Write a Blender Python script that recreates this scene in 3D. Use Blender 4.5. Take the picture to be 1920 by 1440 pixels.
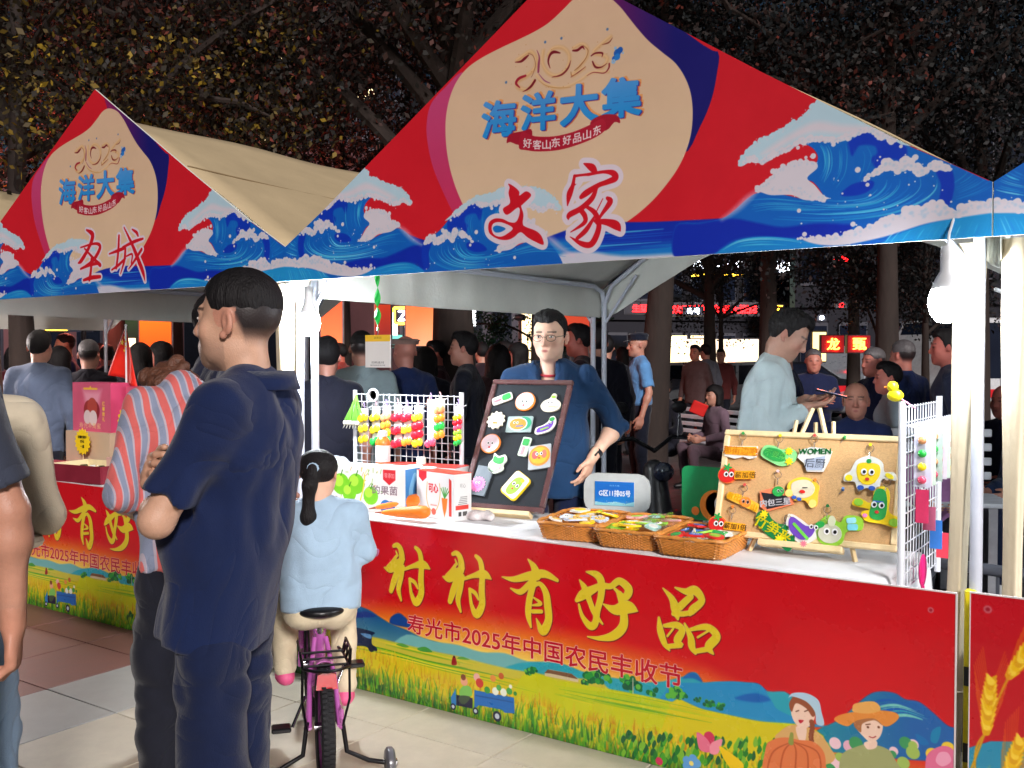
import bpy, math, random
import numpy as np
from mathutils import Vector, Matrix

random.seed(7); RNG = np.random.default_rng(7)
for _o in list(bpy.data.objects): bpy.data.objects.remove(_o)
SC = bpy.context.scene
COL = SC.collection
PI = math.pi

# ------------------------------------------------------------------ camera
# x runs along the stall fronts (left to right), y goes back through the stalls, z up.
FPX = 1850.0
CAM = np.array([3.487, -3.22, 1.48])
YAW = math.atan2(.566, .824); PIT = math.atan2(48, FPX)
FW = np.array([-math.sin(YAW)*math.cos(PIT), math.cos(YAW)*math.cos(PIT), -math.sin(PIT)])
RT = np.array([math.cos(YAW), math.sin(YAW), 0.0]); UP = np.cross(RT, FW)
cd = bpy.data.cameras.new('camera'); cam = bpy.data.objects.new('camera', cd); COL.objects.link(cam)
cam.location = CAM
cam.rotation_euler = Matrix((RT, UP, -FW)).transposed().to_euler()
cd.sensor_width = 36; cd.lens = FPX/1920*36; cd.clip_start = .05; cd.clip_end = 600
SC.camera = cam

# ------------------------------------------------------------------ night sky, key light, exposure
SUN_EL = math.radians(23); SUN_AZ = math.radians(-50)      # light travels towards -x,+y
w = bpy.data.worlds.new("World"); SC.world = w; w.use_nodes = True
nt = w.node_tree; bg = nt.nodes['Background']
sky = nt.nodes.new('ShaderNodeTexSky'); sky.sky_type = 'NISHITA'; sky.sun_disc = False
sky.sun_elevation = SUN_EL
sky.sun_rotation = math.radians(140)
hsv = nt.nodes.new('ShaderNodeHueSaturation'); hsv.inputs['Saturation'].default_value = 1.25
nt.links.new(sky.outputs[0], hsv.inputs['Color'])
nt.links.new(hsv.outputs[0], bg.inputs[0]); bg.inputs[1].default_value = SKY_STRENGTH = 0.0045
ld = bpy.data.lights.new('plaza_light', 'SUN'); ld.energy = 1.72; ld.angle = math.radians(9); ld.color = (1.0, .93, .90)
sun = bpy.data.objects.new('plaza_light', ld); COL.objects.link(sun)
_d = Vector((math.sin(SUN_AZ)*math.cos(SUN_EL), math.cos(SUN_AZ)*math.cos(SUN_EL), -math.sin(SUN_EL)))
sun.rotation_euler = _d.to_track_quat('-Z', 'Y').to_euler()
SC.view_settings.view_transform = 'Standard'; SC.view_settings.look = 'None'
SC.view_settings.exposure = 1.0; SC.view_settings.gamma = 1
SC.view_settings.use_curve_mapping = False
SC.render.engine = 'CYCLES'
SC.cycles.use_denoising = True
SC.cycles.sample_clamp_indirect = 6
SC.cycles.max_bounces = 6

# ------------------------------------------------------------------ helpers: pixels of the photograph to points of the place
def ray(px, py): return FW + RT*(px-960)/FPX - UP*(py-720)/FPX
def on_y(px, py, Y=0.): r = ray(px, py); return CAM + r*((Y-CAM[1])/r[1])
def on_x(px, py, X=0.): r = ray(px, py); return CAM + r*((X-CAM[0])/r[0])
def on_z(px, py, Z=0.): r = ray(px, py); return CAM + r*((Z-CAM[2])/r[2])
def at_w(px, py, w): return CAM + ray(px, py)*w

# ------------------------------------------------------------------ materials
def lin(c):
    c = np.asarray(c, float)/255
    return np.where(c <= .04045, c/12.92, ((c+.055)/1.055)**2.4)
def S(*c): return tuple(float(v) for v in lin(c)) + (1.0,)
_M = {}
def mat(name, col=(128,128,128), rough=.6, metal=0., var=.12, scale=12., bump=0., bscale=60., emit=0., ecol=None,
        trans=0., alpha=1., coat=0., spec=.5, stretch=(1,1,1), vcol=None, img=None, sss=0., sheen=0.):
    if name in _M: return _M[name]
    m = bpy.data.materials.new(name); m.use_nodes = True; n = m.node_tree.nodes; l = m.node_tree.links
    b = n['Principled BSDF']; c = S(*col)
    b.inputs['Base Color'].default_value = c; b.inputs['Roughness'].default_value = rough
    b.inputs['Metallic'].default_value = metal; b.inputs['Specular IOR Level'].default_value = spec
    b.inputs['Transmission Weight'].default_value = trans; b.inputs['Alpha'].default_value = alpha
    b.inputs['Coat Weight'].default_value = coat
    b.inputs['Sheen Weight'].default_value = sheen
    if sss: b.inputs['Subsurface Weight'].default_value = sss; b.inputs['Subsurface Radius'].default_value = (.01,.004,.002); b.inputs['Subsurface Scale'].default_value = 1
    if emit:
        b.inputs['Emission Color'].default_value = S(*(ecol or col)); b.inputs['Emission Strength'].default_value = emit
    tc = n.new('ShaderNodeTexCoord'); mp = n.new('ShaderNodeMapping'); mp.inputs['Scale'].default_value = stretch
    l.new(tc.outputs['Object'], mp.inputs[0])
    src = None
    if img is not None:
        it = n.new('ShaderNodeTexImage'); it.image = img; it.extension = 'EXTEND'; it.interpolation = 'Cubic'
        l.new(tc.outputs['UV'], it.inputs[0]); src = it.outputs[0]
        if emit: l.new(src, b.inputs['Emission Color'])
    if vcol:
        at = n.new('ShaderNodeAttribute'); at.attribute_name = vcol; src = at.outputs['Color']
    if var:
        nz = n.new('ShaderNodeTexNoise'); nz.inputs['Scale'].default_value = scale; nz.inputs['Detail'].default_value = 5
        nz.inputs['Roughness'].default_value = .65
        l.new(mp.outputs[0], nz.inputs['Vector'])
        mr = n.new('ShaderNodeMapRange'); mr.inputs[1].default_value = .3; mr.inputs[2].default_value = .7
        mr.inputs[3].default_value = 1-var; mr.inputs[4].default_value = 1+var; mr.clamp = False
        l.new(nz.outputs[0], mr.inputs[0])
        mx = n.new('ShaderNodeMix'); mx.data_type = 'RGBA'; mx.blend_type = 'MULTIPLY'; mx.inputs[0].default_value = 1
        if src is not None: l.new(src, mx.inputs[6])
        else: mx.inputs[6].default_value = c
        l.new(mr.outputs[0], mx.inputs[7]); l.new(mx.outputs[2], b.inputs['Base Color'])
        r2 = n.new('ShaderNodeMapRange'); r2.inputs[3].default_value = max(0,rough-.1); r2.inputs[4].default_value = min(1,rough+.1)
        l.new(nz.outputs[0], r2.inputs[0]); l.new(r2.outputs[0], b.inputs['Roughness'])
    elif src is not None: l.new(src, b.inputs['Base Color'])
    if bump:
        nb = n.new('ShaderNodeTexNoise'); nb.inputs['Scale'].default_value = bscale; nb.inputs['Detail'].default_value = 4
        l.new(mp.outputs[0], nb.inputs['Vector'])
        bp = n.new('ShaderNodeBump'); bp.inputs['Strength'].default_value = bump; bp.inputs['Distance'].default_value = .01
        l.new(nb.outputs[0], bp.inputs['Height']); l.new(bp.outputs[0], b.inputs['Normal'])
    _M[name] = m
    return m

# ------------------------------------------------------------------ objects
def link(o, parent=None):
    COL.objects.link(o)
    if parent is not None: o.parent = parent
    return o
def tag(o, label=None, cat=None, group=None, kind=None):
    if label: o['label'] = label
    if cat: o['category'] = cat
    if group: o['group'] = group
    if kind: o['kind'] = kind
    return o
def thing(name, label, cat, loc=(0,0,0), rz=0., group=None):
    o = bpy.data.objects.new(name, None); o.empty_display_size = .1
    o.location = [float(v) for v in loc]; o.rotation_euler = (0,0,rz)
    return tag(link(o), label, cat, group)
def copy_thing(root, loc, rz=0., label=None, mats=None):
    c = root.copy(); COL.objects.link(c); c.location = [float(v) for v in loc]; c.rotation_euler = (0,0,rz)
    if label: c['label'] = label
    for ch in root.children:
        d = ch.copy(); COL.objects.link(d); d.parent = c
        for g in ch.children:
            e = g.copy(); COL.objects.link(e); e.parent = d
    return c
def mesh_np(name, V, F, mats=(), smooth=True, vcol=None, parent=None, uv=None, fm=None):
    me = bpy.data.meshes.new(name)
    if isinstance(F, np.ndarray):
        k = F.shape[1]
        me.vertices.add(len(V)); me.vertices.foreach_set('co', np.asarray(V, np.float32).ravel())
        me.loops.add(F.size); me.loops.foreach_set('vertex_index', F.astype(np.int32).ravel())
        me.polygons.add(len(F)); me.polygons.foreach_set('loop_start', np.arange(0, F.size, k, dtype=np.int32))
    else:
        me.from_pydata([tuple(map(float, v)) for v in V], [], F)
    me.update(calc_edges=True)
    if len(me.polygons): me.polygons.foreach_set('use_smooth', np.full(len(me.polygons), bool(smooth)))
    for m in (mats if isinstance(mats, (list, tuple)) else [mats]): me.materials.append(m)
    if fm is not None: me.polygons.foreach_set('material_index', np.asarray(fm, np.int32))
    if vcol is not None:
        a = me.color_attributes.new('Col', 'FLOAT_COLOR', 'POINT')
        c = np.ones((len(V),4), np.float32); c[:, :3] = vcol; a.data.foreach_set('color', c.ravel())
    if uv is not None:
        u = me.uv_layers.new(name='UVMap'); u.data.foreach_set('uv', np.asarray(uv, np.float32).ravel())
    me.validate()
    return link(bpy.data.objects.new(name, me), parent)

class MB:
    """collects simple solids; build() links them as one mesh"""
    def __init__(s): s.v = []; s.f = []; s.m = []; s.uv = None; s.T = Matrix()
    def add(s, vs, fs, m=0):
        k = len(s.v); s.v += [tuple(s.T @ Vector(v)) for v in vs]; s.f += [tuple(i+k for i in f) for f in fs]; s.m += [m]*len(fs); return s
    def box(s, c, d, m=0, R=None, bev=0.):
        x, y, z = d[0]/2, d[1]/2, d[2]/2
        if bev:
            b = min(bev, x*.9, y*.9, z*.9); vs = []; idx = {}
            for sx in (-1,1):
                for sy in (-1,1):
                    for sz in (-1,1):
                        idx[sx,sy,sz] = len(vs)
                        vs += [(sx*x, sy*(y-b), sz*(z-b)), (sx*(x-b), sy*y, sz*(z-b)), (sx*(x-b), sy*(y-b), sz*z)]
            fs = []
            q = [(-1,-1),(1,-1),(1,1),(-1,1)]
            for sg in (-1,1):
                o = 1 if sg > 0 else -1
                fs.append([idx[sg,a,b_]+0 for a,b_ in q][::o]); fs.append([idx[a,sg,b_]+1 for a,b_ in q][::-o]); fs.append([idx[a,b_,sg]+2 for a,b_ in q][::o])
            for a in (-1,1):
                for b_ in (-1,1):
                    o = a*b_
                    fs.append([idx[a,b_,-1]+0, idx[a,b_,-1]+1, idx[a,b_,1]+1, idx[a,b_,1]+0][::o])
                    fs.append([idx[a,-1,b_]+0, idx[a,-1,b_]+2, idx[a,1,b_]+2, idx[a,1,b_]+0][::-o])
                    fs.append([idx[-1,a,b_]+1, idx[-1,a,b_]+2, idx[1,a,b_]+2, idx[1,a,b_]+1][::o])
                    for c_ in (-1,1):
                        i = idx[a,b_,c_]; fs.append([i,i+1,i+2][::a*b_*c_])
        else:
            vs = [(sx*x, sy*y, sz*z) for sx in (-1,1) for sy in (-1,1) for sz in (-1,1)]
            fs = [(0,1,3,2),(4,6,7,5),(0,4,5,1),(2,3,7,6),(0,2,6,4),(1,5,7,3)]
        M_ = (R.to_4x4() if R is not None else Matrix())
        vs = [tuple(M_ @ Vector(v) + Vector([float(t) for t in c])) for v in vs]
        return s.add(vs, fs, m)
    def cyl(s, a, b, r0, r1=None, n=12, m=0, caps=True):
        a = Vector([float(t) for t in a]); b = Vector([float(t) for t in b]); r1 = r0 if r1 is None else r1
        d = (b-a)
        if d.length < 1e-7: return s
        q = d.to_track_quat('Z','Y'); vs = []
        for p, r in ((a,r0),(b,r1)):
            for i in range(n): vs.append(p + q @ Vector((math.cos(2*PI*i/n)*r, math.sin(2*PI*i/n)*r, 0)))
        fs = [(i,(i+1)%n,n+(i+1)%n,n+i) for i in range(n)]
        if caps: fs += [tuple(range(n))[::-1], tuple(range(n,2*n))]
        return s.add(vs, fs, m)
    def tube(s, path, r, n=8, m=0, closed=False, caps=True):
        P = [Vector([float(t) for t in p]) for p in path]; k = len(P); rs = r if isinstance(r,(list,tuple)) else [r]*k
        up = Vector((0,0,1)); vs = []; prev = None
        for i in range(k):
            t = (P[(i+1)%k]-P[i-1]) if closed else (P[min(i+1,k-1)]-P[max(i-1,0)])
            t.normalize()
            if prev is None:
                x = t.cross(up); x = x if x.length > .01 else t.cross(Vector((1,0,0)))
            else: x = prev - t*prev.dot(t)
            x.normalize(); y = t.cross(x); prev = x
            for j in range(n): vs.append(P[i] + x*math.cos(2*PI*j/n)*rs[i] + y*math.sin(2*PI*j/n)*rs[i])
        fs = []
        for i in range(k if closed else k-1):
            i2 = (i+1)%k
            for j in range(n): fs.append((i*n+j, i*n+(j+1)%n, i2*n+(j+1)%n, i2*n+j))
        if caps and not closed: fs += [tuple(range(n))[::-1], tuple((k-1)*n+j for j in range(n))]
        return s.add(vs, fs, m)
    def lathe(s, prof, c=(0,0,0), n=20, m=0, R=None):
        vs = []; fs = []; c = Vector([float(t) for t in c]); M_ = R.to_4x4() if R is not None else Matrix()
        for (r,z) in prof:
            for j in range(n): vs.append(c + M_ @ Vector((r*math.cos(2*PI*j/n), r*math.sin(2*PI*j/n), z)))
        k = len(prof)
        for i in range(k-1):
            for j in range(n): fs.append((i*n+j, i*n+(j+1)%n, (i+1)*n+(j+1)%n, (i+1)*n+j))
        if prof[0][0] > 1e-4: fs.append(tuple(range(n))[::-1])
        if prof[-1][0] > 1e-4: fs.append(tuple((k-1)*n+j for j in range(n)))
        return s.add(vs, fs, m)
    def sph(s, c, r, n=12, m=0, R=None):
        r = r if isinstance(r,(tuple,list)) else (r,r,r); vs = []; fs = []; h = n//2+1
        c = Vector([float(t) for t in c]); M_ = R.to_4x4() if R is not None else Matrix()
        vs.append(c + M_ @ Vector((0,0,-r[2])))
        for i in range(1,h):
            a = PI*i/h - PI/2
            for j in range(n): b = 2*PI*j/n; vs.append(c + M_ @ Vector((r[0]*math.cos(a)*math.cos(b), r[1]*math.cos(a)*math.sin(b), r[2]*math.sin(a))))
        vs.append(c + M_ @ Vector((0,0,r[2]))); e = len(vs)-1
        for j in range(n): fs.append((0, 1+(j+1)%n, 1+j)); fs.append((e, 1+(h-2)*n+j, 1+(h-2)*n+(j+1)%n))
        for i in range(h-2):
            for j in range(n): fs.append((1+i*n+j, 1+i*n+(j+1)%n, 1+(i+1)*n+(j+1)%n, 1+(i+1)*n+j))
        return s.add(vs, fs, m)
    def prism(s, poly, t, m=0, M4=None, m2=None):
        """closed 2D outline (x,y) extruded from z=0 to z=t, placed by M4"""
        from mathutils.geometry import tessellate_polygon
        n = len(poly); M4 = M4 or Matrix()
        A = sum(poly[i][0]*poly[(i+1)%n][1]-poly[(i+1)%n][0]*poly[i][1] for i in range(n))
        if A < 0: poly = poly[::-1]
        tri = tessellate_polygon([[Vector((p[0],p[1],0)) for p in poly]])
        vs = [M4 @ Vector((p[0],p[1],0)) for p in poly] + [M4 @ Vector((p[0],p[1],t)) for p in poly]
        top = []; bot = []
        for a,b,c in tri:
            ar = (poly[b][0]-poly[a][0])*(poly[c][1]-poly[a][1])-(poly[c][0]-poly[a][0])*(poly[b][1]-poly[a][1])
            if ar < 0: b,c = c,b
            top.append((a+n,b+n,c+n)); bot.append((a,c,b))
        s.add(vs, [(i,(i+1)%n,(i+1)%n+n,i+n) for i in range(n)] + bot, m if m2 is None else m2)
        k = len(s.v)-2*n
        s.f += [tuple(i+k for i in f) for f in top]; s.m += [m]*len(top)
        return s
    def quad(s, a, b, c, d, m=0): return s.add([a,b,c,d], [(0,1,2,3)], m)
    def build(s, name, mats, parent=None, smooth=False, label=None):
        me = bpy.data.meshes.new(name); me.from_pydata([tuple(map(float,v)) for v in s.v], [], s.f)
        for m in (mats if isinstance(mats,(list,tuple)) else [mats]): me.materials.append(m)
        me.polygons.foreach_set('material_index', s.m)
        me.update()
        if smooth:
            me.polygons.foreach_set('use_smooth', [True]*len(me.polygons)); me.set_sharp_from_angle(angle=math.radians(42))
        o = link(bpy.data.objects.new(name, me), parent)
        if label: o['label'] = label
        return o
def curve(pts, n=8, closed=False):
    """Catmull-Rom through the points"""
    P = np.asarray(pts, float); k = len(P); out = []
    for i in range(k if closed else k-1):
        p0 = P[(i-1) % k] if (closed or i > 0) else P[0]; p1 = P[i]; p2 = P[(i+1) % k]
        p3 = P[(i+2) % k] if (closed or i+2 < k) else P[-1]
        for j in range(n):
            t = j/n; out.append(.5*((2*p1)+(-p0+p2)*t+(2*p0-5*p1+4*p2-p3)*t*t+(-p0+3*p1-3*p2+p3)*t**3))
    if not closed: out.append(P[-1])
    return np.array(out)
# ------------------------------------------------------------------ flat print: a small painter working in numpy
def glyph_tris(txt, bold=0., shear=0.):
    cu = bpy.data.curves.new('t', 'FONT'); cu.body = txt; cu.size = 1; cu.offset = bold; cu.shear = shear; cu.resolution_u = 4
    cu.align_x = 'LEFT'
    o = bpy.data.objects.new('t', cu); COL.objects.link(o)
    dg = bpy.context.evaluated_depsgraph_get(); me = bpy.data.meshes.new_from_object(o.evaluated_get(dg)); me.calc_loop_triangles()
    V = np.zeros(len(me.vertices)*3, np.float32); me.vertices.foreach_get('co', V); V = V.reshape(-1,3)[:, :2]
    T = np.zeros(len(me.loop_triangles)*3, np.int32); me.loop_triangles.foreach_get('vertices', T); T = T.reshape(-1,3)
    bpy.data.objects.remove(o); bpy.data.curves.remove(cu); bpy.data.meshes.remove(me)
    return V, T
def blur(a, r):
    r = int(r)
    if r < 1: return a
    for ax in (0,1):
        p = [(0,0)]*a.ndim; p[ax] = (r+1, r); c = np.cumsum(np.pad(a, p, mode='edge'), axis=ax)
        s1 = [slice(None)]*a.ndim; s2 = [slice(None)]*a.ndim
        s1[ax] = slice(2*r+1, None); s2[ax] = slice(0, -(2*r+1)); a = (c[tuple(s1)]-c[tuple(s2)])/(2*r+1)
    return a
def noise2(h, w, cell, seed=0, octs=3):
    g = np.random.default_rng(seed); out = np.zeros((h,w), np.float32); amp = 1; tot = 0
    for o in range(octs):
        cx = max(2, int(w/cell)+2); cy = max(2, int(h/cell)+2); L = g.random((cy,cx), dtype=np.float32)
        y = np.linspace(0, cy-1.001, h); x = np.linspace(0, cx-1.001, w); yi = y.astype(int); xi = x.astype(int)
        fy = (y-yi)[:,None]; fx = (x-xi)[None]; fy = fy*fy*(3-2*fy); fx = fx*fx*(3-2*fx)
        a = L[yi][:,xi]; b = L[yi][:,xi+1]; c = L[yi+1][:,xi]; d = L[yi+1][:,xi+1]
        out += amp*((a*(1-fx)+b*fx)*(1-fy)+(c*(1-fx)+d*fx)*fy); tot += amp; amp *= .5; cell /= 2
        if cell < 2: break
    return out/tot
class Canvas:
    """picture of the rectangle [x0,x1] x [z0,z1] in metres; row 0 is the top"""
    def __init__(s, x0, x1, z0, z1, ppm, col=(255,255,255), tf=None):
        s.x0, s.x1, s.z0, s.z1, s.k = x0, x1, z0, z1, ppm
        s.W = int(round((x1-x0)*ppm)); s.H = int(round((z1-z0)*ppm)); s.A = np.empty((s.H,s.W,3), np.float32); s.A[:] = col
        s.tf = tf or (lambda p: p); s.unit = 1.0
    def px(s, pts):
        q = np.array([s.tf(p) for p in pts], float)
        return np.stack([(q[:,0]-s.x0)*s.k, (s.z1-q[:,1])*s.k], 1)
    def win(s, P, pad):
        x0 = max(0,int(P[:,0].min()-pad)); x1 = min(s.W,int(P[:,0].max()+pad)+2); y0 = max(0,int(P[:,1].min()-pad)); y1 = min(s.H,int(P[:,1].max()+pad)+2)
        if x1 <= x0 or y1 <= y0: return None
        Y, X = np.mgrid[y0:y1, x0:x1].astype(np.float32); return (slice(y0,y1), slice(x0,x1)), X+.5, Y+.5
    def blend(s, sl, a, col, X=None, Y=None):
        a = np.clip(a,0,1)[...,None]
        if callable(col): c = col(X/s.W, Y/s.H)
        else: c = np.asarray(col, np.float32)
        s.A[sl] = s.A[sl]*(1-a) + c*a
    def fill(s, pts, col, feather=.8, alpha=1., grow=0., smooth=0, raw=False):
        P = np.asarray(pts,float) if raw else s.px(curve(pts, smooth, True) if smooth else pts)
        w_ = s.win(P, feather*2+grow+2)
        if w_ is None: return
        sl, X, Y = w_; n = len(P); d = np.full(X.shape, 1e9, np.float32); ins = np.zeros(X.shape, bool)
        for i in range(n):
            a = P[i]; b = P[(i+1)%n]; ex, ey = b-a; wx = X-a[0]; wy = Y-a[1]
            t = np.clip((wx*ex+wy*ey)/(ex*ex+ey*ey+1e-9), 0, 1)
            d = np.minimum(d, (wx-t*ex)**2+(wy-t*ey)**2)
            if ey != 0:
                c = ((a[1] <= Y) != (b[1] <= Y)) & (X < a[0]+(Y-a[1])*ex/ey); ins ^= c
        d = np.sqrt(d); d = np.where(ins, -d, d) - grow
        s.blend(sl, alpha*(.5 - d/(2*feather)), col, X, Y)
    def stroke(s, pts, wid, col, feather=.8, alpha=1., smooth=6, raw=False):
        """wid in canvas pixels, one or per point (half widths)"""
        pts = np.asarray(pts,float); n0 = len(pts); wd = np.full(n0, wid, float) if np.isscalar(wid) else np.asarray(wid,float)
        if smooth:
            q = np.concatenate([pts, wd[:,None]], 1); q = curve(q, smooth); pts = q[:, :2]; wd = np.maximum(q[:,2], .1)
        P = pts if raw else s.px(pts)
        w_ = s.win(P, wd.max()+feather+2)
        if w_ is None: return
        sl, X, Y = w_; d = np.full(X.shape, 1e9, np.float32)
        for i in range(len(P)-1):
            a, b = P[i], P[i+1]; ex, ey = b-a; r0, r1 = wd[i], wd[i+1]; pad = max(r0,r1)+feather+2
            xa = int(max(0, min(a[0],b[0])-pad - X[0,0])); xb = int(max(a[0],b[0])+pad-X[0,0])+2
            ya = int(max(0, min(a[1],b[1])-pad - Y[0,0])); yb = int(max(a[1],b[1])+pad-Y[0,0])+2
            if xb <= 0 or yb <= 0: continue
            v = (slice(ya,yb), slice(xa,xb)); wx = X[v]-a[0]; wy = Y[v]-a[1]
            t = np.clip((wx*ex+wy*ey)/(ex*ex+ey*ey+1e-9), 0, 1)
            d[v] = np.minimum(d[v], np.sqrt((wx-t*ex)**2+(wy-t*ey)**2)-(r0+(r1-r0)*t))
        s.blend(sl, alpha*(.5-d/(2*feather)), col, X, Y)
    def dot(s, p, r, col, feather=.8, alpha=1., raw=False, asp=1.):
        P = np.array([p],float) if raw else s.px([p]); w_ = s.win(P, r*max(1,asp)+feather+1)
        if w_ is None: return
        sl, X, Y = w_; d = np.sqrt(((X-P[0,0])/asp)**2+(Y-P[0,1])**2)-r
        s.blend(sl, alpha*(.5-d/(2*feather)), col, X, Y)
    def text(s, txt, quad, col, bold=0., outline=0, ocol=None, alpha=1., shadow=None, pad=1.0):
        """glyphs stretched into the quad (tl, tr, br, bl)"""
        V, T = glyph_tris(txt); lo = V.min(0); hi = V.max(0); U = (V-lo)/(hi-lo+1e-9); U[:,1] = 1-U[:,1]
        Q = s.px(quad); tl, tr, br, bl = Q
        # projective-ish bilinear
        u = U[:,:1]; v = U[:,1:]; P = (tl*(1-u)+tr*u)*(1-v)+(bl*(1-u)+br*u)*v
        s.tris(P, T, col, outline, ocol, alpha, shadow, bold*float(np.hypot(*(bl-tl)))*(1 if len(txt) == 1 else 1))
    def tris(s, P, T, col, outline=0, ocol=None, alpha=1., shadow=None, dil=0.):
        w_ = s.win(P, outline+8)
        if w_ is None: return
        sl, X, Y = w_; oy, ox = Y[0,0]-.5, X[0,0]-.5; ss = 3; h, w = X.shape; Mk = np.zeros((h*ss, w*ss), bool)
        Q = (P-[ox,oy])*ss
        for t in T:
            a,b,c = Q[t]; x0 = max(0,int(min(a[0],b[0],c[0]))); x1 = min(w*ss,int(max(a[0],b[0],c[0]))+2); y0 = max(0,int(min(a[1],b[1],c[1]))); y1 = min(h*ss,int(max(a[1],b[1],c[1]))+2)
            if x1 <= x0 or y1 <= y0: continue
            yy, xx = np.mgrid[y0:y1, x0:x1]+.5
            e0 = (b[0]-a[0])*(yy-a[1])-(b[1]-a[1])*(xx-a[0]); e1 = (c[0]-b[0])*(yy-b[1])-(c[1]-b[1])*(xx-b[0]); e2 = (a[0]-c[0])*(yy-c[1])-(a[1]-c[1])*(xx-c[0])
            Mk[y0:y1, x0:x1] |= ((e0>=0)&(e1>=0)&(e2>=0)) | ((e0<=0)&(e1<=0)&(e2<=0))
        for i in range(int(round(dil*ss))):
            B = Mk.copy(); Mk[1:] |= B[:-1]; Mk[:-1] |= B[1:]; Mk[:,1:] |= B[:,:-1]; Mk[:,:-1] |= B[:,1:]
            if i % 2: Mk[1:,1:] |= B[:-1,:-1]; Mk[:-1,:-1] |= B[1:,1:]; Mk[1:,:-1] |= B[:-1,1:]; Mk[:-1,1:] |= B[1:,:-1]
        M1 = Mk.reshape(h,ss,w,ss).mean((1,3)).astype(np.float32)
        if outline:
            o = blur(blur(M1, outline*.6), outline*.5); s.blend(sl, alpha*np.clip(o*outline*1.3,0,1), ocol if ocol is not None else (255,255,255), X, Y)
        if shadow:
            dx,dy,sc = shadow; sh = np.roll(np.roll(M1,dy,0),dx,1); s.blend(sl, sh*alpha, sc, X, Y)
        s.blend(sl, M1*alpha, col, X, Y)
    def foam(s, pts, rad, col=(205,198,206), shade=(165,190,212), seed=1, dens=1., drops=True, smooth=6):
        """a rolling foam crest: overlapping round blobs along a line, with loose drops"""
        g = np.random.default_rng(seed); rad = np.asarray(rad,float) if not np.isscalar(rad) else np.full(len(pts),rad,float)
        q = curve(np.concatenate([np.asarray(pts,float), rad[:,None]],1), smooth); P = s.px(q[:,:2]); R = np.maximum(q[:,2],.5)
        L = np.r_[0, np.cumsum(np.hypot(*np.diff(P,axis=0).T))]; n = int(L[-1]/max(3,R.mean()*.42)*dens)
        for layer in (0,1,2):
            for i in range(n):
                t = g.random()*L[-1]; x = np.interp(t,L,P[:,0]); y = np.interp(t,L,P[:,1]); r = np.interp(t,L,R)
                a = g.random()*2*PI; o = r*(.75 if layer == 0 else .5 if layer == 1 else .6)*g.random()**.5
                rr = r*(.42+.38*g.random()) if layer < 2 else r*(.16+.22*g.random())
                c = col if layer < 2 else shade
                yy = y+math.sin(a)*o + (0 if layer < 2 else r*.2)
                s.dot((x+math.cos(a)*o, yy), rr, c, raw=True, alpha=1 if layer < 2 else .22)
        if drops:
            for i in range(int(n*.3)):
                t = g.random()*L[-1]; x = np.interp(t,L,P[:,0]); y = np.interp(t,L,P[:,1]); r = np.interp(t,L,R)
                a = g.random()*2*PI; o = r*(1.1+1.1*g.random()**2); s.dot((x+math.cos(a)*o, y+math.sin(a)*o), r*(.05+.13*g.random()**2)+.7, col, raw=True)
    def between(s, c0, c1, n, wid, cols, seed=0, alpha=.7, jit=.35, span=(0,1)):
        """n brush lines blended between two guide lines"""
        g = np.random.default_rng(seed); a = curve(c0, 8); b = curve(c1, 8); m = 24
        ra = np.array([a[int(i)] for i in np.linspace(0,len(a)-1,m)]); rb = np.array([b[int(i)] for i in np.linspace(0,len(b)-1,m)])
        for i in range(n):
            t = (i+jit*(g.random()-.5)*2+.5)/n; q = ra*(1-t)+rb*t; lo = g.random()*.35; hi = 1-g.random()*.35
            lo = max(lo, span[0]); hi = min(hi, span[1]); q = q[int(lo*m):max(int(hi*m),int(lo*m)+4)]
            k = len(q); wd = wid*(.3+.9*g.random())*np.sin(np.linspace(.15,PI-.1,k))+.3
            s.stroke(q, wd, cols[int(g.integers(len(cols)))], alpha=alpha*(.6+.4*g.random()), smooth=2)
    def image(s, name):
        im = bpy.data.images.new(name, s.W, s.H, alpha=False); a = np.ones((s.H,s.W,4), np.float32)
        a[...,:3] = np.clip(s.A,0,255)[::-1]/255; im.pixels.foreach_set(a.ravel()); im.update(); im.pack(); return im
    def copy(s):
        c = Canvas(s.x0,s.x1,s.z0,s.z1,s.k,tf=s.tf); c.A = s.A.copy(); return c
def zt(ox, oy, sc):
    """points traced in an enlarged crop -> plane y=0 (x,z)"""
    def f(p): q = on_y(ox+p[0]*sc, oy+p[1]*sc); return (q[0], q[2])
    return f
def grad(c0, c1, horiz=False, lo=0., hi=1.):
    c0 = np.array(c0,np.float32); c1 = np.array(c1,np.float32)
    def f(X,Y):
        t = np.clip(((X if horiz else Y)-lo)/(hi-lo),0,1)[...,None]; return c0*(1-t)+c1*t
    return f
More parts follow.
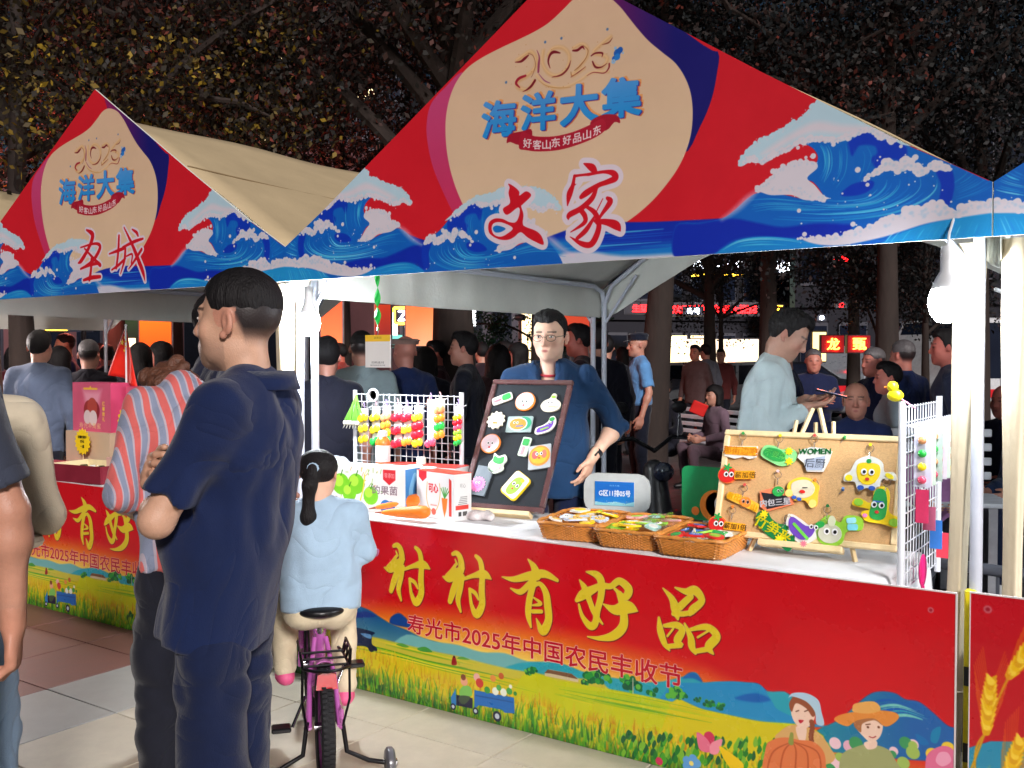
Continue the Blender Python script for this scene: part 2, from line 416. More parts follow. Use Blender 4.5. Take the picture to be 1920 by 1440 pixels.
# ------------------------------------------------------------------ the printed artwork (all of it flat print on the banners)
class Z:
    """draws on a canvas with outlines given in the coordinates of an enlarged view of the banner plane"""
    def __init__(s, c, ox, oy, sc, mod=None):
        s.c = c; f = zt(ox, oy, sc); s.f = (lambda p: mod(f(p))) if mod else f
        s.sc = sc; s.u0 = f
    def k(s, p):
        a = np.array(s.u0(p)); b = np.array(s.u0((p[0], p[1]+10))); return np.hypot(*(a-b))*s.c.k/10
    def _g(s): s.c.tf = s.f
    def fill(s, pts, col, feather=.8, alpha=1., grow=0., smooth=6): s._g(); s.c.fill(pts, col, feather, alpha, grow, smooth)
    def stroke(s, pts, w, col, alpha=1., grow=0., feather=.8, smooth=6):
        s._g(); k = s.k(pts[0]); w = np.asarray(w,float)*k+grow; s.c.stroke(pts, w if w.ndim else float(w), col, feather, alpha, smooth)
    def dot(s, p, r, col, alpha=1., asp=1.): s._g(); s.c.dot(p, r*s.k(p), col, alpha=alpha, asp=asp)
    def foam(s, pts, r, **a): s._g(); s.c.foam(pts, np.asarray(r)*s.k(pts[0]), **a)
    def between(s, a, b, n, w, cols, **q): s._g(); s.c.between(a, b, n, w*s.k(a[0]), cols, **q)
    def text(s, t, quad, col, **a): s._g(); s.c.text(t, quad, col, **a)

PPM = 760
FOAM = (207,200,210); FOAMB = (176,204,218)
def wave(c, mod=None, mid=False, seed=1):
    z = Z(c, 1340, 180, 520/1920, mod)
    body = [(-260,900),(-100,880),(60,850),(150,790),(240,710),(330,670),(500,690),(640,720),(760,720),(740,660),(690,600),(640,570),(720,450),(700,380),(640,340),(580,335),
            (620,290),(700,320),(760,320),(860,310),(960,290),(1050,245),(1150,290),(1250,300),(1350,350),(1540,430),(1700,500),(1900,590),(1990,610),(1990,1000),(0,1110),(-260,1125)]
    if mid: body = [(160,1000),(150,900),(240,760),(330,690)] + body[6:24] + [(1430,420),(1560,480),(1600,600),(1640,800),(1760,960),(1700,1080),(160,1080)]
    z.fill(body, grad((6,112,196),(10,92,186)), smooth=4)
    N = (6,52,178)
    z.fill([(960,300),(1050,245),(1150,290),(1250,300),(1330,350),(1335,430),(1290,450),(1230,440),(1180,450),(1150,500),(1120,500),(1090,440),(1130,400),(1110,350),(1010,350),(960,420),(930,340)], N, feather=3)
    z.fill([(880,690),(950,620),(1060,590),(1110,600),(1090,650),(1000,690)], N, feather=2)
    z.fill([(1540,520),(1640,510),(1665,620),(1640,740),(1600,770),(1560,740),(1572,620)], N, feather=2)
    if not mid: z.fill([(-260,905),(-100,885),(130,852),(300,880),(480,910),(700,885),(900,890),(960,900),(900,960),(700,985),(480,985),(300,975),(150,1000),(50,1060),(0,1095),(-260,1125)], (8,40,168), feather=4)
    L = [(40,150,208),(70,178,222),(30,128,205),(110,198,226)]; L2 = [(40,140,205),(20,100,190),(60,165,215)]
    z.between([(722,332),(762,400),(766,500),(712,600)], [(985,335),(985,430),(960,560),(880,685)], 13, 5, L2, seed=seed)
    z.between([(722,332),(762,400),(766,500),(712,600)], [(770,335),(800,400),(800,500),(760,620)], 5, 6, L, seed=seed+4)
    z.between([(770,712),(900,722),(1040,705),(1120,640),(1150,560)], [(400,860),(800,870),(1200,830),(1450,740),(1560,640),(1540,540)], 20, 6, L, seed=seed+1, jit=.8)
    z.between([(240,720),(400,712),(600,730),(760,740)], [(120,860),(400,800),(700,800),(1000,800)], 9, 5, L2, seed=seed+2)
    z.between([(990,345),(1030,420),(1020,520),(990,600)], [(1110,360),(1130,420),(1100,500),(1050,580)], 4, 4, L2, seed=seed+3)
    if not mid:
        z.between([(1665,600),(1720,560),(1760,520)], [(1680,740),(1850,680),(1990,600)], 9, 5, L, seed=seed+5)
        z.fill([(1180,1010),(1350,930),(1600,860),(1990,790),(1990,1000),(1180,1060)], (28,142,206), feather=3)
        z.between([(1160,1030),(1220,960),(1300,900)], [(1930,1000),(1960,900),(1990,800)], 22, 5, L, seed=seed+6)
        z.fill([(40,1075),(150,1010),(260,982),(420,977),(600,1000),(760,1045),(600,1065),(40,1110)], (20,128,204), feather=2)
        z.between([(50,1065),(150,1005),(260,978),(420,973),(600,996),(740,1036)], [(80,1090),(200,1050),(400,1040),(600,1050)], 4, 5, L, seed=seed+7)
    a = 1 if not mid else .72
    z.stroke([(60,856),(160,786),(240,712),(300,664)], [10,22,24,10], (226,190,214), alpha=.55, feather=7)
    pk = [(560,225),(700,190),(820,215),(960,205),(1100,235),(1250,290)] if mid else [(560,180),(650,140),(720,20),(760,30),(900,110),(1040,180),(1200,255)]
    z.fill([(170,480),(220,400),(330,310),(440,255)]+pk+[(1370,345),(1300,340),(1240,310),(1150,300),(1110,262),(1050,240),
            (960,290),(880,320),(800,290),(740,320),(660,290),(600,330),(480,370),(400,430),(340,470),(260,460),(200,490)], FOAMB, alpha=a)
    if not mid: z.fill([(330,400),(520,270),(700,180),(880,200),(1050,215),(960,265),(860,270),(700,260),(560,310),(400,400)], FOAM, feather=6, alpha=.8*a)
    z.foam([(180,478),(250,440),(340,455),(420,410),(520,365),(620,315),(740,305),(860,305),(960,280),(1060,235),(1160,285),(1260,315)], 24, col=FOAM, seed=seed+11)
    z.foam([(180,470),(230,395),(330,315),(450,260)]+([(560,235),(700,205),(840,225),(980,215),(1120,250),(1260,300)] if mid else [(560,190),(640,150),(690,70)]), 20, col=FOAMB, shade=FOAM, seed=seed+12, drops=True)
    z.fill([(290,660),(400,580),(460,510),(560,470),(690,455),(720,500),(650,570),(700,620),(760,690),(800,715),(640,725),(540,690),(400,690),(330,670)], FOAM)
    z.foam([(300,655),(400,585),(460,515),(560,475),(690,465)], 24, col=FOAM, seed=seed+13)
    z.foam([(420,640),(560,640),(650,680),(760,710)], 30, col=FOAM, seed=seed+14)
    z.foam([(1040,590),(1100,540),(1180,500),(1210,465),(1280,510),(1330,455),(1400,510),(1460,520),(1520,475),(1600,500),(1640,510)], [16,26,34,40,40,42,34,38,34,30,14], col=FOAM, seed=seed+15)
    if not mid:
        z.fill([(620,990),(850,985),(980,955),(1080,925),(1250,865),(1350,815),(1540,785),(1650,815),(1800,765),(1990,750),(1990,800),(1800,830),(1500,880),(1300,940),(1150,985),(900,1035),(720,1030)], FOAM, feather=2)
        z.foam([(580,990),(700,990),(850,985),(980,950),(1080,925),(1250,865),(1350,815),(1450,805),(1540,775),(1650,815),(1800,765),(1990,750)], [12,22,30,36,38,44,46,44,50,40,36,34], col=FOAM, seed=seed+16)
    g = np.random.default_rng(seed)
    for p,r in [((998,515),20),((1065,618),14),((830,340),16),((930,305),14),((1220,320),16),((1395,430),22),((412,525),20),((690,420),20),((640,430),12),((585,362),14),((592,797),15),((630,960),17),((965,890),18),((1296,353),13)]:
        z.dot(p, r, FOAM)
    for i in range(26): z.dot((500+g.random()*1100, 560+g.random()*330), 3+5*g.random(), FOAM)

def gable_art():
    c = Canvas(0, 3, 1.83, 2.98, PPM, (203,22,38))
    n = noise2(c.H, c.W, 300, 3); c.A *= (1+.08*(n-.5))[...,None]
    b = Z(c, 520, 0, 800/1920)
    b.fill([(1330,-200),(1500,-100),(1920,205),(1990,240),(1985,330),(1960,450),(1910,570),(1830,690),(1700,500),(1500,200)], grad((150,24,84),(22,18,104),True,.52,.66), smooth=4)
    b.fill([(850,330),(760,400),(700,470),(680,560),(685,650),(710,760),(760,880),(800,960),(830,1000),(900,1000),(900,500)], grad((196,40,84),(190,62,112),False,.9,.4), smooth=5)
    b.fill([(1340,0),(1290,50),(1230,105),(1170,143),(1100,178),(1000,225),(920,268),(860,312),(815,370),(785,440),(768,520),(765,600),(772,690),(790,780),(820,870),(860,950),(940,1040),(1100,1090),(1300,1120),
            (1450,1075),(1580,1000),(1680,920),(1760,830),(1820,740),(1860,640),(1875,540),(1870,440),(1845,360),(1800,290),(1740,240),(1680,190),(1630,135),(1590,85),(1545,30),(1490,-15),(1430,-30),(1385,-25)], grad((212,176,146),(216,188,156)), smooth=5)
    # sea band between the waves
    b.fill([(560,1060),(700,1090),(900,1075),(1100,1110),(1300,1040),(1500,1005),(1700,1000),(2000,985),(2300,960),(2300,1200),(560,1270)], (10,42,166), feather=2, smooth=3)
    b.fill([(1180,1100),(1350,1080),(1500,1110),(1700,1100),(1900,1080),(2100,1090),(2300,1080),(2300,1200),(1180,1250)], (18,116,198), feather=10, smooth=3)
    b.between([(1300,1150),(1600,1130),(1900,1110)], [(1300,1060),(1600,1040),(1950,1010)], 14, 3, [(20,80,190),(60,150,210),(10,50,170)], seed=5)
    b.fill([(1260,1150),(1400,1130),(1560,1150),(1800,1140),(1990,1135),(1990,1175),(1260,1210)], (196,196,212), feather=5, alpha=.8, smooth=3)
    wave(c, lambda q: (3-q[0]-.02, q[1]), seed=40)
    xt = on_y(1054,392)[0] - (3-on_y(1386,310)[0]); zs = on_y(1054,392)[2]-on_y(1386,310)[2]
    wave(c, lambda q: (3-q[0]+xt, q[1]+zs), mid=True, seed=60)
    wave(c, None, seed=20)
    # the year in gold swashes, then the four blue letters and the ribbon
    y = Z(c, 900, 30, 340/1920); G = (208,160,104); D = (118,18,34); MV = (150,62,92)
    for p, w in [([(410,480),(480,430),(560,390),(610,460),(600,560),(520,640),(420,700),(420,760),(520,790),(590,700)],26),([(690,380),(680,500),(740,610),(840,640),(940,560),(965,430),(900,350),(800,350),(740,420)],24),
                 ([(1010,350),(1090,310),(1150,340),(1150,440),(1060,560),(1000,640),(1120,560)],22),([(1400,230),(1280,330),(1220,400),(1310,420),(1370,470),(1300,560),(1220,520)],24),([(620,640),(720,740),(900,770),(1080,690),(1200,610),(1380,600)],14)]:
        y.stroke(p, w, G, alpha=.55, feather=3)
        y.stroke([(a-6,b_-10) for a,b_ in p], 8, (232,196,150), alpha=.6, feather=2)
    for p, w, col in [([(390,497),(450,490),(490,460),(530,425)],[3,12,16,8],D),([(530,405),(580,430),(605,520),(580,620),(560,655)],3,(140,80,60)),([(500,640),(430,670),(400,720),(440,765)],[12,16,14,6],(160,24,48)),
                      ([(600,690),(560,750),(510,790),(470,808)],[14,14,8,2],D),([(620,370),(645,440),(640,520),(635,600)],[3,8,14,12],MV),([(760,560),(740,490),(760,420),(800,390),(865,400)],[3,10,14,16,6],D),
                      ([(978,480),(950,560),(880,630),(780,655)],[2,10,10,3],(130,40,44)),([(1000,375),(1050,370),(1100,335),(1122,362)],[8,14,12,3],D),([(1110,320),(1160,370),(1140,450),(1080,530),(1020,585)],[2,4,4,6,4],(150,90,50)),
                      ([(1135,545),(1050,610),(980,655)],[2,5,3],D),([(1195,430),(1240,402),(1312,402),(1308,440)],[7,9,9,3],D),([(1208,490),(1240,548),(1300,550),(1362,510)],[7,11,7,2],D),([(1420,240),(1380,290),(1310,312)],[2,8,2],(130,60,40)),
                      ([(640,620),(700,690),(760,718)],[3,6,3],(150,70,110)),([(980,600),(990,640),(1040,620)],[4,5,3],(170,110,60)),([(1150,640),(1220,605),(1330,612),(1380,560),(1385,515)],[2,4,5,9,10],(140,40,50)),([(640,690),(720,745),(840,768),(980,762)],[2,4,4,2],(190,140,80))]:
        y.stroke(p, w, col)
    for i,(p,r) in enumerate([((1470,400),42),((1500,370),34),((1440,460),30),((1470,440),36)]): y.dot(p, r, (26,88,176) if i < 3 else (40,120,200), alpha=.9)
    for p,r in [((1430,490),26),((1450,350),18),((1530,400),12)]: y.dot(p, r, (140,180,214), alpha=.8)
    for p in [(295,710),(708,285),(880,245),(1366,150)]: y.dot(p, 15, (86,120,160))
    g = np.random.default_rng(4)
    for i in range(26): y.dot((300+g.random()*1200, 180+g.random()*600), 3+3*g.random(), (190,130,80), alpha=.7)
    for t, q in [('海',[(45,925),(395,895),(385,1255),(45,1300)]),('洋',[(460,850),(812,800),(802,1190),(460,1225)]),('大',[(868,758),(1256,722),(1258,1105),(876,1168)]),('集',[(1315,685),(1716,652),(1712,1045),(1312,1095)])]:
        q2 = [(a+26,b_+14) for a,b_ in q]
        y.text(t, [(a+34,b_-12) for a,b_ in q], (222,150,92), bold=.03)
        y.text(t, q2, (196,96,60), bold=.03); y.text(t, [(a+12,b_+8) for a,b_ in q], (54,60,150), bold=.035); y.text(t, q, grad((126,158,220),(28,136,208),False,.30,.55), bold=.035)
    R_ = (194,32,58)
    y.fill([(300,1350),(330,1260),(470,1225),(560,1205),(560,1300),(440,1370),(340,1340)], (160,20,44), smooth=3)
    y.fill([(1200,1110),(1330,1050),(1470,1060),(1500,1140),(1440,1130),(1350,1220),(1200,1180)], (160,20,44), smooth=3)
    y.fill([(430,1400),(460,1240),(600,1280),(800,1280),(1000,1235),(1180,1160),(1315,1095),(1350,1200),(1240,1290),(1050,1370),(850,1425),(640,1440),(500,1425)], grad((206,48,74),(170,24,48),False,.4,.56), smooth=4)
    for t, cx, cy, a in [('好',520,1352,.06),('客',622,1368,0),('山',722,1368,-.05),('东',820,1345,-.12),('好',938,1320,-.2),('品',1046,1296,-.26),('山',1150,1262,-.34),('东',1256,1216,-.42)]:
        u = np.array([math.cos(a), math.sin(a)])*44; v = np.array([0,1])*48
        y.text(t, [tuple(np.array([cx,cy])-u-v), tuple(np.array([cx,cy])+u-v), tuple(np.array([cx,cy])+u+v), tuple(np.array([cx,cy])-u+v)], (226,206,206), bold=.02)
    return c

def name_right(c):
    y = Z(c, 800, 290, 400/1920); Rd = (200,14,34); Wt = (214,200,212)
    wen = [(750,265),(800,290),(848,335),(850,372),(905,335),(945,350),(950,382),(880,450),(866,470),(886,540),(880,620),(900,650),(1000,690),(1050,740),(1067,812),(1000,790),(920,745),(860,700),(800,745),(740,770),(660,762),(590,720),(570,670),(580,610),(630,578),(700,582),(760,610),(820,608),(852,530),(838,478),(740,545),(702,490),(765,440),(752,350),(762,300)]
    st = [([(1430,85),(1500,120),(1535,160)],[6,34,18]),([(1345,196),(1330,280),(1300,360),(1282,460)],[14,20,30,6]),([(1345,196),(1450,186),(1600,160),(1690,170),(1712,215),(1640,250),(1560,280),(1450,350),(1405,385)],[12,14,14,26,30,24,22,30,20]),
          ([(1400,190),(1370,240),(1350,270)],[6,12,10]),([(1545,300),(1500,400),(1400,490),(1300,545),(1290,585)],[16,26,26,26,6]),([(1400,500),(1440,560),(1430,620),(1310,700)],[24,24,20,4]),
          ([(1450,470),(1530,530),(1565,640),(1530,760),(1480,815),(1400,800),(1305,742)],[14,24,26,30,28,22,3]),([(1520,570),(1450,680),(1370,755)],[12,24,18]),([(1640,395),(1665,430),(1590,540),(1540,620)],[16,28,16,10]),([(1530,600),(1640,612),(1720,640),(1757,690)],[16,30,38,5]),([(1600,400),(1560,480),(1520,560)],[4,5,4])]
    for col, gr in ((Wt,15),(Rd,0)):
        y.fill(wen, col, grow=gr, smooth=4)
        for p, w in st: y.stroke(p, w, col, grow=gr)
        if gr == 0:
            y.fill([(600,668),(620,620),(690,612),(790,662),(740,715),(680,742),(622,722)], Wt, smooth=4)
            y.fill([(612,662),(650,640),(726,668),(680,700),(630,700)], (20,110,190), smooth=4)
            y.fill([(1360,215),(1400,200),(1470,200),(1400,240),(1352,270)], Wt, smooth=3)
def name_left(c):
    # same spot of the print, traced on the left stall and shifted one bay
    f0 = lambda q: (q[0]+3.0, q[1])
    y = Z(c, 0, 160, 700/1920, f0); Rd = (200,14,34); Wt = (214,200,212)
    st = [([(455,745),(486,770),(470,830),(430,900),(412,915)],[5,15,11,12,4]),([(425,835),(500,815),(525,835),(490,900),(440,935)],[4,7,11,10,4]),([(445,840),(490,890),(525,925)],[5,8,11]),([(425,945),(470,925),(520,915)],[6,9,8]),([(480,895),(478,950),(470,1000)],[8,10,10]),([(440,1003),(480,990),(525,985)],[7,11,9]),
          ([(572,868),(620,850),(650,838)],[4,9,8]),([(622,775),(618,860),(608,940)],[8,9,8]),([(585,950),(620,925),(655,890)],[5,8,6]),([(640,835),(700,805),(745,790)],[6,9,6]),([(655,840),(650,900),(630,970)],[8,9,3]),([(648,732),(690,820),(722,900),(745,960),(756,1008)],[4,10,13,12,2]),([(738,845),(700,905),(672,945)],[9,8,3]),([(690,742),(712,758),(720,775)],[4,9,6]),([(660,880),(690,870),(685,915)],[4,6,5])]
    for col, gr in ((Wt,9),(Rd,0)):
        for p, w in st: y.stroke(p, w, col, grow=gr)

def wheat_tuft(c, x, z, h, g, cols, lean=0.):
    q = [(x, z)]; n = 4
    for i in range(1,n+1): q.append((x+lean*(i/n)**2+(g.random()-.5)*.004, z+h*i/n))
    c.stroke(q, np.linspace(2.8+1.6*g.random(),.6,n+1), cols[int(g.integers(len(cols)))], alpha=.35+.4*g.random(), smooth=0, feather=1.6)
def table_art():
    X0, X1 = -.09, 2.914; c = Canvas(X0, X1, 0, .766, PPM, (198,12,26)); H, W = c.H, c.W
    xs = np.linspace(X0,X1,W)[None]; zs = np.linspace(.766,0,H)[:,None]
    glow = np.exp(-((xs-1.25)/1.05)**2)
    base = .47-.10*(1-glow)-.12*np.clip((xs-2.1)/.6,0,1)
    t = np.clip((base-zs)/.19, 0, 1)[...,None]; col0 = np.array((204,12,26)); col1 = np.array((230,122,34)); col2 = np.array((236,208,96))
    A = col0*(1-np.clip(t*2,0,1))+col1*np.clip(t*2,0,1); A = A*(1-np.clip(t*2-1,0,1))+col2*np.clip(t*2-1,0,1)
    n = noise2(H,W,220,8)[...,None]; pk = np.clip((n-.52)*5,0,1)*np.clip((zs-.45)/.2,0,1)[...,None]*np.exp(-((xs-.95)/.5)**2)[...,None]
    A = A*(1-.28*pk)+np.array((226,120,140))*.28*pk
    c.A[:] = A*(1+.06*(n-.5))
    b1 = Z(c,640,960,420/1920); b2 = Z(c,980,1020,420/1920); b3 = Z(c,640,1180,420/1920); b4 = Z(c,1040,1200,400/1920); b5 = Z(c,1320,980,600/1878)
    # hills
    for z_, P, col in [(b1,[(-300,600),(0,700),(120,790),(240,840),(330,900),(430,960),(560,1010),(700,1080),(900,1150),(900,1300),(-300,1200)],grad((22,84,140),(120,170,150),False,.55,.8)),
                       (b1,[(420,910),(460,875),(500,868),(540,895),(570,930),(600,990),(430,960)],(20,66,140)),
                       (b1,[(-200,820),(120,860),(200,850),(300,890),(200,905),(0,900)],(22,50,130)),
                       (b1,[(560,1050),(800,1110),(1000,1140),(1200,1200),(1400,1210),(1600,1280),(1920,1320),(1920,1420),(560,1200)],(110,176,176)),
                       (b4,[(-400,230),(0,200),(300,300),(600,350),(900,380),(1150,330),(1240,290),(1290,310),(1330,380),(1480,375),(1650,400),(1800,385),(1920,460),(2100,480),(2100,700),(-400,420)],grad((60,166,186),(30,156,176))),
                       (b4,[(1150,345),(1200,300),(1250,292),(1300,325),(1330,382),(1260,350),(1200,345)],(24,100,176)),(b4,[(1520,440),(1600,420),(1720,450),(1820,490),(1700,480),(1560,460)],(12,92,176)),
                       (b4,[(1740,410),(1820,390),(1900,450),(1880,480),(1800,430)],(12,92,176))]:
        z_.fill(P, col, feather=2.5, smooth=4)
    b5.fill([(-200,960),(0,940),(150,930),(280,940),(340,960),(400,1050),(440,1100),(600,1170),(700,1200),(-200,1150)], (34,140,196), feather=2); b5.fill([(180,1030),(300,1000),(390,1040),(300,1055)], (14,96,180), feather=3)
    b5.fill([(650,1230),(800,1150),(950,1020),(1030,990),(1120,1000),(1180,1035),(1260,1050),(1340,1110),(1430,1190),(1520,1230),(1520,1400),(650,1330)], grad((22,158,148),(30,96,170),True,.8,.96), feather=2)
    b5.between([(960,1060),(1100,1040),(1300,1110)], [(1000,1180),(1200,1140),(1420,1220)], 8, 9, [(20,90,180),(60,180,190),(120,200,190)], seed=3)
    # fields
    F = (206,190,24)
    b3.fill([(-500,30),(0,40),(270,65),(500,120),(800,190),(1000,230),(1400,330),(1920,420),(2300,520),(2300,1500),(-500,1500)], (196,186,60), feather=3, smooth=3)
    b3.fill([(-500,50),(100,90),(300,140),(600,230),(900,310),(1400,420),(1920,520),(1920,1300),(-500,1200)], F, feather=3, smooth=3)
    b4.fill([(-300,330),(0,360),(300,410),(600,460),(900,520),(1200,590),(1500,660),(1800,730),(2300,830),(2300,1500),(-300,1200)], (196,200,20), feather=2, smooth=3)
    b5.fill([(-200,1060),(0,1100),(300,1160),(500,1200),(700,1250),(700,1600),(-200,1600)], (212,196,20), feather=2, smooth=3)
    for z_, a, b_, n_, w_ in [(b3,[(0,90),(300,150),(700,260),(1100,330),(1500,420)],[(100,180),(500,260),(900,360),(1500,500),(1900,600)],9,9),(b3,[(270,70),(800,200),(1300,320)],[(300,120),(800,240),(1400,370)],6,7),(b4,[(0,400),(500,470),(1000,560),(1600,690)],[(0,470),(500,590),(1000,690),(1600,800)],12,5),(b4,[(0,480),(250,540),(520,610)],[(0,500),(250,560),(520,620)],3,6)]:
        z_.between(a, b_, n_, w_, [(110,170,30),(160,196,30),(60,150,40),(226,206,50)], seed=n_, alpha=.55)
    # wheat and grass, thousands of small strokes in the print
    g = np.random.default_rng(11); c.tf = lambda p: p
    def ground_z(x): return np.interp(x, [-.1,.4,.9,1.4,1.9,2.4,2.9], [.24,.215,.14,.13,.12,.12,.14])
    c.fill([(X0,0),(X0,.12),(.4,.1),(.8,.05),(1.3,.03),(2.2,.03),(2.2,-.02),(X0,-.02)], (22,66,34), feather=22, alpha=.8)
    for i in range(1500):
        x = X0+g.random()*(X1-X0); zt_ = ground_z(x); z = (g.random()**.8)*zt_
        wheat_tuft(c, x, z, .02+.03*g.random(), g, [(212,176,22),(198,150,18),(226,196,60),(186,128,16),(222,188,30)], (g.random()-.35)*.02)
    for i in range(900):
        x = X0+g.random()*2.4; z = -.01+g.random()**1.6*.09*np.interp(x,[0,.6,2.4],[1.5,1.1,.8])
        wheat_tuft(c, x, z, .03+.04*g.random(), g, [(40,130,36),(90,170,30),(20,90,40),(140,190,30),(60,150,50)], (g.random()-.5)*.035)
    # tractor, tiny farmer, house, trees
    b1.fill([(90,990),(110,985),(280,1030),(265,1060),(262,1130),(300,1160),(305,1190),(250,1180),(200,1150),(90,1130)], (16,30,66)); b1.fill([(165,1040),(250,1050),(255,1085),(210,1075)], (90,140,190)); b1.dot((255,1165),34,(14,20,50))
    b3.fill([(958,230),(978,240),(990,300),(945,300)], (150,24,30)); b3.dot((968,236),9,(40,30,40))
    b3.fill([(470,130),(520,120),(580,150),(540,155)], (90,160,60)); b3.fill([(650,165),(720,150),(780,195),(690,190)], (70,150,60)); b3.fill([(990,250),(1040,235),(1100,262)], (90,160,60))
    b2.fill([(190,1100),(230,1075),(410,1110),(480,1155),(475,1185),(190,1130)], (206,190,150), smooth=0); b2.fill([(185,1105),(215,1075),(420,1112),(478,1160),(240,1110)], (120,84,60), smooth=0)
    for z_, x, y_, r in [(b2,60,1090,46),(b2,600,1130,80),(b2,690,1150,74),(b2,540,1180,40),(b2,900,1180,84),(b2,950,1230,70),(b2,1120,1270,56),(b2,1290,1270,76),(b2,1360,1300,50),(b2,1500,1330,34),(b2,1700,1390,44),(b2,1600,1370,50),(b3,1640,350,40)]:
        for k in range(14):
            a = g.random()*2*PI; q = r*g.random()**.5*.8; z_.dot((x+math.cos(a)*q*1.2, y_+math.sin(a)*q*.7), r*.34, [(20,110,60),(40,150,60),(16,90,60),(90,180,60)][int(g.integers(4))], alpha=.85)
    b2.stroke([(945,1150),(945,1280)], 4, (190,190,170))
    # blue farm truck loaded with greens
    b3.fill([(1140,520),(1480,585),(1485,720),(1400,715),(1380,690),(1180,650),(1140,680)], (30,106,186), smooth=0); b3.fill([(1150,560),(1470,620),(1470,630),(1150,572)], (20,80,150), smooth=0)
    b3.fill([(940,580),(975,520),(980,500),(985,650),(945,650)], (40,120,190), smooth=0); b3.fill([(985,560),(1125,590),(1125,680),(985,650)], (24,30,60), smooth=0)
    b3.fill([(1020,510),(1060,480),(1110,500),(1115,570),(1020,570)], (120,190,90)); b3.dot((1052,446),38,(226,160,130)); b3.dot((1045,410),26,(120,60,40)); b3.fill([(1015,570),(1105,580),(1060,640),(1020,630)], (60,80,60))
    for p,r,cl in [((1160,410),34,(226,170,160)),((1185,460),40,(200,60,50)),((1370,400),28,(190,90,50)),((1300,420),30,(220,140,70)),((1250,520),30,(60,150,60)),((1320,530),34,(230,236,220)),((1390,540),34,(230,236,220)),((1440,530),30,(70,160,70)),((1350,500),26,(80,170,80)),((1450,490),18,(236,240,226)),((1490,550),18,(50,140,60))]: b3.dot(p, r, cl)
    for p,r in [((1335,745),44),((958,662),28),((1150,700),30)]: b3.dot(p, r, (24,30,60)); b3.dot(p, r*.55, (190,200,210))
    # flowers and leaves in the lower right
    for i in range(150):
        x = 600+g.random()*1500; y_ = 900+g.random()*260+ (x-900)*.04
        b4.fill([(x,y_),(x+20+20*g.random(),y_-30-30*g.random()),(x+10,y_-70-30*g.random()),(x-14,y_-36)], [(30,120,40),(70,160,40),(20,90,50),(120,180,50)][int(g.integers(4))], smooth=3)
    P1 = (226,110,140); P2 = (206,50,90)
    b4.fill([(1350,840),(1400,825),(1440,880),(1410,960),(1350,900)], P2); b4.fill([(1280,830),(1350,870),(1400,940),(1390,1010),(1310,990),(1285,920)], P1); b4.fill([(1400,940),(1460,900),(1510,900),(1470,1020),(1400,1020)], (236,140,160))
    for a in range(5): b4.dot((1230+50*math.cos(a*1.26), 1110+44*math.sin(a*1.26)), 40, (96,160,220)); 
    b4.dot((1230,1110),22,(240,220,120)); b4.fill([(1480,960),(1560,1000),(1700,1120),(1640,1200),(1540,1100)], (236,196,20)); b4.dot((940,1090),36,(206,50,90))
    # two farmers with a pumpkin
    sk = (240,205,185); ol = (110,60,40)
    for i in range(60):
        b5.dot((700+g.random()*760, 1290+g.random()*260), 20+20*g.random(), [(226,170,190),(160,190,90),(60,150,90),(236,200,60),(240,200,210),(120,180,110)][int(g.integers(6))], alpha=.8)
    b5.fill([(1300,1400),(1330,1340),(1400,1310),(1460,1330),(1490,1400),(1480,1520),(1320,1520)], (226,110,150)); b5.fill([(1380,1350),(1430,1350),(1450,1400),(1400,1430),(1360,1400)], (240,160,190)); b5.fill([(1240,1240),(1290,1260),(1320,1300),(1270,1300)], (20,110,180)); b5.fill([(1340,1220),(1390,1200),(1370,1290),(1330,1280)], (20,130,180))
    b5.fill([(440,1230),(500,1190),(580,1190),(680,1240),(740,1320),(770,1380),(700,1420),(430,1420),(415,1270)], (216,168,104)); b5.fill([(540,1200),(600,1200),(590,1290),(560,1280)], sk)
    b5.fill([(510,1100),(530,1060),(600,1050),(650,1110),(640,1170),(600,1205),(560,1200),(525,1160)], sk); b5.fill([(500,1060),(540,1010),(620,1010),(670,1080),(640,1140),(600,1090),(540,1060),(515,1110)], (150,80,50))
    b5.fill([(495,1030),(520,1000),(600,1000),(670,1040),(690,1110),(705,1185),(660,1180),(650,1110),(600,1050),(520,1020)], (176,206,226)); b5.stroke([(540,1108),(556,1102)],3,ol); b5.stroke([(590,1108),(610,1100)],3,ol); b5.fill([(555,1158),(585,1160),(566,1178)], (190,30,50))
    for i in range(7): b5.dot((632+4*math.sin(i), 1170+18*i), 15, (140,72,44))
    b5.fill([(360,1330),(400,1275),(480,1260),(560,1275),(640,1285),(700,1340),(715,1420),(700,1520),(370,1520)], (222,120,70))
    for dx in (-110,-50,20,80,140): b5.stroke([(520,1285),(520+dx,1340),(510+dx*1.25,1450),(510+dx*1.1,1520)], [3,5,5,4], (186,84,44), alpha=.8)
    b5.stroke([(510,1290),(515,1240)],[16,10],(140,150,70))
    b5.fill([(790,1460),(810,1360),(880,1320),(960,1300),(1060,1320),(1110,1370),(1150,1520),(790,1520)], (160,164,110)); b5.fill([(940,1290),(1010,1280),(1010,1320),(960,1330)], sk)
    b5.fill([(905,1180),(960,1130),(1040,1140),(1050,1200),(1030,1260),(980,1290),(930,1250),(890,1200)], sk); b5.fill([(880,1190),(890,1140),(960,1100),(1050,1130),(1075,1170),(1050,1190),(1000,1160),(930,1180),(920,1230)], (170,110,70))
    b5.fill([(765,1160),(790,1130),(880,1110),(1000,1100),(1110,1110),(1145,1140),(1110,1180),(1060,1195),(1000,1150),(900,1160),(840,1195)], (226,140,60)); b5.fill([(870,1090),(890,1060),(1000,1050),(1035,1100),(960,1120),(880,1110)], (232,170,90))
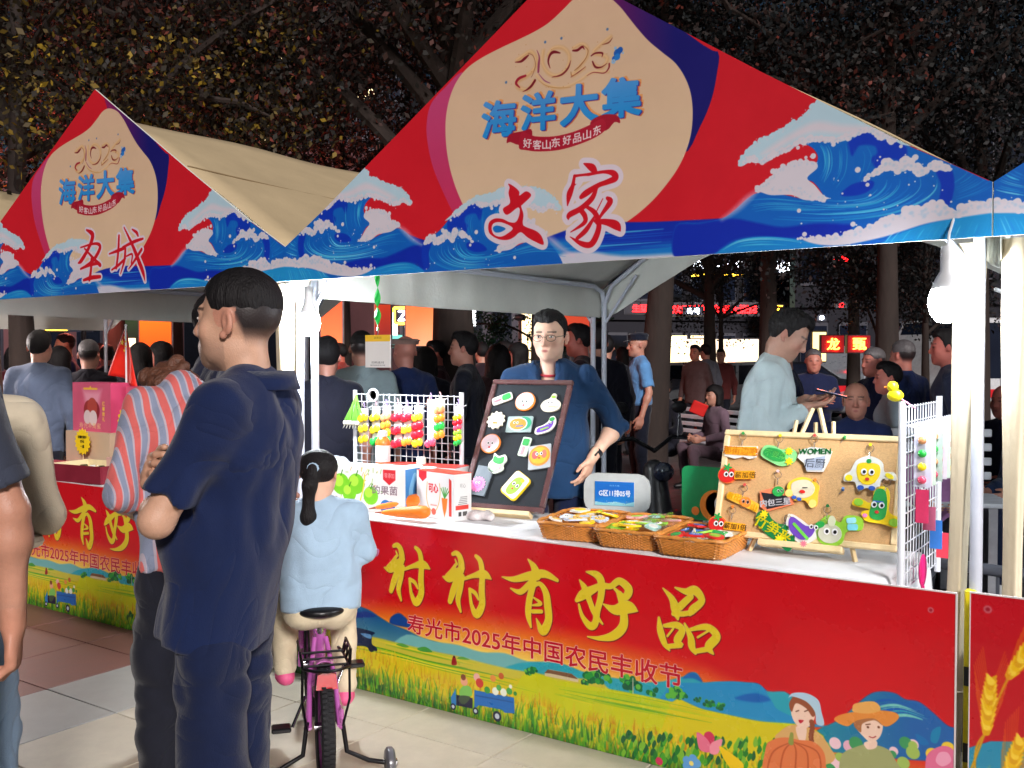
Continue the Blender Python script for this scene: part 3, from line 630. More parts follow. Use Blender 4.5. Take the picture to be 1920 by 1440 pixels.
    b5.dot((962,1200),7,ol); b5.dot((1025,1200),7,ol); b5.stroke([(970,1255),(990,1262),(1008,1254)],3,(170,60,60)); b5.stroke([(950,1185),(975,1182)],3,ol)
    # the brush lettering
    cun = [([(448,292),(478,284),(508,320),(518,400),(490,480),(452,590),(425,675)],[12,18,22,26,26,26,18]),([(368,476),(420,490),(480,440),(535,405)],[4,26,28,10]),([(470,380),(440,430),(400,470)],[10,16,14]),([(530,470),(512,560),(490,660),(512,755)],[14,20,20,8]),([(468,335),(482,372)],[4,8]),
           ([(636,305),(672,350),(686,450),(682,580),(684,700),(640,775),(600,700),(586,590)],[13,20,22,25,26,28,14,10]),([(586,575),(630,605),(655,655)],[12,14,6]),([(540,490),(620,462),(700,450),(758,487)],[10,16,30,4])]
    you = [([(1600,405),(1650,470),(1672,540)],[4,26,40]),([(1378,556),(1480,576),(1620,545),(1740,530),(1850,585)],[3,20,30,28,12]),([(1680,540),(1600,630),(1530,685),(1452,655)],[20,22,20,5]),([(1650,600),(1612,750),(1602,880),(1625,985)],[24,26,24,7]),([(1645,640),(1700,615),(1752,690),(1768,800),(1775,930),(1725,1020),(1672,915)],[10,16,26,30,30,32,4]),([(1650,735),(1708,785),(1640,800)],[5,13,5]),([(1640,852),(1715,852)],[14,13])]
    hao = [([(545,238),(630,262),(672,320),(672,440),(640,570),(620,680),(575,700),(512,620),(482,520)],[4,26,30,26,24,26,28,16,8]),([(488,308),(535,385),(575,490),(620,600),(684,684)],[4,26,22,20,6]),([(462,482),(520,432),(600,390),(690,340)],[14,36,28,14]),
           ([(708,360),(760,360),(830,318),(905,380),(895,440),(860,450),(790,385)],[22,20,26,32,28,22,10]),([(830,430),(862,560),(862,700),(780,785),(660,808),(556,794)],[24,28,34,32,16,3]),([(692,516),(790,565),(900,540),(984,575)],[4,34,46,3])]
    pin = [([(1203,380),(1280,470),(1312,570),(1330,645)],[4,24,34,6]),([(1308,374),(1400,408),(1480,400),(1535,485),(1460,560),(1430,600)],[5,22,34,24,28,14]),([(1290,600),(1380,598),(1458,585)],[14,18,14]),([(1345,540),(1440,450)],[26,22]),
           ([(1168,632),(1180,740),(1215,850),(1258,912)],[8,26,22,4]),([(1215,700),(1320,695),(1368,740),(1325,830),(1370,860)],[12,24,24,28,6]),([(1240,878),(1350,868)],[16,18]),([(1240,790),(1290,725)],[6,6]),
           ([(1388,682),(1440,800),(1450,880),(1480,935)],[6,24,26,10]),([(1430,735),(1580,712),(1662,790),(1595,880),(1632,940)],[10,24,30,30,6]),([(1480,920),(1600,898)],[16,18]),([(1500,800),(1590,745)],[6,6])]
    gold = grad((222,200,56),(228,196,18))
    for gr, col, dx, dy in ((2.0,(120,30,20),5,6),(1.1,(214,200,110),0,0),(0,gold,0,0)):
        for z_, L_, ox, oy, sc in [(b1,cun,0,0,1),(b1,cun,0,0,2),(b1,you,0,0,1),(b2,hao,0,0,1),(b2,pin,0,0,1)]:
            for p, w in L_:
                w = np.array(w,float)
                q = [(368+502+(a-368)*1.06, 476+78+(b_-476)*1.06+(a-368)*.02) for a,b_ in p] if sc == 2 else p
                z_.stroke([(a+dx,b_+dy) for a,b_ in q], w*(1.06 if sc == 2 else 1)*1.12, col, grow=gr)
    c.tf = lambda p: p
    xl = on_y(764,1170)[0]; xr = on_y(1279,1262)[0]; za = on_y(777,1153)[2]; zb = on_y(777,1188)[2]
    zr0 = on_y(1250,1243)[2]; zr1 = on_y(1250,1288)[2]
    c.text('寿光市2025年中国农民丰收节', [(xl,za),(xr,zr0),(xr,zr1),(xl,zb)], (186,16,40), bold=.018, outline=3, ocol=(236,206,200))
    c.dot((2.84,.705),7,(200,90,100)); c.dot((2.84,.705),3.5,(150,20,40))
    return c
def wheat_art():
    X0, X1 = 2.95, 5.95; c = Canvas(X0, X1, 0, .775, 500, (190,14,30)); c.tf = lambda p: p; g = np.random.default_rng(5)
    n = noise2(c.H,c.W,200,4)[...,None]; c.A *= 1+.08*(n-.5)
    c.fill([(X0,.30),(3.3,.36),(3.7,.3),(4.3,.38),(5,.3),(X1,.36),(X1,0),(X0,0)], (40,140,176), smooth=4); c.fill([(X0,.18),(4,.24),(5,.2),(X1,.24),(X1,-.1),(X0,-.1)], (226,180,20), smooth=3)
    for i in range(500):
        x = X0+g.random()*3; wheat_tuft(c, x, g.random()*.2, .06, g, [(226,170,20),(236,196,70),(200,140,16)], (g.random()-.4)*.04)
    for k in range(34):
        x = X0+.05+g.random()*2.9 if k > 4 else [3.06,3.0,3.16,3.05,3.1][k]; z0 = .1+g.random()*.3 if k > 4 else [.54,.36,.40,.2,.16][k]; a = 1.05+.7*(g.random()-.5) if k else 1.05; L = .17
        if k in (1,): a = 1.5
        c.stroke([(x-.2*math.cos(a),z0-.3),(x-.03,z0-.08),(x,z0)], 1.6, (206,150,20))
        for j in range(11):
            for sd in (-1,1):
                t = j/11*L; px_ = x+math.cos(a)*t; pz = z0+math.sin(a)*t; b = a+sd*.55; r = (.040 if k < 5 else .03)*(1-.4*abs(j-4)/6)
                c.stroke([(px_,pz),(px_+math.cos(b)*r,pz+math.sin(b)*r)], [5.6 if k < 5 else 3.5,1.6], [(236,186,20),(222,160,16),(246,206,60)][(j+(sd>0))%3], smooth=0)
                c.stroke([(px_+math.cos(b)*r,pz+math.sin(b)*r),(px_+math.cos(b)*r*2.4+math.cos(a)*.05,pz+math.sin(b)*r*2.4+math.sin(a)*.05)], .5, (226,120,20), alpha=.7, smooth=0)
    c.dot((3.0,.73),6,(200,90,100)); c.dot((3.0,.73),3,(150,20,40))
    return c
# ------------------------------------------------------------------ smooth bodies: distance fields turned into meshes
def vnoise(P, freq, seed=0, aniso=(1,1,1)):
    q = P*(np.array(aniso, np.float32)*freq)+np.float32(seed*17.3+100); i = np.floor(q).astype(np.int64); f = (q-i).astype(np.float32); f = f*f*(3-2*f)
    def h(x,y,z):
        n = (x*73856093) ^ (y*19349663) ^ (z*83492791); n = (n ^ (n >> 13))*1274126177; return ((n & 0xffff)/65535.).astype(np.float32)
    x,y,z = i[...,0],i[...,1],i[...,2]; fx,fy,fz = f[...,0],f[...,1],f[...,2]
    a = h(x,y,z)*(1-fx)+h(x+1,y,z)*fx; b = h(x,y+1,z)*(1-fx)+h(x+1,y+1,z)*fx
    c = h(x,y,z+1)*(1-fx)+h(x+1,y,z+1)*fx; d = h(x,y+1,z+1)*(1-fx)+h(x+1,y+1,z+1)*fx
    return (a*(1-fy)+b*fy)*(1-fz)+(c*(1-fy)+d*fy)*fz
def nrm(v): v = np.asarray(v,float); return v/max(1e-9,np.linalg.norm(v))
class F:
    def __init__(s): s.p = []
    def cap(s, a, b, ra, rb=None, k=.02, op='u', flat=None, cut=None):
        """tapered rod; flat=(axis, factor) squashes its section along the axis"""
        a = np.asarray(a,float); b = np.asarray(b,float); rb = ra if rb is None else rb; R = max(ra,rb)
        def f(P):
            A, B, Q = a, b, P-a; sc = 1.
            BA = B-A
            if flat is not None:
                ax, fl = flat; ax = nrm(ax); Q = Q+np.multiply.outer(Q@ax, ax)*(1/fl-1); BA = BA+ax*(BA@ax)*(1/fl-1); sc = fl if fl < 1 else 1
            t = np.clip((Q@BA)/(BA@BA+1e-9),0,1); d = np.linalg.norm(Q-t[...,None]*BA,axis=-1)-(ra+(rb-ra)*t)
            d = d*(sc*.5+.5)
            if cut is not None: d = np.maximum(d, (P-np.asarray(cut[0]))@np.asarray(cut[1]))
            return d
        lo = np.minimum(a,b)-R; hi = np.maximum(a,b)+R; s.p.append((f,lo,hi,k,op)); return s
    def ell(s, c, r, R=None, k=.02, op='u'):
        c = np.asarray(c,float); r = np.asarray(r if np.ndim(r) else (r,r,r),float); m = r.max() if R is not None else r
        def f(P):
            q = P-c
            if R is not None: q = q@R
            k0 = np.linalg.norm(q/r,axis=-1); k1 = np.linalg.norm(q/(r*r),axis=-1)+1e-9; return k0*(k0-1)/k1
        s.p.append((f,c-m,c+m,k,op)); return s
    def fn(s, f, lo, hi, k=0., op='i'): s.p.append((f,np.asarray(lo,float),np.asarray(hi,float),k,op)); return s
    def bounds(s):
        L = [p for p in s.p if p[4] == 'u']; return np.min([p[1] for p in L],0), np.max([p[2] for p in L],0)
    def mesh(s, h, disp=None, lo=None, hi=None):
        l0,h0 = s.bounds(); lo = l0-2.5*h if lo is None else np.asarray(lo,float); hi = h0+2.5*h if hi is None else np.asarray(hi,float)
        n = np.ceil((hi-lo)/h).astype(int)+1; ax = [lo[i]+h*np.arange(n[i]) for i in range(3)]; G = np.full(n, 9., np.float32)
        for f,a,b,k,op in s.p:
            m = k*1.2+3*h
            sl = [slice(0,n[i]) for i in range(3)] if op == 'i' else [slice(max(0,int((a[i]-m-lo[i])/h)), min(n[i],int((b[i]+m-lo[i])/h)+2)) for i in range(3)]
            if any(q.stop <= q.start for q in sl): continue
            P = np.stack(np.meshgrid(*[ax[i][sl[i]] for i in range(3)], indexing='ij'),-1).astype(np.float32); d = f(P).astype(np.float32); g = G[tuple(sl)]
            if op == 'u':
                if k > 0: hh = np.maximum(k-np.abs(g-d),0)/k; g = np.minimum(g,d)-hh*hh*k*.25
                else: g = np.minimum(g,d)
            elif op == 's':
                d = -d
                if k > 0: hh = np.maximum(k-np.abs(g-d),0)/k; g = np.maximum(g,d)+hh*hh*k*.25
                else: g = np.maximum(g,d)
            else: g = np.maximum(g,d)
            G[tuple(sl)] = g
        if disp is not None:
            near = np.abs(G) < 4*h+.02; idx = np.argwhere(near); P = (lo+idx*h).astype(np.float32); G[near] += disp(P).astype(np.float32)
        G[0]=G[-1]=9; G[:,0]=9; G[:,-1]=9; G[:,:,0]=9; G[:,:,-1]=9
        return surfnet(G, lo, h)
def surfnet(G, lo, h):
    S_ = G < 0; n = G.shape; c = np.zeros((n[0]-1,n[1]-1,n[2]-1), np.uint8)
    off = [(i,j,k) for i in (0,1) for j in (0,1) for k in (0,1)]
    for o in off: c += S_[o[0]:n[0]-1+o[0], o[1]:n[1]-1+o[1], o[2]:n[2]-1+o[2]]
    act = (c > 0) & (c < 8); I = np.argwhere(act)
    if len(I) == 0: return np.zeros((0,3)), np.zeros((0,4),int)
    vid = np.full(act.shape, -1, np.int64); vid[act] = np.arange(len(I))
    acc = np.zeros((len(I),3)); cnt = np.zeros(len(I)); val = {o: G[I[:,0]+o[0], I[:,1]+o[1], I[:,2]+o[2]] for o in off}
    for a in off:
        for d in range(3):
            if a[d]: continue
            b = list(a); b[d] = 1; b = tuple(b); va, vb = val[a], val[b]; m = (va < 0) != (vb < 0)
            t = np.where(m, va/np.where(va-vb == 0, 1, va-vb), 0); p = np.tile(np.array(a,float),(len(I),1)); p[:,d] += t
            acc[m] += p[m]; cnt[m] += 1
    V = lo + (I+acc/np.maximum(cnt,1)[:,None])*h
    Fs = []
    for d in range(3):
        u, v = (d+1)%3, (d+2)%3; sl0 = [slice(1,-1)]*3; sl0[d] = slice(0,-1); sl1 = list(sl0); sl1[d] = slice(1,None)
        A = S_[tuple(sl0)]; B = S_[tuple(sl1)]; E = np.argwhere(A != B)
        if len(E) == 0: continue
        inn = A[tuple(E.T)]; E = E+1; E[:,d] -= 1
        def vv(du,dv): q = E.copy(); q[:,u] -= du; q[:,v] -= dv; return vid[tuple(q.T)]
        Q = np.stack([vv(1,1),vv(0,1),vv(0,0),vv(1,0)],1); Q[~inn] = Q[~inn][:, ::-1]; Fs.append(Q)
    Fc = np.concatenate(Fs); Fc = Fc[(Fc >= 0).all(1)]; return V, Fc
def relax(V, Fc, n=1, a=.5):
    for _ in range(n):
        s = np.zeros_like(V); c = np.zeros(len(V))
        for i in range(4):
            j = Fc[:,(i+1)%4]; k = Fc[:,i]
            np.add.at(s, k, V[j]); np.add.at(c, k, 1); np.add.at(s, j, V[k]); np.add.at(c, j, 1)
        V = V*(1-a)+s/np.maximum(c,1)[:,None]*a
    return V
def joinm(parts):
    Vs=[];Fs=[];k=0
    for V,Fc in parts: Vs.append(V);Fs.append(Fc+k);k+=len(V)
    return np.concatenate(Vs), np.concatenate(Fs)

# ------------------------------------------------------------------ people
def rotm(yaw=0, pitch=0, roll=0):
    """pitch > 0 nods the head forward (towards -y)"""
    cy,sy,cp,sp,cr,sr = math.cos(yaw),math.sin(yaw),math.cos(pitch),math.sin(pitch),math.cos(roll),math.sin(roll)
    Rz = np.array([[cy,-sy,0],[sy,cy,0],[0,0,1]]); Rx = np.array([[1,0,0],[0,cp,-sp],[0,sp,cp]]); Ry = np.array([[cr,0,sr],[0,1,0],[-sr,0,cr]])
    return Rz@Rx@Ry
def head_field(f, c, R, s=1., fat=1., near=False, neck=None):
    w = lambda x,y,z: c+R@(np.array([x,y,z])*s)
    E = lambda p,r,k=.02,op='u',RR=None: f.ell(w(*p), np.array(r)*s, (R if RR is None else R@RR), k, op)
    E((0,.012,.035),(.077*fat,.094,.086)); E((0,-.018,-.03),(.064*fat,.070,.082),.03); E((0,-.040,-.072),(.044*fat,.042,.034),.03); E((0,-.062,-.094),(.022*fat,.020,.018),.025)
    E((.04*fat,-.052,-.022),(.028,.024,.026),.02); E((-.04*fat,-.052,-.022),(.028,.024,.026),.02); E((.040*fat,-.012,-.062),(.018,.030,.026),.03); E((-.040*fat,-.012,-.062),(.018,.030,.026),.03)
    f.cap(w(-.034,-.076,.026), w(.034,-.076,.026), .011*s, .011*s, .014)
    f.cap(w(0,-.084,.016), w(0,-.102,-.026), .0075*s, .012*s, .012); E((.012,-.094,-.031),(.009,.010,.008),.008); E((-.012,-.094,-.031),(.009,.010,.008),.008)
    if near:
        for sx in (-1,1): E((sx*.032,-.092,.006),(.016,.012,.011),.010,'s'); E((sx*.032,-.0715,.006),(.0155,.0135,.0125),.006)
        f.cap(w(-.018,-.080,-.057), w(.018,-.080,-.057), .0062*s, None, .012); f.cap(w(-.014,-.079,-.067), w(.014,-.079,-.067), .0070*s, None, .012)
        E((0,-.095,-.0625),(.022,.006,.0016),.003,'s')
    else: f.cap(w(-.016,-.083,-.062), w(.016,-.083,-.062), .008*s, None, .01)
    for sx in (-1,1):
        Re = rotm(sx*-.45, .12); E((sx*.080*fat,.014,.000),(.008,.017,.029),.007,'u',Re)
        if near: E((sx*.0875*fat,.009,.004),(.006,.009,.017),.005,'s',Re); E((sx*.078*fat,.004,-.03),(.008,.009,.010),.006)
    if neck is not None: f.cap(w(0,.022,-.07), neck, .050*s*fat, .056*s*fat, .025)
def head_paint(V, c, R, s, skin, near, lips=(168,84,80), brow=(22,17,17), shave=.0, fade=0.):
    q = ((V-c)@R)/s; x,y,z = q.T; col = np.tile(lin(skin), (len(V),1)); fr = y < -.045; ax = np.abs(x)
    def mixc(m, c2): m = np.clip(m,0,1)[:,None]; col[:] = col*(1-m)+lin(c2)*m
    mixc(.30*np.exp(-((ax-.045)**2/.0005+(z+.025)**2/.0005))*fr, (190,90,80)); mixc(.25*np.exp(-((ax)**2/.0003+(z+.03)**2/.0004))*fr, (190,90,80)); mixc(.35*(ax > .074)*(z < .035)*(z > -.04), (180,84,74))
    mixc((1.6-np.sqrt((ax/.022)**2+((z+.062)/.0095)**2)*1.6)*fr, lips)
    if shave: mixc(shave*np.clip((-.035-z)*40,0,1)*(y < .0)*(z > -.12)*(1-.7*np.exp(-(ax/.02)**2-((z+.062)/.012)**2)), (70,62,66))
    m = np.clip(1.5-np.abs(z-(.030-.10*np.maximum(ax-.034,0)+.0*ax))/.0038,0,1)*(ax > .013)*(ax < .052)*fr; mixc(m*.9, brow)
    m = np.clip(1.7-np.sqrt(((ax-.032)/.0155)**2+((z-(.0115 if near else .0075))/(.0042 if near else .008))**2)*1.5,0,1)*fr; mixc(m*(.85 if near else .8), (30,20,20))
    if fade:
        dz = z-np.interp(y,[-.2,-.055,-.02,.02,.045,.2],[.2,.075,.03,.012,-.055,-.06]); k_ = (1-(ax > .074)*(z < .035)*(y < .03)*.8); mixc(fade*.75*np.clip(dz*30,0,1)*k_, (74,64,66)); mixc(np.clip(dz*32-.55,0,1)*k_*fade*1.2, (30,26,29))
    return col
def hair_field(c, R, s, style, fat=1.):
    f = F(); w = lambda x,y,z: c+R@(np.array([x,y,z])*s); t = {'short':.010,'crew':.008,'long':.018,'pony':.010,'bob':.02,'bald':.003,'curly':.022}.get(style,.01)
    f.ell(w(0,.014,.037), np.array([.079*fat+t*(.35 if style in ('short','crew') else 1),.096+t*.6,.088+t])*s, R)
    if style == 'crew': f.p = []; f.ell(w(0,.010,.052), np.array([.079*fat,.097,.083])*s, R)
    if style in ('short',): f.ell(w(0,-.03,.088+t*.6), np.array([.062,.055,.030+t])*s, R, .03)
    def cut(P):
        q = ((P-c)@R)/s; x,y,z = q[...,0],q[...,1],q[...,2]; ax = np.abs(x)
        side = {'long':-.2,'bob':-.09,'pony':-.05,'curly':-.10}.get(style, -.06)
        if style in ('long','bob','pony','curly'): line = np.where(y < -.045, .052+.0*ax, np.where(y < .005, .052-(y+.045)*1.1*1.0, np.maximum(side, .007-(y-.005)*1.6)))
        else: line = np.interp(y, [-.2,-.055,-.022,-.012,.028,.045,.2], [.074,.074,.040,-.004,.006,-.062,-.066])+.012*np.exp(-((ax-.05)/.012)**2)*(y < -.03)
        if style == 'crew': line = np.interp(y,[-.2,-.06,-.03,.06,.2],[.070,.070,.02,-.03,-.05])
        if style == 'bald': line = np.where(y < .01, .9, line)
        if style == 'bald': return np.maximum((line-z)*.7, (z-.05)*.7)*s
        return (line-z)*.7*s+(ax > .07)*0
    b = [p for p in f.bounds()]; f.fn(cut, b[0], b[1])
    if style in ('long','bob'):
        L = .34 if style == 'long' else .12
        f.cap(w(0,.075,.03), w(0,.085,-L), .085*s, .075*s, .03, flat=(R@np.array([0,1,0]), .5))
        for sx in (-1,1): f.cap(w(sx*.075,.03,.02), w(sx*.085,.02 if style == 'bob' else .05,-L*.8), .032*s, .03*s, .03)
    if style == 'pony':
        f.cap(w(-.01,.105,.035), w(0,.135,-.05), .024*s, .033*s, .03); f.cap(w(0,.135,-.05), w(.01,.125,-.22), .033*s, .032*s, .03); f.cap(w(.01,.125,-.22), w(.03,.105,-.38), .032*s, .006*s, .03)
    if style == 'curly':
        g = np.random.default_rng(3)
        for i in range(26):
            a = g.random()*2*PI; z = .09-.2*g.random(); r = .085+.02*g.random(); f.ell(w(math.cos(a)*r*.95,.02+abs(math.sin(a))*r,z), .022*s+.012*s*g.random(), None, .012)
        f.ell(w(0,.09,-.06), np.array([.08,.05,.07])*s, R, .02)
    return f
def hand_field(f, w0, d, n, th, s=1., curl=.5, k=.006):
    """w0 wrist, d along the hand, n palm normal, th towards the thumb"""
    d = nrm(d); n = nrm(n-d*np.dot(n,d)); th = nrm(th-d*np.dot(th,d)-n*np.dot(th,n)); Rm = np.stack([th,n,d],1); w0 = np.asarray(w0,float)
    f.cap(w0-d*.03*s, w0+d*.02*s, .026*s, .027*s, .012, flat=(n,.75)); f.ell(w0+d*.055*s, np.array([.042,.017,.052])*s, Rm, .012)
    for i,(o,L) in enumerate(((.031,.92),(.0105,1.05),(-.010,1.0),(-.030,.8))):
        b = w0+(d*.094+th*o)*s-d*.006*abs(i-1)*s; a1 = curl*(.75+.08*i); d1 = nrm(d*math.cos(a1)+n*math.sin(a1)+th*o*1.5); a2 = curl*2.0; d2 = nrm(d*math.cos(a2)+n*math.sin(a2)); a3 = curl*2.9; d3 = nrm(d*math.cos(a3)+n*math.sin(a3))
        p1 = b+d1*.040*L*s; p2 = p1+d2*.026*L*s; p3 = p2+d3*.018*L*s
        f.cap(b-d*.02*s, b, .0105*s, .0105*s, k*1.4); f.cap(b,p1,.0100*s,.0088*s,k); f.cap(p1,p2,.0088*s,.0078*s,k*.5); f.cap(p2,p3,.0078*s,.0066*s,k*.5)
    b = w0+(d*.028+th*.032)*s; t1 = b+nrm(d*.7+th*.55+n*.25)*.042*s; t2 = t1+nrm(d*.95+th*.05+n*.3)*.030*s
    f.cap(w0+d*.02*s+th*.01*s, b, .017*s, .015*s, .012); f.cap(b,t1,.0135*s,.0105*s,k); f.cap(t1,t2,.0105*s,.0082*s,k*.5)

SKIN_M = mat('skin', (200,150,125), rough=.46, var=.09, scale=22, bump=.16, bscale=300, vcol='Col', sss=.08)
def cloth(name, col, **k):
    k.setdefault('rough', .85); k.setdefault('var', .10); k.setdefault('scale', 7); k.setdefault('bump', .25); k.setdefault('bscale', 330); k.setdefault('sheen', .15); k.setdefault('spec', .25)
    if name in _M: return _M[name]
    m = mat(name, col, **k); n = m.node_tree.nodes; l = m.node_tree.links; b = n['Principled BSDF']; tc = [x for x in n if x.type == 'TEX_COORD'][0]
    nz = n.new('ShaderNodeTexNoise'); nz.inputs['Scale'].default_value = 3.4; nz.inputs['Detail'].default_value = 2.5; nz.inputs['Distortion'].default_value = 1.1; l.new(tc.outputs['Object'], nz.inputs['Vector'])
    su = n.new('ShaderNodeMath'); su.operation = 'SUBTRACT'; su.inputs[1].default_value = .5; l.new(nz.outputs[0], su.inputs[0]); ab = n.new('ShaderNodeMath'); ab.operation = 'ABSOLUTE'; l.new(su.outputs[0], ab.inputs[0])
    pw = n.new('ShaderNodeMath'); pw.operation = 'POWER'; pw.inputs[1].default_value = .6; l.new(ab.outputs[0], pw.inputs[0])
    bp = n.new('ShaderNodeBump'); bp.inputs['Strength'].default_value = .42; bp.inputs['Distance'].default_value = .05; l.new(pw.outputs[0], bp.inputs['Height'])
    old = b.inputs['Normal'].links[0].from_socket; l.new(old, bp.inputs['Normal']); l.new(bp.outputs[0], b.inputs['Normal']); return m
HAIR_BLACK = mat('hair_black', (19,16,18), rough=.62, var=.3, scale=80, bump=.6, bscale=240, stretch=(1,1,.2), spec=.3)
HAIR_GREY = mat('hair_grey', (92,88,90), rough=.5, var=.3, scale=60, bump=.5, bscale=160, stretch=(1,1,.25))
HAIR_BROWN = mat('hair_brown', (74,44,30), rough=.4, var=.35, scale=50, bump=.6, bscale=150, stretch=(1,1,.2))
HAIR_CURL = mat('hair_auburn', (96,60,44), rough=.45, var=.4, scale=60, bump=.8, bscale=120)
SHOE_D = mat('dark_leather', (24,22,24), rough=.4); SHOE_W = mat('white_trainer', (205,205,205), rough=.6)
EYE_W = mat('eye_white', (222,214,208), rough=.15, var=.02); EYE_D = mat('iris_dark', (24,14,12), rough=.1, var=0)

def person(label, loc, face, H=1.70, top='navy', topm=None, botm=None, sleeve='short', hem=.80, hair='short', hairm=None, skin=(196,146,120), head=None, chest=None, pel=None,
           arms=None, legs=None, fat=1., bulk=1., shoes=None, vox=.016, hvox=.011, near=False, handd=None, fold=.006, group=None, shave=0., open_=False, curl=(.5,.5), collar=False, cat='person', seated=False, skirt=False, female=False, mod=None, headfat=1., eyes=True):
    """facing -y in its own coordinates; its left side is +x"""
    s = H/1.70; rz = math.atan2(face[0], -face[1]); root = thing('person', label, cat, loc, rz, group)
    A = lambda *v: np.array(v, float)*s
    pl = A(*(pel or (0,0,.94))); ch = A(*(chest or (0,0,1.27))); up = nrm(ch-pl); nk = ch+up*.165*s
    hd_p = head or {}; hR = rotm(hd_p.get('yaw',0), hd_p.get('pitch',0), hd_p.get('roll',0)); hc = nk+A(*hd_p.get('off',(0,-.030,.140)))
    shx = nrm(A(*(chest_x:= (mod or {}).get('sx',(1,0,0))))); sw = .172*s*bulk*(.88 if female else 1)
    SH = {1: nk-up*.070*s+shx*sw, -1: nk-up*.070*s-shx*sw}
    ar = {1:{'el':(.235,.03,1.10),'wr':(.245,-.05,.86)}, -1:{'el':(-.235,.03,1.10),'wr':(-.245,-.05,.86)}}
    for k_,v in (arms or {}).items(): ar[k_].update(v)
    lg = {1:{'kn':(.095,-.015,.50),'an':(.10,.02,.09)}, -1:{'kn':(-.095,-.015,.50),'an':(-.10,.02,.09)}}
    for k_,v in (legs or {}).items(): lg[k_].update(v)
    HP = {k_: pl+A(k_*.088,0,-.075 if seated else -.04) for k_ in (1,-1)}
    # --- skin: head and neck, then arms and hands (one mesh)
    fh = F(); head_field(fh, hc, hR, s, headfat, near, nk-up*.05*s); Vh, Fh = fh.mesh(hvox); Vh = relax(Vh, Fh, 1, .35 if near else .5)
    colh = head_paint(Vh, hc, hR, s, skin, near, shave=shave, fade=.8 if hair == 'crew' else 0); parts = [(Vh,Fh)]; cols = [colh]
    fb = F(); fbh = {}
    for k_ in (1,-1):
        el, wr = A(*ar[k_]['el']), A(*ar[k_]['wr']); ua = 1. if sleeve == 'short' else .78; fb.cap(SH[k_], el, .044*s*bulk*ua, .037*s*bulk*ua, .02); fb.cap(el, wr, .037*s*bulk, .0255*s*bulk, .015); fb.ell(el+(wr-el)*.25, (.040 if sleeve != 'long' else .030)*s*bulk, None, .03)
        d = ar[k_].get('hd'); d = nrm(wr-el) if d is None else nrm(d); n = nrm(ar[k_].get('hn', (-k_,0,0))); th = nrm(ar[k_].get('ht', (0,-1,0)))
        fhd = F(); fhd.cap(el+(wr-el)*.8, wr, .027*s*bulk, .0255*s*bulk); hand_field(fhd, wr, d, n, th, s*(.92 if female else 1), ar[k_].get('curl', curl[0 if k_ > 0 else 1])); fbh[k_] = fhd
    fb.cap(nk-up*.12*s, nk-up*.01*s, .07*s, .052*s)
    fb.cap(pl, ch, .10*s, .11*s, .03)
    for k_ in (1,-1): kn, an = A(*lg[k_]['kn']), A(*lg[k_]['an']); fb.cap(HP[k_], kn, .06*s, .042*s, .02); fb.cap(kn, an, .042*s, .028*s, .02)
    Vb, Fb = fb.mesh(vox*.8 if near else vox); parts.append((Vb,Fb)); cols.append(np.tile(lin(skin),(len(Vb),1)))
    for k_ in (1,-1):
        if ar[k_].get('nohand'): continue
        Vd, Fd = fbh[k_].mesh(.0038*s if near else .0075*s); parts.append((Vd,Fd)); cols.append(np.tile(lin(skin)*np.array([1.02,.95,.93]),(len(Vd),1)))
    V, Fc = joinm(parts); mesh_np('body', V, Fc, SKIN_M, vcol=np.concatenate(cols), parent=root)
    # --- upper garment
    sy = .66*fat if not female else .62; g = F(); b_ = bulk*(.92 if female else 1); side = nrm(np.cross(up, nrm(np.cross(shx, up))))
    fr = nrm(np.cross(shx, up)); hb = A(0,0,hem) if not seated else pl-up*.06*s
    low = pl+up*((hb[2]-pl[2]) if not seated else -.08*s)
    fw_ = (fr, sy)
    lc = (low, -up)
    g.cap(low-up*.04*s, pl+up*.12*s, .186*s*b_, .174*s*b_, .06, flat=fw_, cut=lc); g.cap(pl+up*.10*s, ch-up*.02*s, .170*s*b_, .166*s*b_, .05, flat=fw_); g.ell(ch+up*.0*s, np.array([.172*b_,.128*fat,.15])*s, np.stack([nrm(shx),-fr if fr[1] < 0 else fr,up],1), .05)
    if fat > 1.05: g.ell(pl+up*.13*s+(fr if fr[1] < 0 else -fr)*.045*s, np.array([.155,.13,.15])*s*b_, None, .06)
    g.cap(SH[1]-shx*.03*s, SH[-1]+shx*.03*s, .060*s*b_, None, .05)
    for k_ in (1,-1): g.cap(SH[k_]-shx*k_*.01*s+up*.005*s, nk-up*.012*s, .050*s*b_, .058*s, .04)
    for k_ in (1,-1):
        el, wr = A(*ar[k_]['el']), A(*ar[k_]['wr'])
        if sleeve == 'short': e = SH[k_]+(el-SH[k_])*.80; g.cap(SH[k_], e+(el-SH[k_])*.1, .060*s*b_, .064*s*b_, .03, cut=(e, nrm(el-SH[k_])))
        elif sleeve == 'rolled': e = el+(wr-el)*.22; g.cap(SH[k_], el, .060*s*b_, .056*s*b_, .03); g.cap(el, e+(wr-el)*.1, .058*s*b_, .060*s*b_, .01, cut=(e, nrm(wr-el)))
        else: g.cap(SH[k_], el, .062*s*b_, .059*s*b_, .03); e = el+(wr-el)*.93; g.cap(el, e+(wr-el)*.1, .058*s*b_, .046*s*b_, .02, cut=(e, nrm(wr-el)))
    if (mod or {}).get('vneck'): fd = fr if fr[1] < 0 else -fr; g.ell(nk+fd*.080*s-up*.030*s, np.array([.042,.050,.070])*s, None, .01, 's'); g.ell(nk+up*.02*s, np.array([.066,.07,.05])*s, None, .01, 's')
    if open_: g.fn(lambda P: -( np.maximum(np.abs((P-ch)@shx)-.055*s, ((P-ch)@(fr if fr[1] < 0 else -fr)*-1+.04*s) )), (0,0,0),(0,0,0))
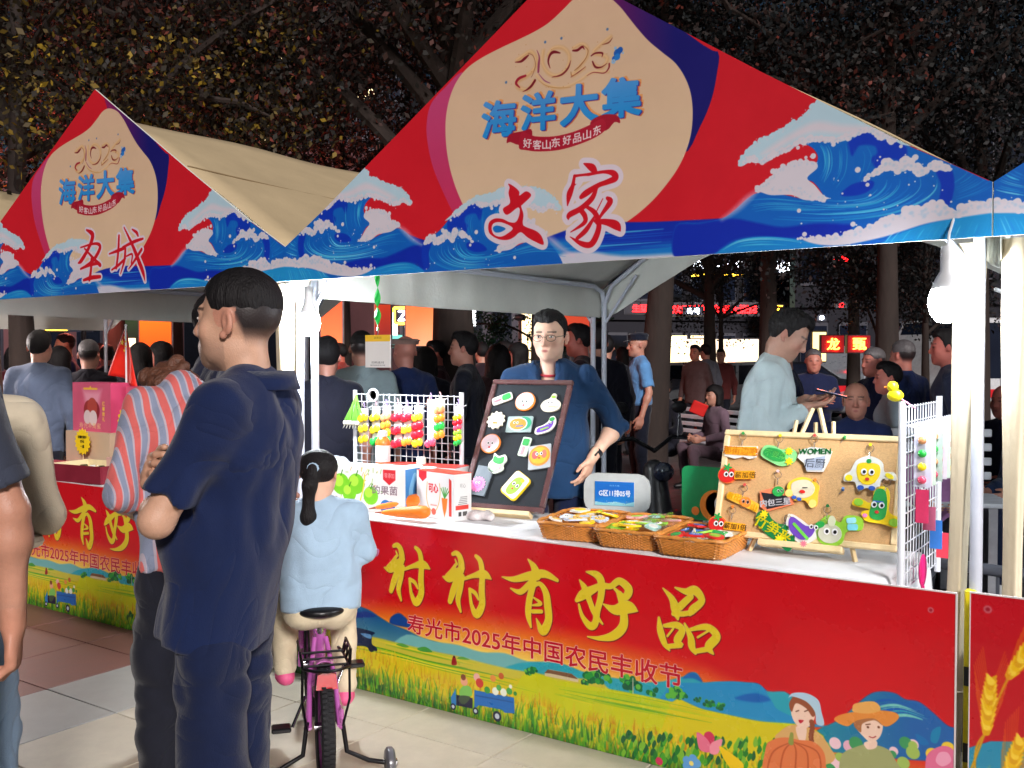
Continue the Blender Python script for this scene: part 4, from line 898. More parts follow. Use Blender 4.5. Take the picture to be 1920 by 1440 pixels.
    g.fn(lambda P: -(np.linalg.norm((P-nk)-np.multiply.outer((P-nk)@up, up), axis=-1)-.0*s)-1, (0,0,0),(0,0,0)) if False else None
    sd = int(abs(hash(label)) % 1000) if False else sum(map(ord,label)) % 97
    def disp(P):
        a = vnoise(P, 7/s, sd, (1.3,1.3,.6)); b2 = vnoise(P, 17/s, sd+3, (1,1,.6)); return np.minimum(fold*(1.4-2.8*np.abs(2*a-1)**.8)+fold*.5*(b2-.5), .010)
    V, Fc = g.mesh(vox, disp); V = relax(V, Fc, 1, .4); mesh_np('top' if top else 'shirt', V, Fc, topm, parent=root)
    # --- trousers
    t = F(); t.cap(HP[1]*.8+HP[-1]*.2+A(0,0,.02), HP[-1]*.8+HP[1]*.2+A(0,0,.02), .102*s*b_, None, .04, flat=(nrm((0,1,0)),.95)); t.cap(pl+up*.04*s, pl+up*.075*s, .14*s*b_, .138*s*b_, .05, flat=(nrm((0,1,0)),.72))
    wl = (mod or {}).get('leg', 1.)
    for k_ in (1,-1):
        kn, an = A(*lg[k_]['kn']), A(*lg[k_]['an']); t.cap(HP[k_], kn, .088*s*b_, .068*s*b_*wl, .04); t.cap(kn, an+(kn-an)*.05, .068*s*b_*wl, .058*s*b_*wl, .03)
    if skirt: t.cap(HP[1]*.5+HP[-1]*.5, A(0,0,.42), .15*s, .2*s, .04, flat=(nrm((0,1,0)),.8))
    def disp2(P):
        a = vnoise(P, 8/s, sd+7, (1,1,1.7)); return fold*(1.1-2.2*np.abs(2*a-1)**.8)+.016*s*(P[...,2] > low[2]+.03*s)*(0 if seated else 1)
    V, Fc = t.mesh(vox, disp2); V = relax(V, Fc, 1, .4); mesh_np('trousers', V, Fc, botm, parent=root)
    # --- shoes
    for k_ in (1,-1):
        an = A(*lg[k_]['an']); fz = F(); td = nrm(lg[k_].get('toe', (k_*.15,-1,0))); ff = F()
        z0 = an[2]-.055*s; ff.cap(an+td*-.03*s+A(0,0,-.045), an+td*.13*s+A(0,0,-.055), .042*s, .036*s, .02, flat=(np.array([0,0,1.]),.85)); ff.cap(an+A(0,0,.0), an+td*.02*s+A(0,0,-.03), .044*s, .045*s, .03)
        V, Fc = ff.mesh(vox*.75); V[:,2] = np.maximum(V[:,2], an[2]-.085*s); mesh_np('shoe', V, Fc, shoes or SHOE_D, parent=root)
    # --- hair or cap
    if hair and hair != 'none':
        hf = hair_field(hc, hR, s, 'short' if hair == 'cap' else hair, headfat)
        amp = {'curly':.012,'crew':.0016}.get(hair,.004)
        V, Fc = hf.mesh(hvox*.8 if near else hvox, lambda P: amp*s*(vnoise(P, 70 if near else 40, 5, (1,1,.4))-.5)*2); mesh_np('hair', V, Fc, hairm or HAIR_BLACK, parent=root)
    if near and eyes:
        for k_ in (1,-1):
            m = MB(); e = hc+hR@(np.array([k_*.032,-.0815,.0060])*s); Mr = Matrix(hR.tolist()); m.sph(e, (.0135*s,.0055*s,.0046*s), 14, 0, Mr); m.sph(e+hR@np.array([0,-.0022,0])*s, (.0056*s,.0040*s,.0046*s), 12, 1, Mr); m.build('eye', [EYE_W, EYE_D], root, True)
    root['_'] = 0; del root['_']
    return root, dict(hc=hc, hR=hR, s=s, nk=nk, ch=ch, pl=pl, up=up, SH=SH, A=A, ar=ar, rz=rz)
def facing(fa):
    """0 towards the camera, 90 to the left of the picture, 180 away"""
    a = math.radians(fa); f = np.array([FW[0],FW[1]])/np.hypot(FW[0],FW[1]); r = RT[:2]; v = -math.cos(a)*f-math.sin(a)*r; return v
def stand(px, w): p = at_w(px, 672, w); return (p[0], p[1], 0)
# ------------------------------------------------------------------ the ground
def pave_mat(name, c1, c2, sc, rough, mortar=(40,38,40), var=.14):
    m = mat(name, c1, rough=rough, var=var, scale=3, bump=.12, bscale=90); n = m.node_tree.nodes; l = m.node_tree.links
    mx = [x for x in n if x.type == 'MIX'][0]; br = n.new('ShaderNodeTexBrick'); br.offset = 0; br.inputs['Color1'].default_value = S(*c1); br.inputs['Color2'].default_value = S(*c2)
    br.inputs['Mortar'].default_value = S(*mortar); br.inputs['Scale'].default_value = sc; br.inputs['Mortar Size'].default_value = .008; br.inputs['Brick Width'].default_value = .5; br.inputs['Row Height'].default_value = .5
    mp = [x for x in n if x.type == 'MAPPING'][0]; l.new(mp.outputs[0], br.inputs['Vector']); l.new(br.outputs[0], mx.inputs[6]); return m
PLAZA_M = pave_mat('plaza_pavers', (92,84,84), (74,70,74), .96, .42)
g = MB(); g.box((-20,20,-.31),(260,200,.6)); plaza = tag(g.build('plaza', PLAZA_M), kind='structure')
TILE = [mat('tile_cream', (186,178,160), rough=.42, var=.10, scale=9, bump=.1, bscale=150), mat('tile_rose', (124,84,76), rough=.5, var=.14, scale=9, bump=.12, bscale=150), mat('tile_pale', (156,156,150), rough=.42, var=.10, scale=9, bump=.1, bscale=150)]  # rose and pale tiles also darkened in colour for the shadow over the left floor
T = .52
tm = [None]*3
for i in range(-9, 5):
    for j in range(-4, 2):
        x = .85+T*i+T/2; y = -.27+T*j+T/2
        k = 0 if x > -.35 else [1,2,1,1,1,2][(j+4)%6]
        if x <= -.35 and (i % 5) == 2: k = 2
        if tm[k] is None:
            b = MB(); b.box((0,0,-.005),(T-.006,T-.006,.011), bev=.002); o = b.build('tile', TILE[k], plaza); tm[k] = o
        else: o = tm[k].copy(); COL.objects.link(o)
        o.location = (x, y, -.0005*((i*7+j*3) % 3)); o.rotation_euler = (0,0,(i*5+j) % 4*PI/2)
r = MB(); r.box((-20,60,-.304),(300,34,.6)); tag(r.build('road', mat('asphalt', (58,58,62), rough=.6, var=.15, scale=2, bump=.2)), kind='structure')

# ------------------------------------------------------------------ the tents
CANVAS = mat('canvas_tan', (196,176,140), rough=.8, var=.08, scale=3, bump=.15, bscale=60)
CANV_IN = mat('canvas_white', (230,232,224), rough=.75, var=.06, scale=3, bump=.12, bscale=60)
TUBE = mat('tube_white', (206,212,226), rough=.35, var=.05, coat=.3)
CURT = mat('curtain_tan', (206,192,164), rough=.8, var=.10, scale=5, bump=.2, bscale=90, stretch=(1,1,.3))
GABLE_BASE = gable_art()
_gr = GABLE_BASE.copy(); name_right(_gr); _gl = GABLE_BASE.copy(); name_left(_gl)
ART = {'r': _gr.image('gable_print_right'), 'l': _gl.image('gable_print_left'), 'n': GABLE_BASE.image('gable_print')}
def printm(name, im, rough=.45, **k): return mat(name, (255,255,255), rough=rough, var=.04, scale=2.5, img=im, bump=.02, bscale=12, **k)
def sheet(pts, name, m, parent, t=.01, uvf=None, back=None, y=0.):
    """a flat board in the x-z plane, its face towards -y"""
    from mathutils.geometry import tessellate_polygon
    n = len(pts); tri = tessellate_polygon([[Vector((p[0],p[1],0)) for p in pts]])
    V = [(p[0],y,p[1]) for p in pts]+[(p[0],y+t,p[1]) for p in pts]; Fc = []; fm = []
    for a,b,c in tri:
        ar = (pts[b][0]-pts[a][0])*(pts[c][1]-pts[a][1])-(pts[c][0]-pts[a][0])*(pts[b][1]-pts[a][1])
        if ar < 0: b,c = c,b
        Fc.append((a,b,c)); fm.append(0)
        Fc.append((a+n,c+n,b+n)); fm.append(1)
    A = sum(pts[i][0]*pts[(i+1)%n][1]-pts[(i+1)%n][0]*pts[i][1] for i in range(n))
    for i in range(n):
        j = (i+1)%n; f = (i,i+n,j+n,j) if A > 0 else (i,j,j+n,i+n); Fc.append(f); fm.append(1)
    me = bpy.data.meshes.new(name); me.from_pydata(V, [], Fc); me.materials.append(m); me.materials.append(back or m); me.polygons.foreach_set('material_index', fm)
    uv = me.uv_layers.new(name='UVMap')
    if uvf:
        for lp in me.loops: uv.data[lp.index].uv = uvf(V[lp.vertex_index][0], V[lp.vertex_index][2])
    me.update(); return link(bpy.data.objects.new(name, me), parent)
def tent(x0, art, label):
    t = thing('market_tent', label, 'tent', (x0,0,0), group='gable tents in a row')
    pm = mat('gable_print_'+art, (255,255,255), rough=.5, var=.05, scale=2.5, img=ART[art], bump=.35, bscale=2.2)
    top = [(0,1.84),(3,1.84),(3,2.0),(2.75,2.145),(2.3,2.432),(1.5,2.96),(.7,2.44),(.25,2.15),(0,2.0)]
    sheet(top, 'gable_banner', pm, t, .012, lambda x,z: (x/3, (z-1.83)/1.15), CANV_IN, -.012)
    # roof: two sagging slopes, solid
    prof = [(0,1.985),(.1,2.058),(.35,2.22),(.8,2.49),(1.15,2.68),(1.5,2.83)]; prof += [(3-a,b) for a,b in prof[:-1]][::-1]
    xs = np.linspace(0,3,31); zs = np.interp(xs, [p[0] for p in prof], [p[1] for p in prof]); ys = np.linspace(.004,3.0,17); V = []; Fc = []
    for s_,dz in ((0,0),(1,-.008)):
        for j,y in enumerate(ys):
            for i,x in enumerate(xs):
                v = (y/3); sag = .035*math.sin(PI*v)*math.sin(PI*abs(x-1.5)/1.5)+.012*math.sin(9*x+4*y)*math.sin(PI*v)
                V.append((x+(.001 if x < .01 else -.001 if x > 2.99 else 0), y, zs[i]-sag*(1 if 0 < j else 0)+dz))
    nx = len(xs); ny = len(ys); N = nx*ny
    for j in range(ny-1):
        for i in range(nx-1): a = j*nx+i; Fc.append((a,a+1,a+nx+1,a+nx)); Fc.append((N+a,N+a+nx,N+a+nx+1,N+a+1))
    for i in range(nx-1): Fc.append((i,N+i,N+i+1,i+1)); a = (ny-1)*nx+i; Fc.append((a,a+1,N+a+1,N+a))
    for j in range(ny-1): a = j*nx; Fc.append((a,a+nx,N+a+nx,N+a)); a += nx-1; Fc.append((a,N+a,N+a+nx,a+nx))
    o = mesh_np('roof_canvas', np.array(V), np.array(Fc), [CANVAS, CANV_IN], parent=t, fm=[int(min(f) >= N) for f in Fc])
    for x in (.75,2.25): b = MB(); b.tube([(x,y,np.interp(x,xs,zs)+.004-.035*math.sin(PI*y/3)*math.sin(PI*.5)-.0*y) for y in np.linspace(.02,2.95,12)], .0035, 5); b.build('roof_seam', mat('seam', (150,130,100)), o)
    # valances on the sides and the arched one at the back
    for x, nm in ((.012,0),(2.98,1)):
        gx = np.linspace(.03,2.98,40); V = []
        for s_ in (0,1):
            for z in (1.775,1.83,1.90,1.978):
                for i,y in enumerate(gx): V.append((x+s_*.004+.010*math.sin(y*7+z*9)*(1.98-z)/.2+.004*math.sin(y*23), y, z-.012*math.sin(PI*((y-.03)/2.95)) if z < 1.97 else z))
        m_ = len(gx); Fc = [(s_*4*m_+r*m_+i, s_*4*m_+r*m_+i+1, s_*4*m_+(r+1)*m_+i+1, s_*4*m_+(r+1)*m_+i) for s_ in (0,1) for r in range(3) for i in range(m_-1)]
        mesh_np('side_valance', np.array(V), np.array(Fc), CANV_IN, parent=t)
    arch = [(0,1.77),(.12,1.80),(.35,1.93),(.75,2.14),(1.1,2.27),(1.5,2.31),(1.9,2.27),(2.25,2.14),(2.65,1.93),(2.88,1.80),(3,1.77)]
    sheet([(.015,1.77)]+arch[1:-1]+[(2.985,1.77),(2.985,1.97),(2.6,2.22),(1.5,2.80),(.4,2.22),(.015,1.97)], 'back_valance', CANV_IN, t, .006, None, None, 2.985)
    # tube frame
    for (x,y) in ((.045,.13),(2.945,.13),(.045,2.95),(2.955,2.95)):
        b = MB(); b.cyl((x,y,0),(x,y,1.90),.019,n=14); b.cyl((x,y,0),(x,y,.03),.045,n=14); b.build('post', TUBE, t, True)
    for x in (.045,2.955):
        b = MB(); b.tube([(x,.13,1.86),(x,.16,1.95),(x,.26,1.985),(x,2.8,1.985),(x,2.92,1.95),(x,2.95,1.86)], .017, 10); b.build('eave_tube', TUBE, t, True)
    for y in (.13,2.95):
        b = MB(); b.tube([(.045,y,1.86),(.10,y,1.99),(.4,y,2.2),(1.5,y,2.78),(2.6,y,2.2),(2.9,y,1.99),(2.955,y,1.86)], .016, 10); b.build('gable_tube', TUBE, t, True)
        b = MB(); b.cyl((.3,y,2.06),(.06,y,1.74),.011,n=8); b.build('corner_brace', TUBE, t, True); b = MB(); b.cyl((2.7,y,2.06),(2.94,y,1.74),.011,n=8); b.build('corner_brace', TUBE, t, True)
    b = MB(); b.tube([(1.5,.13,2.78),(1.5,2.95,2.78)], .015, 8); b.build('ridge_tube', TUBE, t, True)
    return t
def curtain(x, y, x2, z1, r, label, grp='tied curtains on the tent posts'):
    c = thing('curtain', label, 'curtain', (x,y,0), group=grp); zs = np.linspace(.02,z1,22); V = []; n = 40
    for z in zs:
        f = z/z1; w_ = r*(.85+.55*f**2+.12*math.sin(5*z)); cx = (x2)*(1-f)
        for j in range(n):
            a = 2*PI*j/n; q = w_*(1+.07*math.sin(5*a+z*1.2)+.035*math.sin(9*a-z)); V.append((cx+math.cos(a)*q*.9, math.sin(a)*q*.8, z))
    Fc = [(i*n+j, i*n+(j+1)%n, (i+1)*n+(j+1)%n, (i+1)*n+j) for i in range(len(zs)-1) for j in range(n)]
    mesh_np('fabric', np.array(V), np.array(Fc), CURT, parent=c)
    for zz in (.42,):
        b = MB(); b.tube([(x2*(1-zz/z1)+math.cos(a)*r*1.02, math.sin(a)*r*.92, zz) for a in np.linspace(0,2*PI,20)[:-1]], .004, 6, closed=True); b.build('tie', CURT, c, True)
    return c
tent(0, 'r', 'large red and blue gable tent in the middle with the name 文家 on its banner')
tent(-3, 'l', 'red and blue gable tent on the left with the name 圣城 on its banner')
tent(3.004, 'n', 'blue wave corner of a third gable tent at the right edge')
tent(-6.004, 'n', 'far end tent of the row beyond the left tent')
curtain(2.915, .165, -.055, 1.84, .036, 'tan curtain gathered at the right front post, left of the white post')
curtain(3.055, .10, -.01, 1.84, .034, 'tan curtain gathered right of the white post at the third tent')
curtain(-.15, .13, 0, 1.84, .040, 'pale curtain gathered behind the big man at the seam of two tents')

# ------------------------------------------------------------------ tables, cloths and front boards
WHITE = mat('white_cloth', (214,214,216), rough=.8, var=.05, scale=6, bump=.2, bscale=40)
STEEL = mat('steel', (150,152,158), rough=.35, metal=.8)
TA = printm('harvest_print', table_art().image('harvest_print'), rough=.28, coat=.25); WA = printm('wheat_print', wheat_art().image('wheat_print'), rough=.28, coat=.25)
EDGE = mat('board_edge', (216,206,206), rough=.5)
def board(x0, x1, z1, m, uvf, label):
    t = thing('banner_board', label, 'banner', (x0,0,0), group='printed boards in front of the tables')
    sheet([(0,.002),(x1-x0,.002),(x1-x0,z1-.002),(0,z1-.002)], 'printed_panel', m, t, .006, lambda x,z: uvf(x+x0,z), EDGE)
    b = MB(); b.box(((x1-x0)/2,.003,z1),(x1-x0,.010,.004)); b.build('top_edge', EDGE, t)
    b = MB(); b.box((.002,.0032,z1/2),(.003,.0095,z1-.006)); b.build('side_edge', EDGE, t); b = MB(); b.box((x1-x0-.001,.0032,z1/2),(.004,.0095,z1-.006)); b.build('side_edge', EDGE, t); return t
board(-.086, 2.914, .766, TA, lambda x,z: ((x+.09)/3.004, z/.766), 'red harvest festival board with gold brush lettering below the keychain stall')
board(-3.13, -.13, .766, TA, lambda x,z: ((x+3.134)/3.004, z/.766), 'same harvest board on the left stall, mostly hidden behind the standing people')
board(2.950, 5.95, .775, WA, lambda x,z: ((x-2.95)/3.0, z/.775), 'red board with golden wheat ears at the right edge')
def table(x0, x1, label, clabel):
    t = thing('folding_table', label, 'table', ((x0+x1)/2,.33,0), group='tables under the tents'); L = x1-x0
    b = MB(); b.box((0,0,.745),(L-.02,.58,.03), bev=.006); b.build('tabletop', mat('table_top', (200,200,200)), t)
    for sx in (-1,1):
        for sy in (-1,1): b = MB(); b.cyl((sx*(L/2-.15),sy*.24,0),(sx*(L/2-.15),sy*.24,.73),.014,n=10); b.build('leg', STEEL, t, True)
    # cloth: slightly wavy top and falling sides
    nx, ny = 60, 16; V = []; us = np.linspace(-.12,1.12,nx); vs = np.linspace(-.2,1.25,ny)
    for v in vs:
        for u in us:
            x = min(max(u,0),1)*L-L/2; y = min(max(v,0),1)*.60-.30; z = .7635
            ov = max(0,-u,u-1)*L; oy = max(0,-v,v-1)*.6
            z -= min(.46,ov*1.2)+min(.3,oy*1.0); x += (1 if u > .5 else -1)*(ov*.10+.012*math.sin(v*14)*(ov > 0)) ; y += (1 if v > .5 else -1)*(oy*.03)
            z += .0015*math.sin(u*40+v*3)+.001*math.sin(v*25+u*9)
            V.append((x,y,z))
    Fc = [(j*nx+i,j*nx+i+1,(j+1)*nx+i+1,(j+1)*nx+i) for j in range(ny-1) for i in range(nx-1)]
    o = mesh_np('tablecloth', np.array(V), np.array(Fc), WHITE); o.location = ((x0+x1)/2,.335,.003); tag(o, clabel, 'tablecloth', 'white tablecloths')
    sm = o.modifiers.new('s','SOLIDIFY'); sm.thickness = .003; sm.offset = -1
table(.02, 2.70, 'folding table of the keychain stall', 'white tablecloth under the wicker baskets and the cork board')
table(-2.95, -.2, 'folding table of the left stall behind the standing people', 'white cloth under the pink gift boxes of the left stall')
table(3.2, 5.8, 'folding table of the third stall at the right edge', 'white cloth of the third stall behind the wheat board')

# ------------------------------------------------------------------ bare bulbs under the canopies
BULB = mat('bulb_glow', (255,255,255), emit=430, ecol=(240,247,255), var=0); BULB3 = mat('bulb_glow_soft', (255,255,255), emit=115, ecol=(240,247,255), var=0); BULB2 = mat('bulb_glow_strong', (255,255,255), emit=380, ecol=(255,240,236), var=0); BASEM = mat('bulb_base', (222,226,230), rough=.4)
def bulb(p, label, wire, gm=None):
    t = thing('light_bulb', label, 'light bulb', p, group='bare bulbs hanging in the tents')
    b = MB(); b.lathe([(0,-.080),(.028,-.074),(.047,-.052),(.054,-.02),(.051,.005),(.044,.022)], n=24); o = b.build('glass', gm or BULB, t, True)
    b = MB(); b.lathe([(.044,.0225),(.044,.030),(.033,.055),(.021,.075),(.020,.115),(.0185,.150),(.0,.152)], n=24); b.build('base', BASEM, t, True)
    b = MB(); b.tube([(0,0,.15)]+wire, .004, 6); b.build('wire', BASEM, t, True); return t
bulb(at_w(1776,556,2.945), 'glowing bare bulb beside the right front post of the keychain tent', [(.0,.02,.19),(.01,.05,.25),(.02,.08,.31)], BULB3)
bulb(at_w(579,598,4.64), 'glowing bare bulb behind the neck of the big man in navy', [(.0,.02,.19),(.01,.04,.25),(.02,.05,.30)])
bulb((-4.3,.35,1.70), 'glowing bare bulb of the left stall, out at the left edge', [(.0,.0,.2),(.02,.02,.28)], BULB2)
bulb((4.5,.3,1.72), 'glowing bare bulb of the third stall beyond the right edge', [(.0,.0,.2),(.02,.02,.26)])
b = MB(); b.tube(curve([at_w(1866,542,3.3),at_w(1893,556,3.32),at_w(1925,585,3.36),at_w(1980,600,3.4)],6), .007, 8); tag(b.build('power_cable', BASEM, None, True), 'white cable sagging between the post and the third tent', 'cable')
# ------------------------------------------------------------------ small flat rubber pieces: charms, magnets, signs
def shp(s):
    k = s[0]
    if k == 'e': _,cx,cy,rx,ry = s[:5]; a = s[5] if len(s) > 5 else 0; return [(cx+rx*math.cos(t)*math.cos(a)-ry*math.sin(t)*math.sin(a), cy+rx*math.cos(t)*math.sin(a)+ry*math.sin(t)*math.cos(a)) for t in np.linspace(0,2*PI,25)[:-1]]
    if k == 'p': return [tuple(p) for p in curve(s[1], s[2] if len(s) > 2 else 4, True)]
    if k == 'l': return s[1]
    if k == 's': _,cx,cy,n,r0,r1 = s; return [(cx+(r0+(r1-r0)*(.5+.5*math.cos(n*t)))*math.cos(t), cy+(r0+(r1-r0)*(.5+.5*math.cos(n*t)))*math.sin(t)) for t in np.linspace(0,2*PI,n*6+1)[:-1]]
    if k == 'r':
        _,cx,cy,w_,h_,rd = s[:6]; a = s[6] if len(s) > 6 else 0; o = []
        for (sx,sy,t0) in ((1,1,0),(-1,1,PI/2),(-1,-1,PI),(1,-1,1.5*PI)):
            for t in np.linspace(t0,t0+PI/2,4): o.append((sx*(w_/2-rd)+rd*math.cos(t), sy*(h_/2-rd)+rd*math.sin(t)))
        return [(cx+x*math.cos(a)-y*math.sin(a), cy+x*math.sin(a)+y*math.cos(a)) for x,y in o]
_cm = {}
def rub(c, rough=.42):
    k = tuple(c)
    if k not in _cm: _cm[k] = mat('rubber_%d_%d_%d' % k, c, rough=rough, var=.05, scale=60, bump=.05, bscale=400)
    return _cm[k]
def glyph_mb(txt, cx, cy, h, z0, t, rot=0., bold=0., wscale=1.):
    V, T = glyph_tris(txt); lo = V.min(0); hi = V.max(0); sc = h/(hi[1]-lo[1]); b = MB(); c = (lo+hi)/2
    P = (V-c)*sc; P[:,0] *= wscale; P = P@np.array([[math.cos(rot),math.sin(rot)],[-math.sin(rot),math.cos(rot)]])+[cx,cy]; n = len(P)
    for ox in ((0,) if not bold else (-bold,0,bold)):
        vs = [(p[0]+ox,p[1]+ox*.6,z0+t) for p in P]; fs = []
        for a,b_,c_ in T:
            ar = (P[b_][0]-P[a][0])*(P[c_][1]-P[a][1])-(P[c_][0]-P[a][0])*(P[b_][1]-P[a][1]); fs.append((a,b_,c_) if ar > 0 else (a,c_,b_))
        vs += [(p[0]+ox,p[1]+ox*.6,z0) for p in P]
        E = {}
        for f in fs:
            for i in range(3): E[(f[i],f[(i+1)%3])] = 1
        fs += [(j,i,i+n,j+n) for (i,j) in list(E) if (j,i) not in E]
        b.add(vs, fs)
    return b
def flat_thing(name, label, cat, M4, layers, size, group=None, th=.008, ring=None):
    """layers: (part name, shape, colour); the first is the thick backing"""
    t = thing(name, label, cat, group=group); t.matrix_world = M4; t.location = M4.to_translation(); t.rotation_euler = M4.to_euler()
    z = .0005; first = True
    for L in layers:
        pn, sh, col = L[:3]; dz = th if first else (L[3] if len(L) > 3 else .0016)
        if sh[0] == 't': b = glyph_mb(sh[1], sh[2]*size, sh[3]*size, sh[4]*size, z, .0012, sh[5] if len(sh) > 5 else 0, .0010)
        else: b = MB(); b.prism([(x*size,y*size) for x,y in shp(sh)], dz, 0, Matrix.Translation((0,0,z)))
        b.build(pn, rub(col), t)
        if first: z += th; first = False
        elif pn not in ('eye','pupil','lettering'): z += dz*.6
    if ring:
        x, y = ring[0]*size, ring[1]*size; r = .013; b = MB(); b.tube([(x+r*math.cos(a), y+r*math.sin(a), .006+.003*math.sin(a)) for a in np.linspace(0,2*PI,17)[:-1]], .0013, 6, closed=True); b.build('key_ring', mat('ring_silver', (200,196,190), rough=.25, metal=.9), t, True)
        b = MB()
        for i in range(4): b.tube([(x+.002*math.cos(a), y-r-.004-.006*i+.004*math.sin(a), .006) for a in np.linspace(0,2*PI,9)[:-1]], .0009, 5, closed=True)
        o = b.build('chain', mat('ring_silver', (200,196,190)), t, True); o['kind'] = 'stuff'
        b = MB(); b.cyl((x,y+r,.001),(x,y+r,.010),.0045,.006,10); b.build('push_pin', rub(ring[2]), t, True)
    return t
def face(cx, cy, d=.16, r=.085, mouth=True, look=.02):
    L = []
    for s_ in (-1,1): L.append(('eye',('e',cx+s_*d*.5,cy,r,r*1.15),(240,240,240)))
    for s_ in (-1,1): L.append(('pupil',('e',cx+s_*d*.5+look,cy-.01,r*.55,r*.65),(20,20,26),.0024))
    if mouth: L.append(('mouth',('e',cx,cy-d*1.0,r*.75,r*.55),(200,50,50)))
    return L
GRN = (44,160,74); DGR = (16,120,60); YEL = (250,214,30); ORA = (244,140,50); WHT = (230,228,220); PUR = (110,70,180); RED = (220,40,36); LIM = (150,206,60); PNK = (230,130,190); CRM = (222,216,196); BLK = (34,34,40)

class Board:
    def __init__(s, BL, BR, TL, z0):
        s.bl = on_z(*BL, z0); br = on_z(*BR, z0); s.u = (br-s.bl)/np.linalg.norm(br-s.bl); r = ray(*TL); tl = CAM+r*(((s.bl-CAM)@s.u)/(r@s.u))
        s.w = np.linalg.norm(br-s.bl); s.h = np.linalg.norm(tl-s.bl); s.v = (tl-s.bl)/s.h; s.n = np.cross(s.u, s.v)
        if s.n@(CAM-s.bl) < 0: s.n = -s.n
    def M(s, px, py, lift=0., rot=0.):
        r = ray(px,py); p = CAM+r*(((s.bl-CAM)@s.n)/(r@s.n))+s.n*lift; c, q = math.cos(rot), math.sin(rot); x = s.u*c+s.v*q; y = -s.u*q+s.v*c
        return Matrix([[x[0],y[0],s.n[0],p[0]],[x[1],y[1],s.n[1],p[1]],[x[2],y[2],s.n[2],p[2]],[0,0,0,1]])
    def L(s, a, b, lift=0.):
        p = s.bl+s.u*a+s.v*b+s.n*lift; return tuple(p)
    def M0(s):
        p = s.bl; x,y,n = s.u,s.v,s.n; return Matrix([[x[0],y[0],n[0],p[0]],[x[1],y[1],n[1],p[1]],[x[2],y[2],n[2],p[2]],[0,0,0,1]])
def place(t, M4): t.location = M4.to_translation(); t.rotation_euler = M4.to_euler()
PINE = mat('pine', (232,208,160), rough=.55, var=.1, scale=4, bump=.1, bscale=60, stretch=(8,8,1))
def framed(bd, fw, fm, pm, name, label, cat, depth=.022):
    t = thing(name, label, cat); place(t, bd.M0()); W_, H_ = bd.w, bd.h
    b = MB(); b.box((W_/2,H_/2,-depth*.5),(W_-fw,H_-fw,.008)); b.build('panel', pm, t)
    for nm, c, d in (('frame_rail',(W_/2,fw/2,-depth*.35),(W_,fw,depth)),('frame_rail',(W_/2,H_-fw/2,-depth*.35),(W_,fw,depth)),('frame_stile',(fw/2,H_/2,-depth*.35),(fw,H_-2*fw,depth)),('frame_stile',(W_-fw/2,H_/2,-depth*.35),(fw,H_-2*fw,depth))):
        b = MB(); b.box(c,d,bev=.004); b.build(nm, fm, t)
    return t
def easel(bd, label, up, spread):
    t = thing('easel', label, 'easel', group='small wooden easels'); place(t, bd.M0()); W_, H_ = bd.w, bd.h; n = Vector([float(q) for q in bd.n]); Mi = bd.M0().inverted()
    zf = .767
    def foot(a, b_, lift):
        p = Vector(bd.L(a,b_,lift)); d = Vector([float(q) for q in -bd.v]); k = (p.z-zf)/(-d.z); return Mi @ (p+d*k)
    for sx in (-1,1):
        a = Vector((W_/2+sx*.012, up, -.034)); f = foot(W_/2+sx*spread, 0, -.034); b = MB(); b.cyl(a, f, .009, .009, 4); b.build('leg', PINE, t)
    b = MB(); b.box((W_/2,-.012,-.012),(min(W_*.72,.30),.022,.050), bev=.003); b.build('ledge', PINE, t)
    for sx in ((-1,1) if W_ > .5 else ()):
        b = MB(); b.cyl((W_/2+sx*.075,H_-.02,-.034),(W_/2+sx*.068,H_+.055,-.034),.008,.008,4); b.build('strut', PINE, t)
    back = Mi @ Vector((bd.L(W_/2,0,0)[0]-bd.n[0]*.22, bd.L(W_/2,0,0)[1]-bd.n[1]*.22, zf)); b = MB(); b.cyl((W_/2,up-.05,-.05), back, .008, .008, 4); b.build('back_leg', PINE, t)
    return t
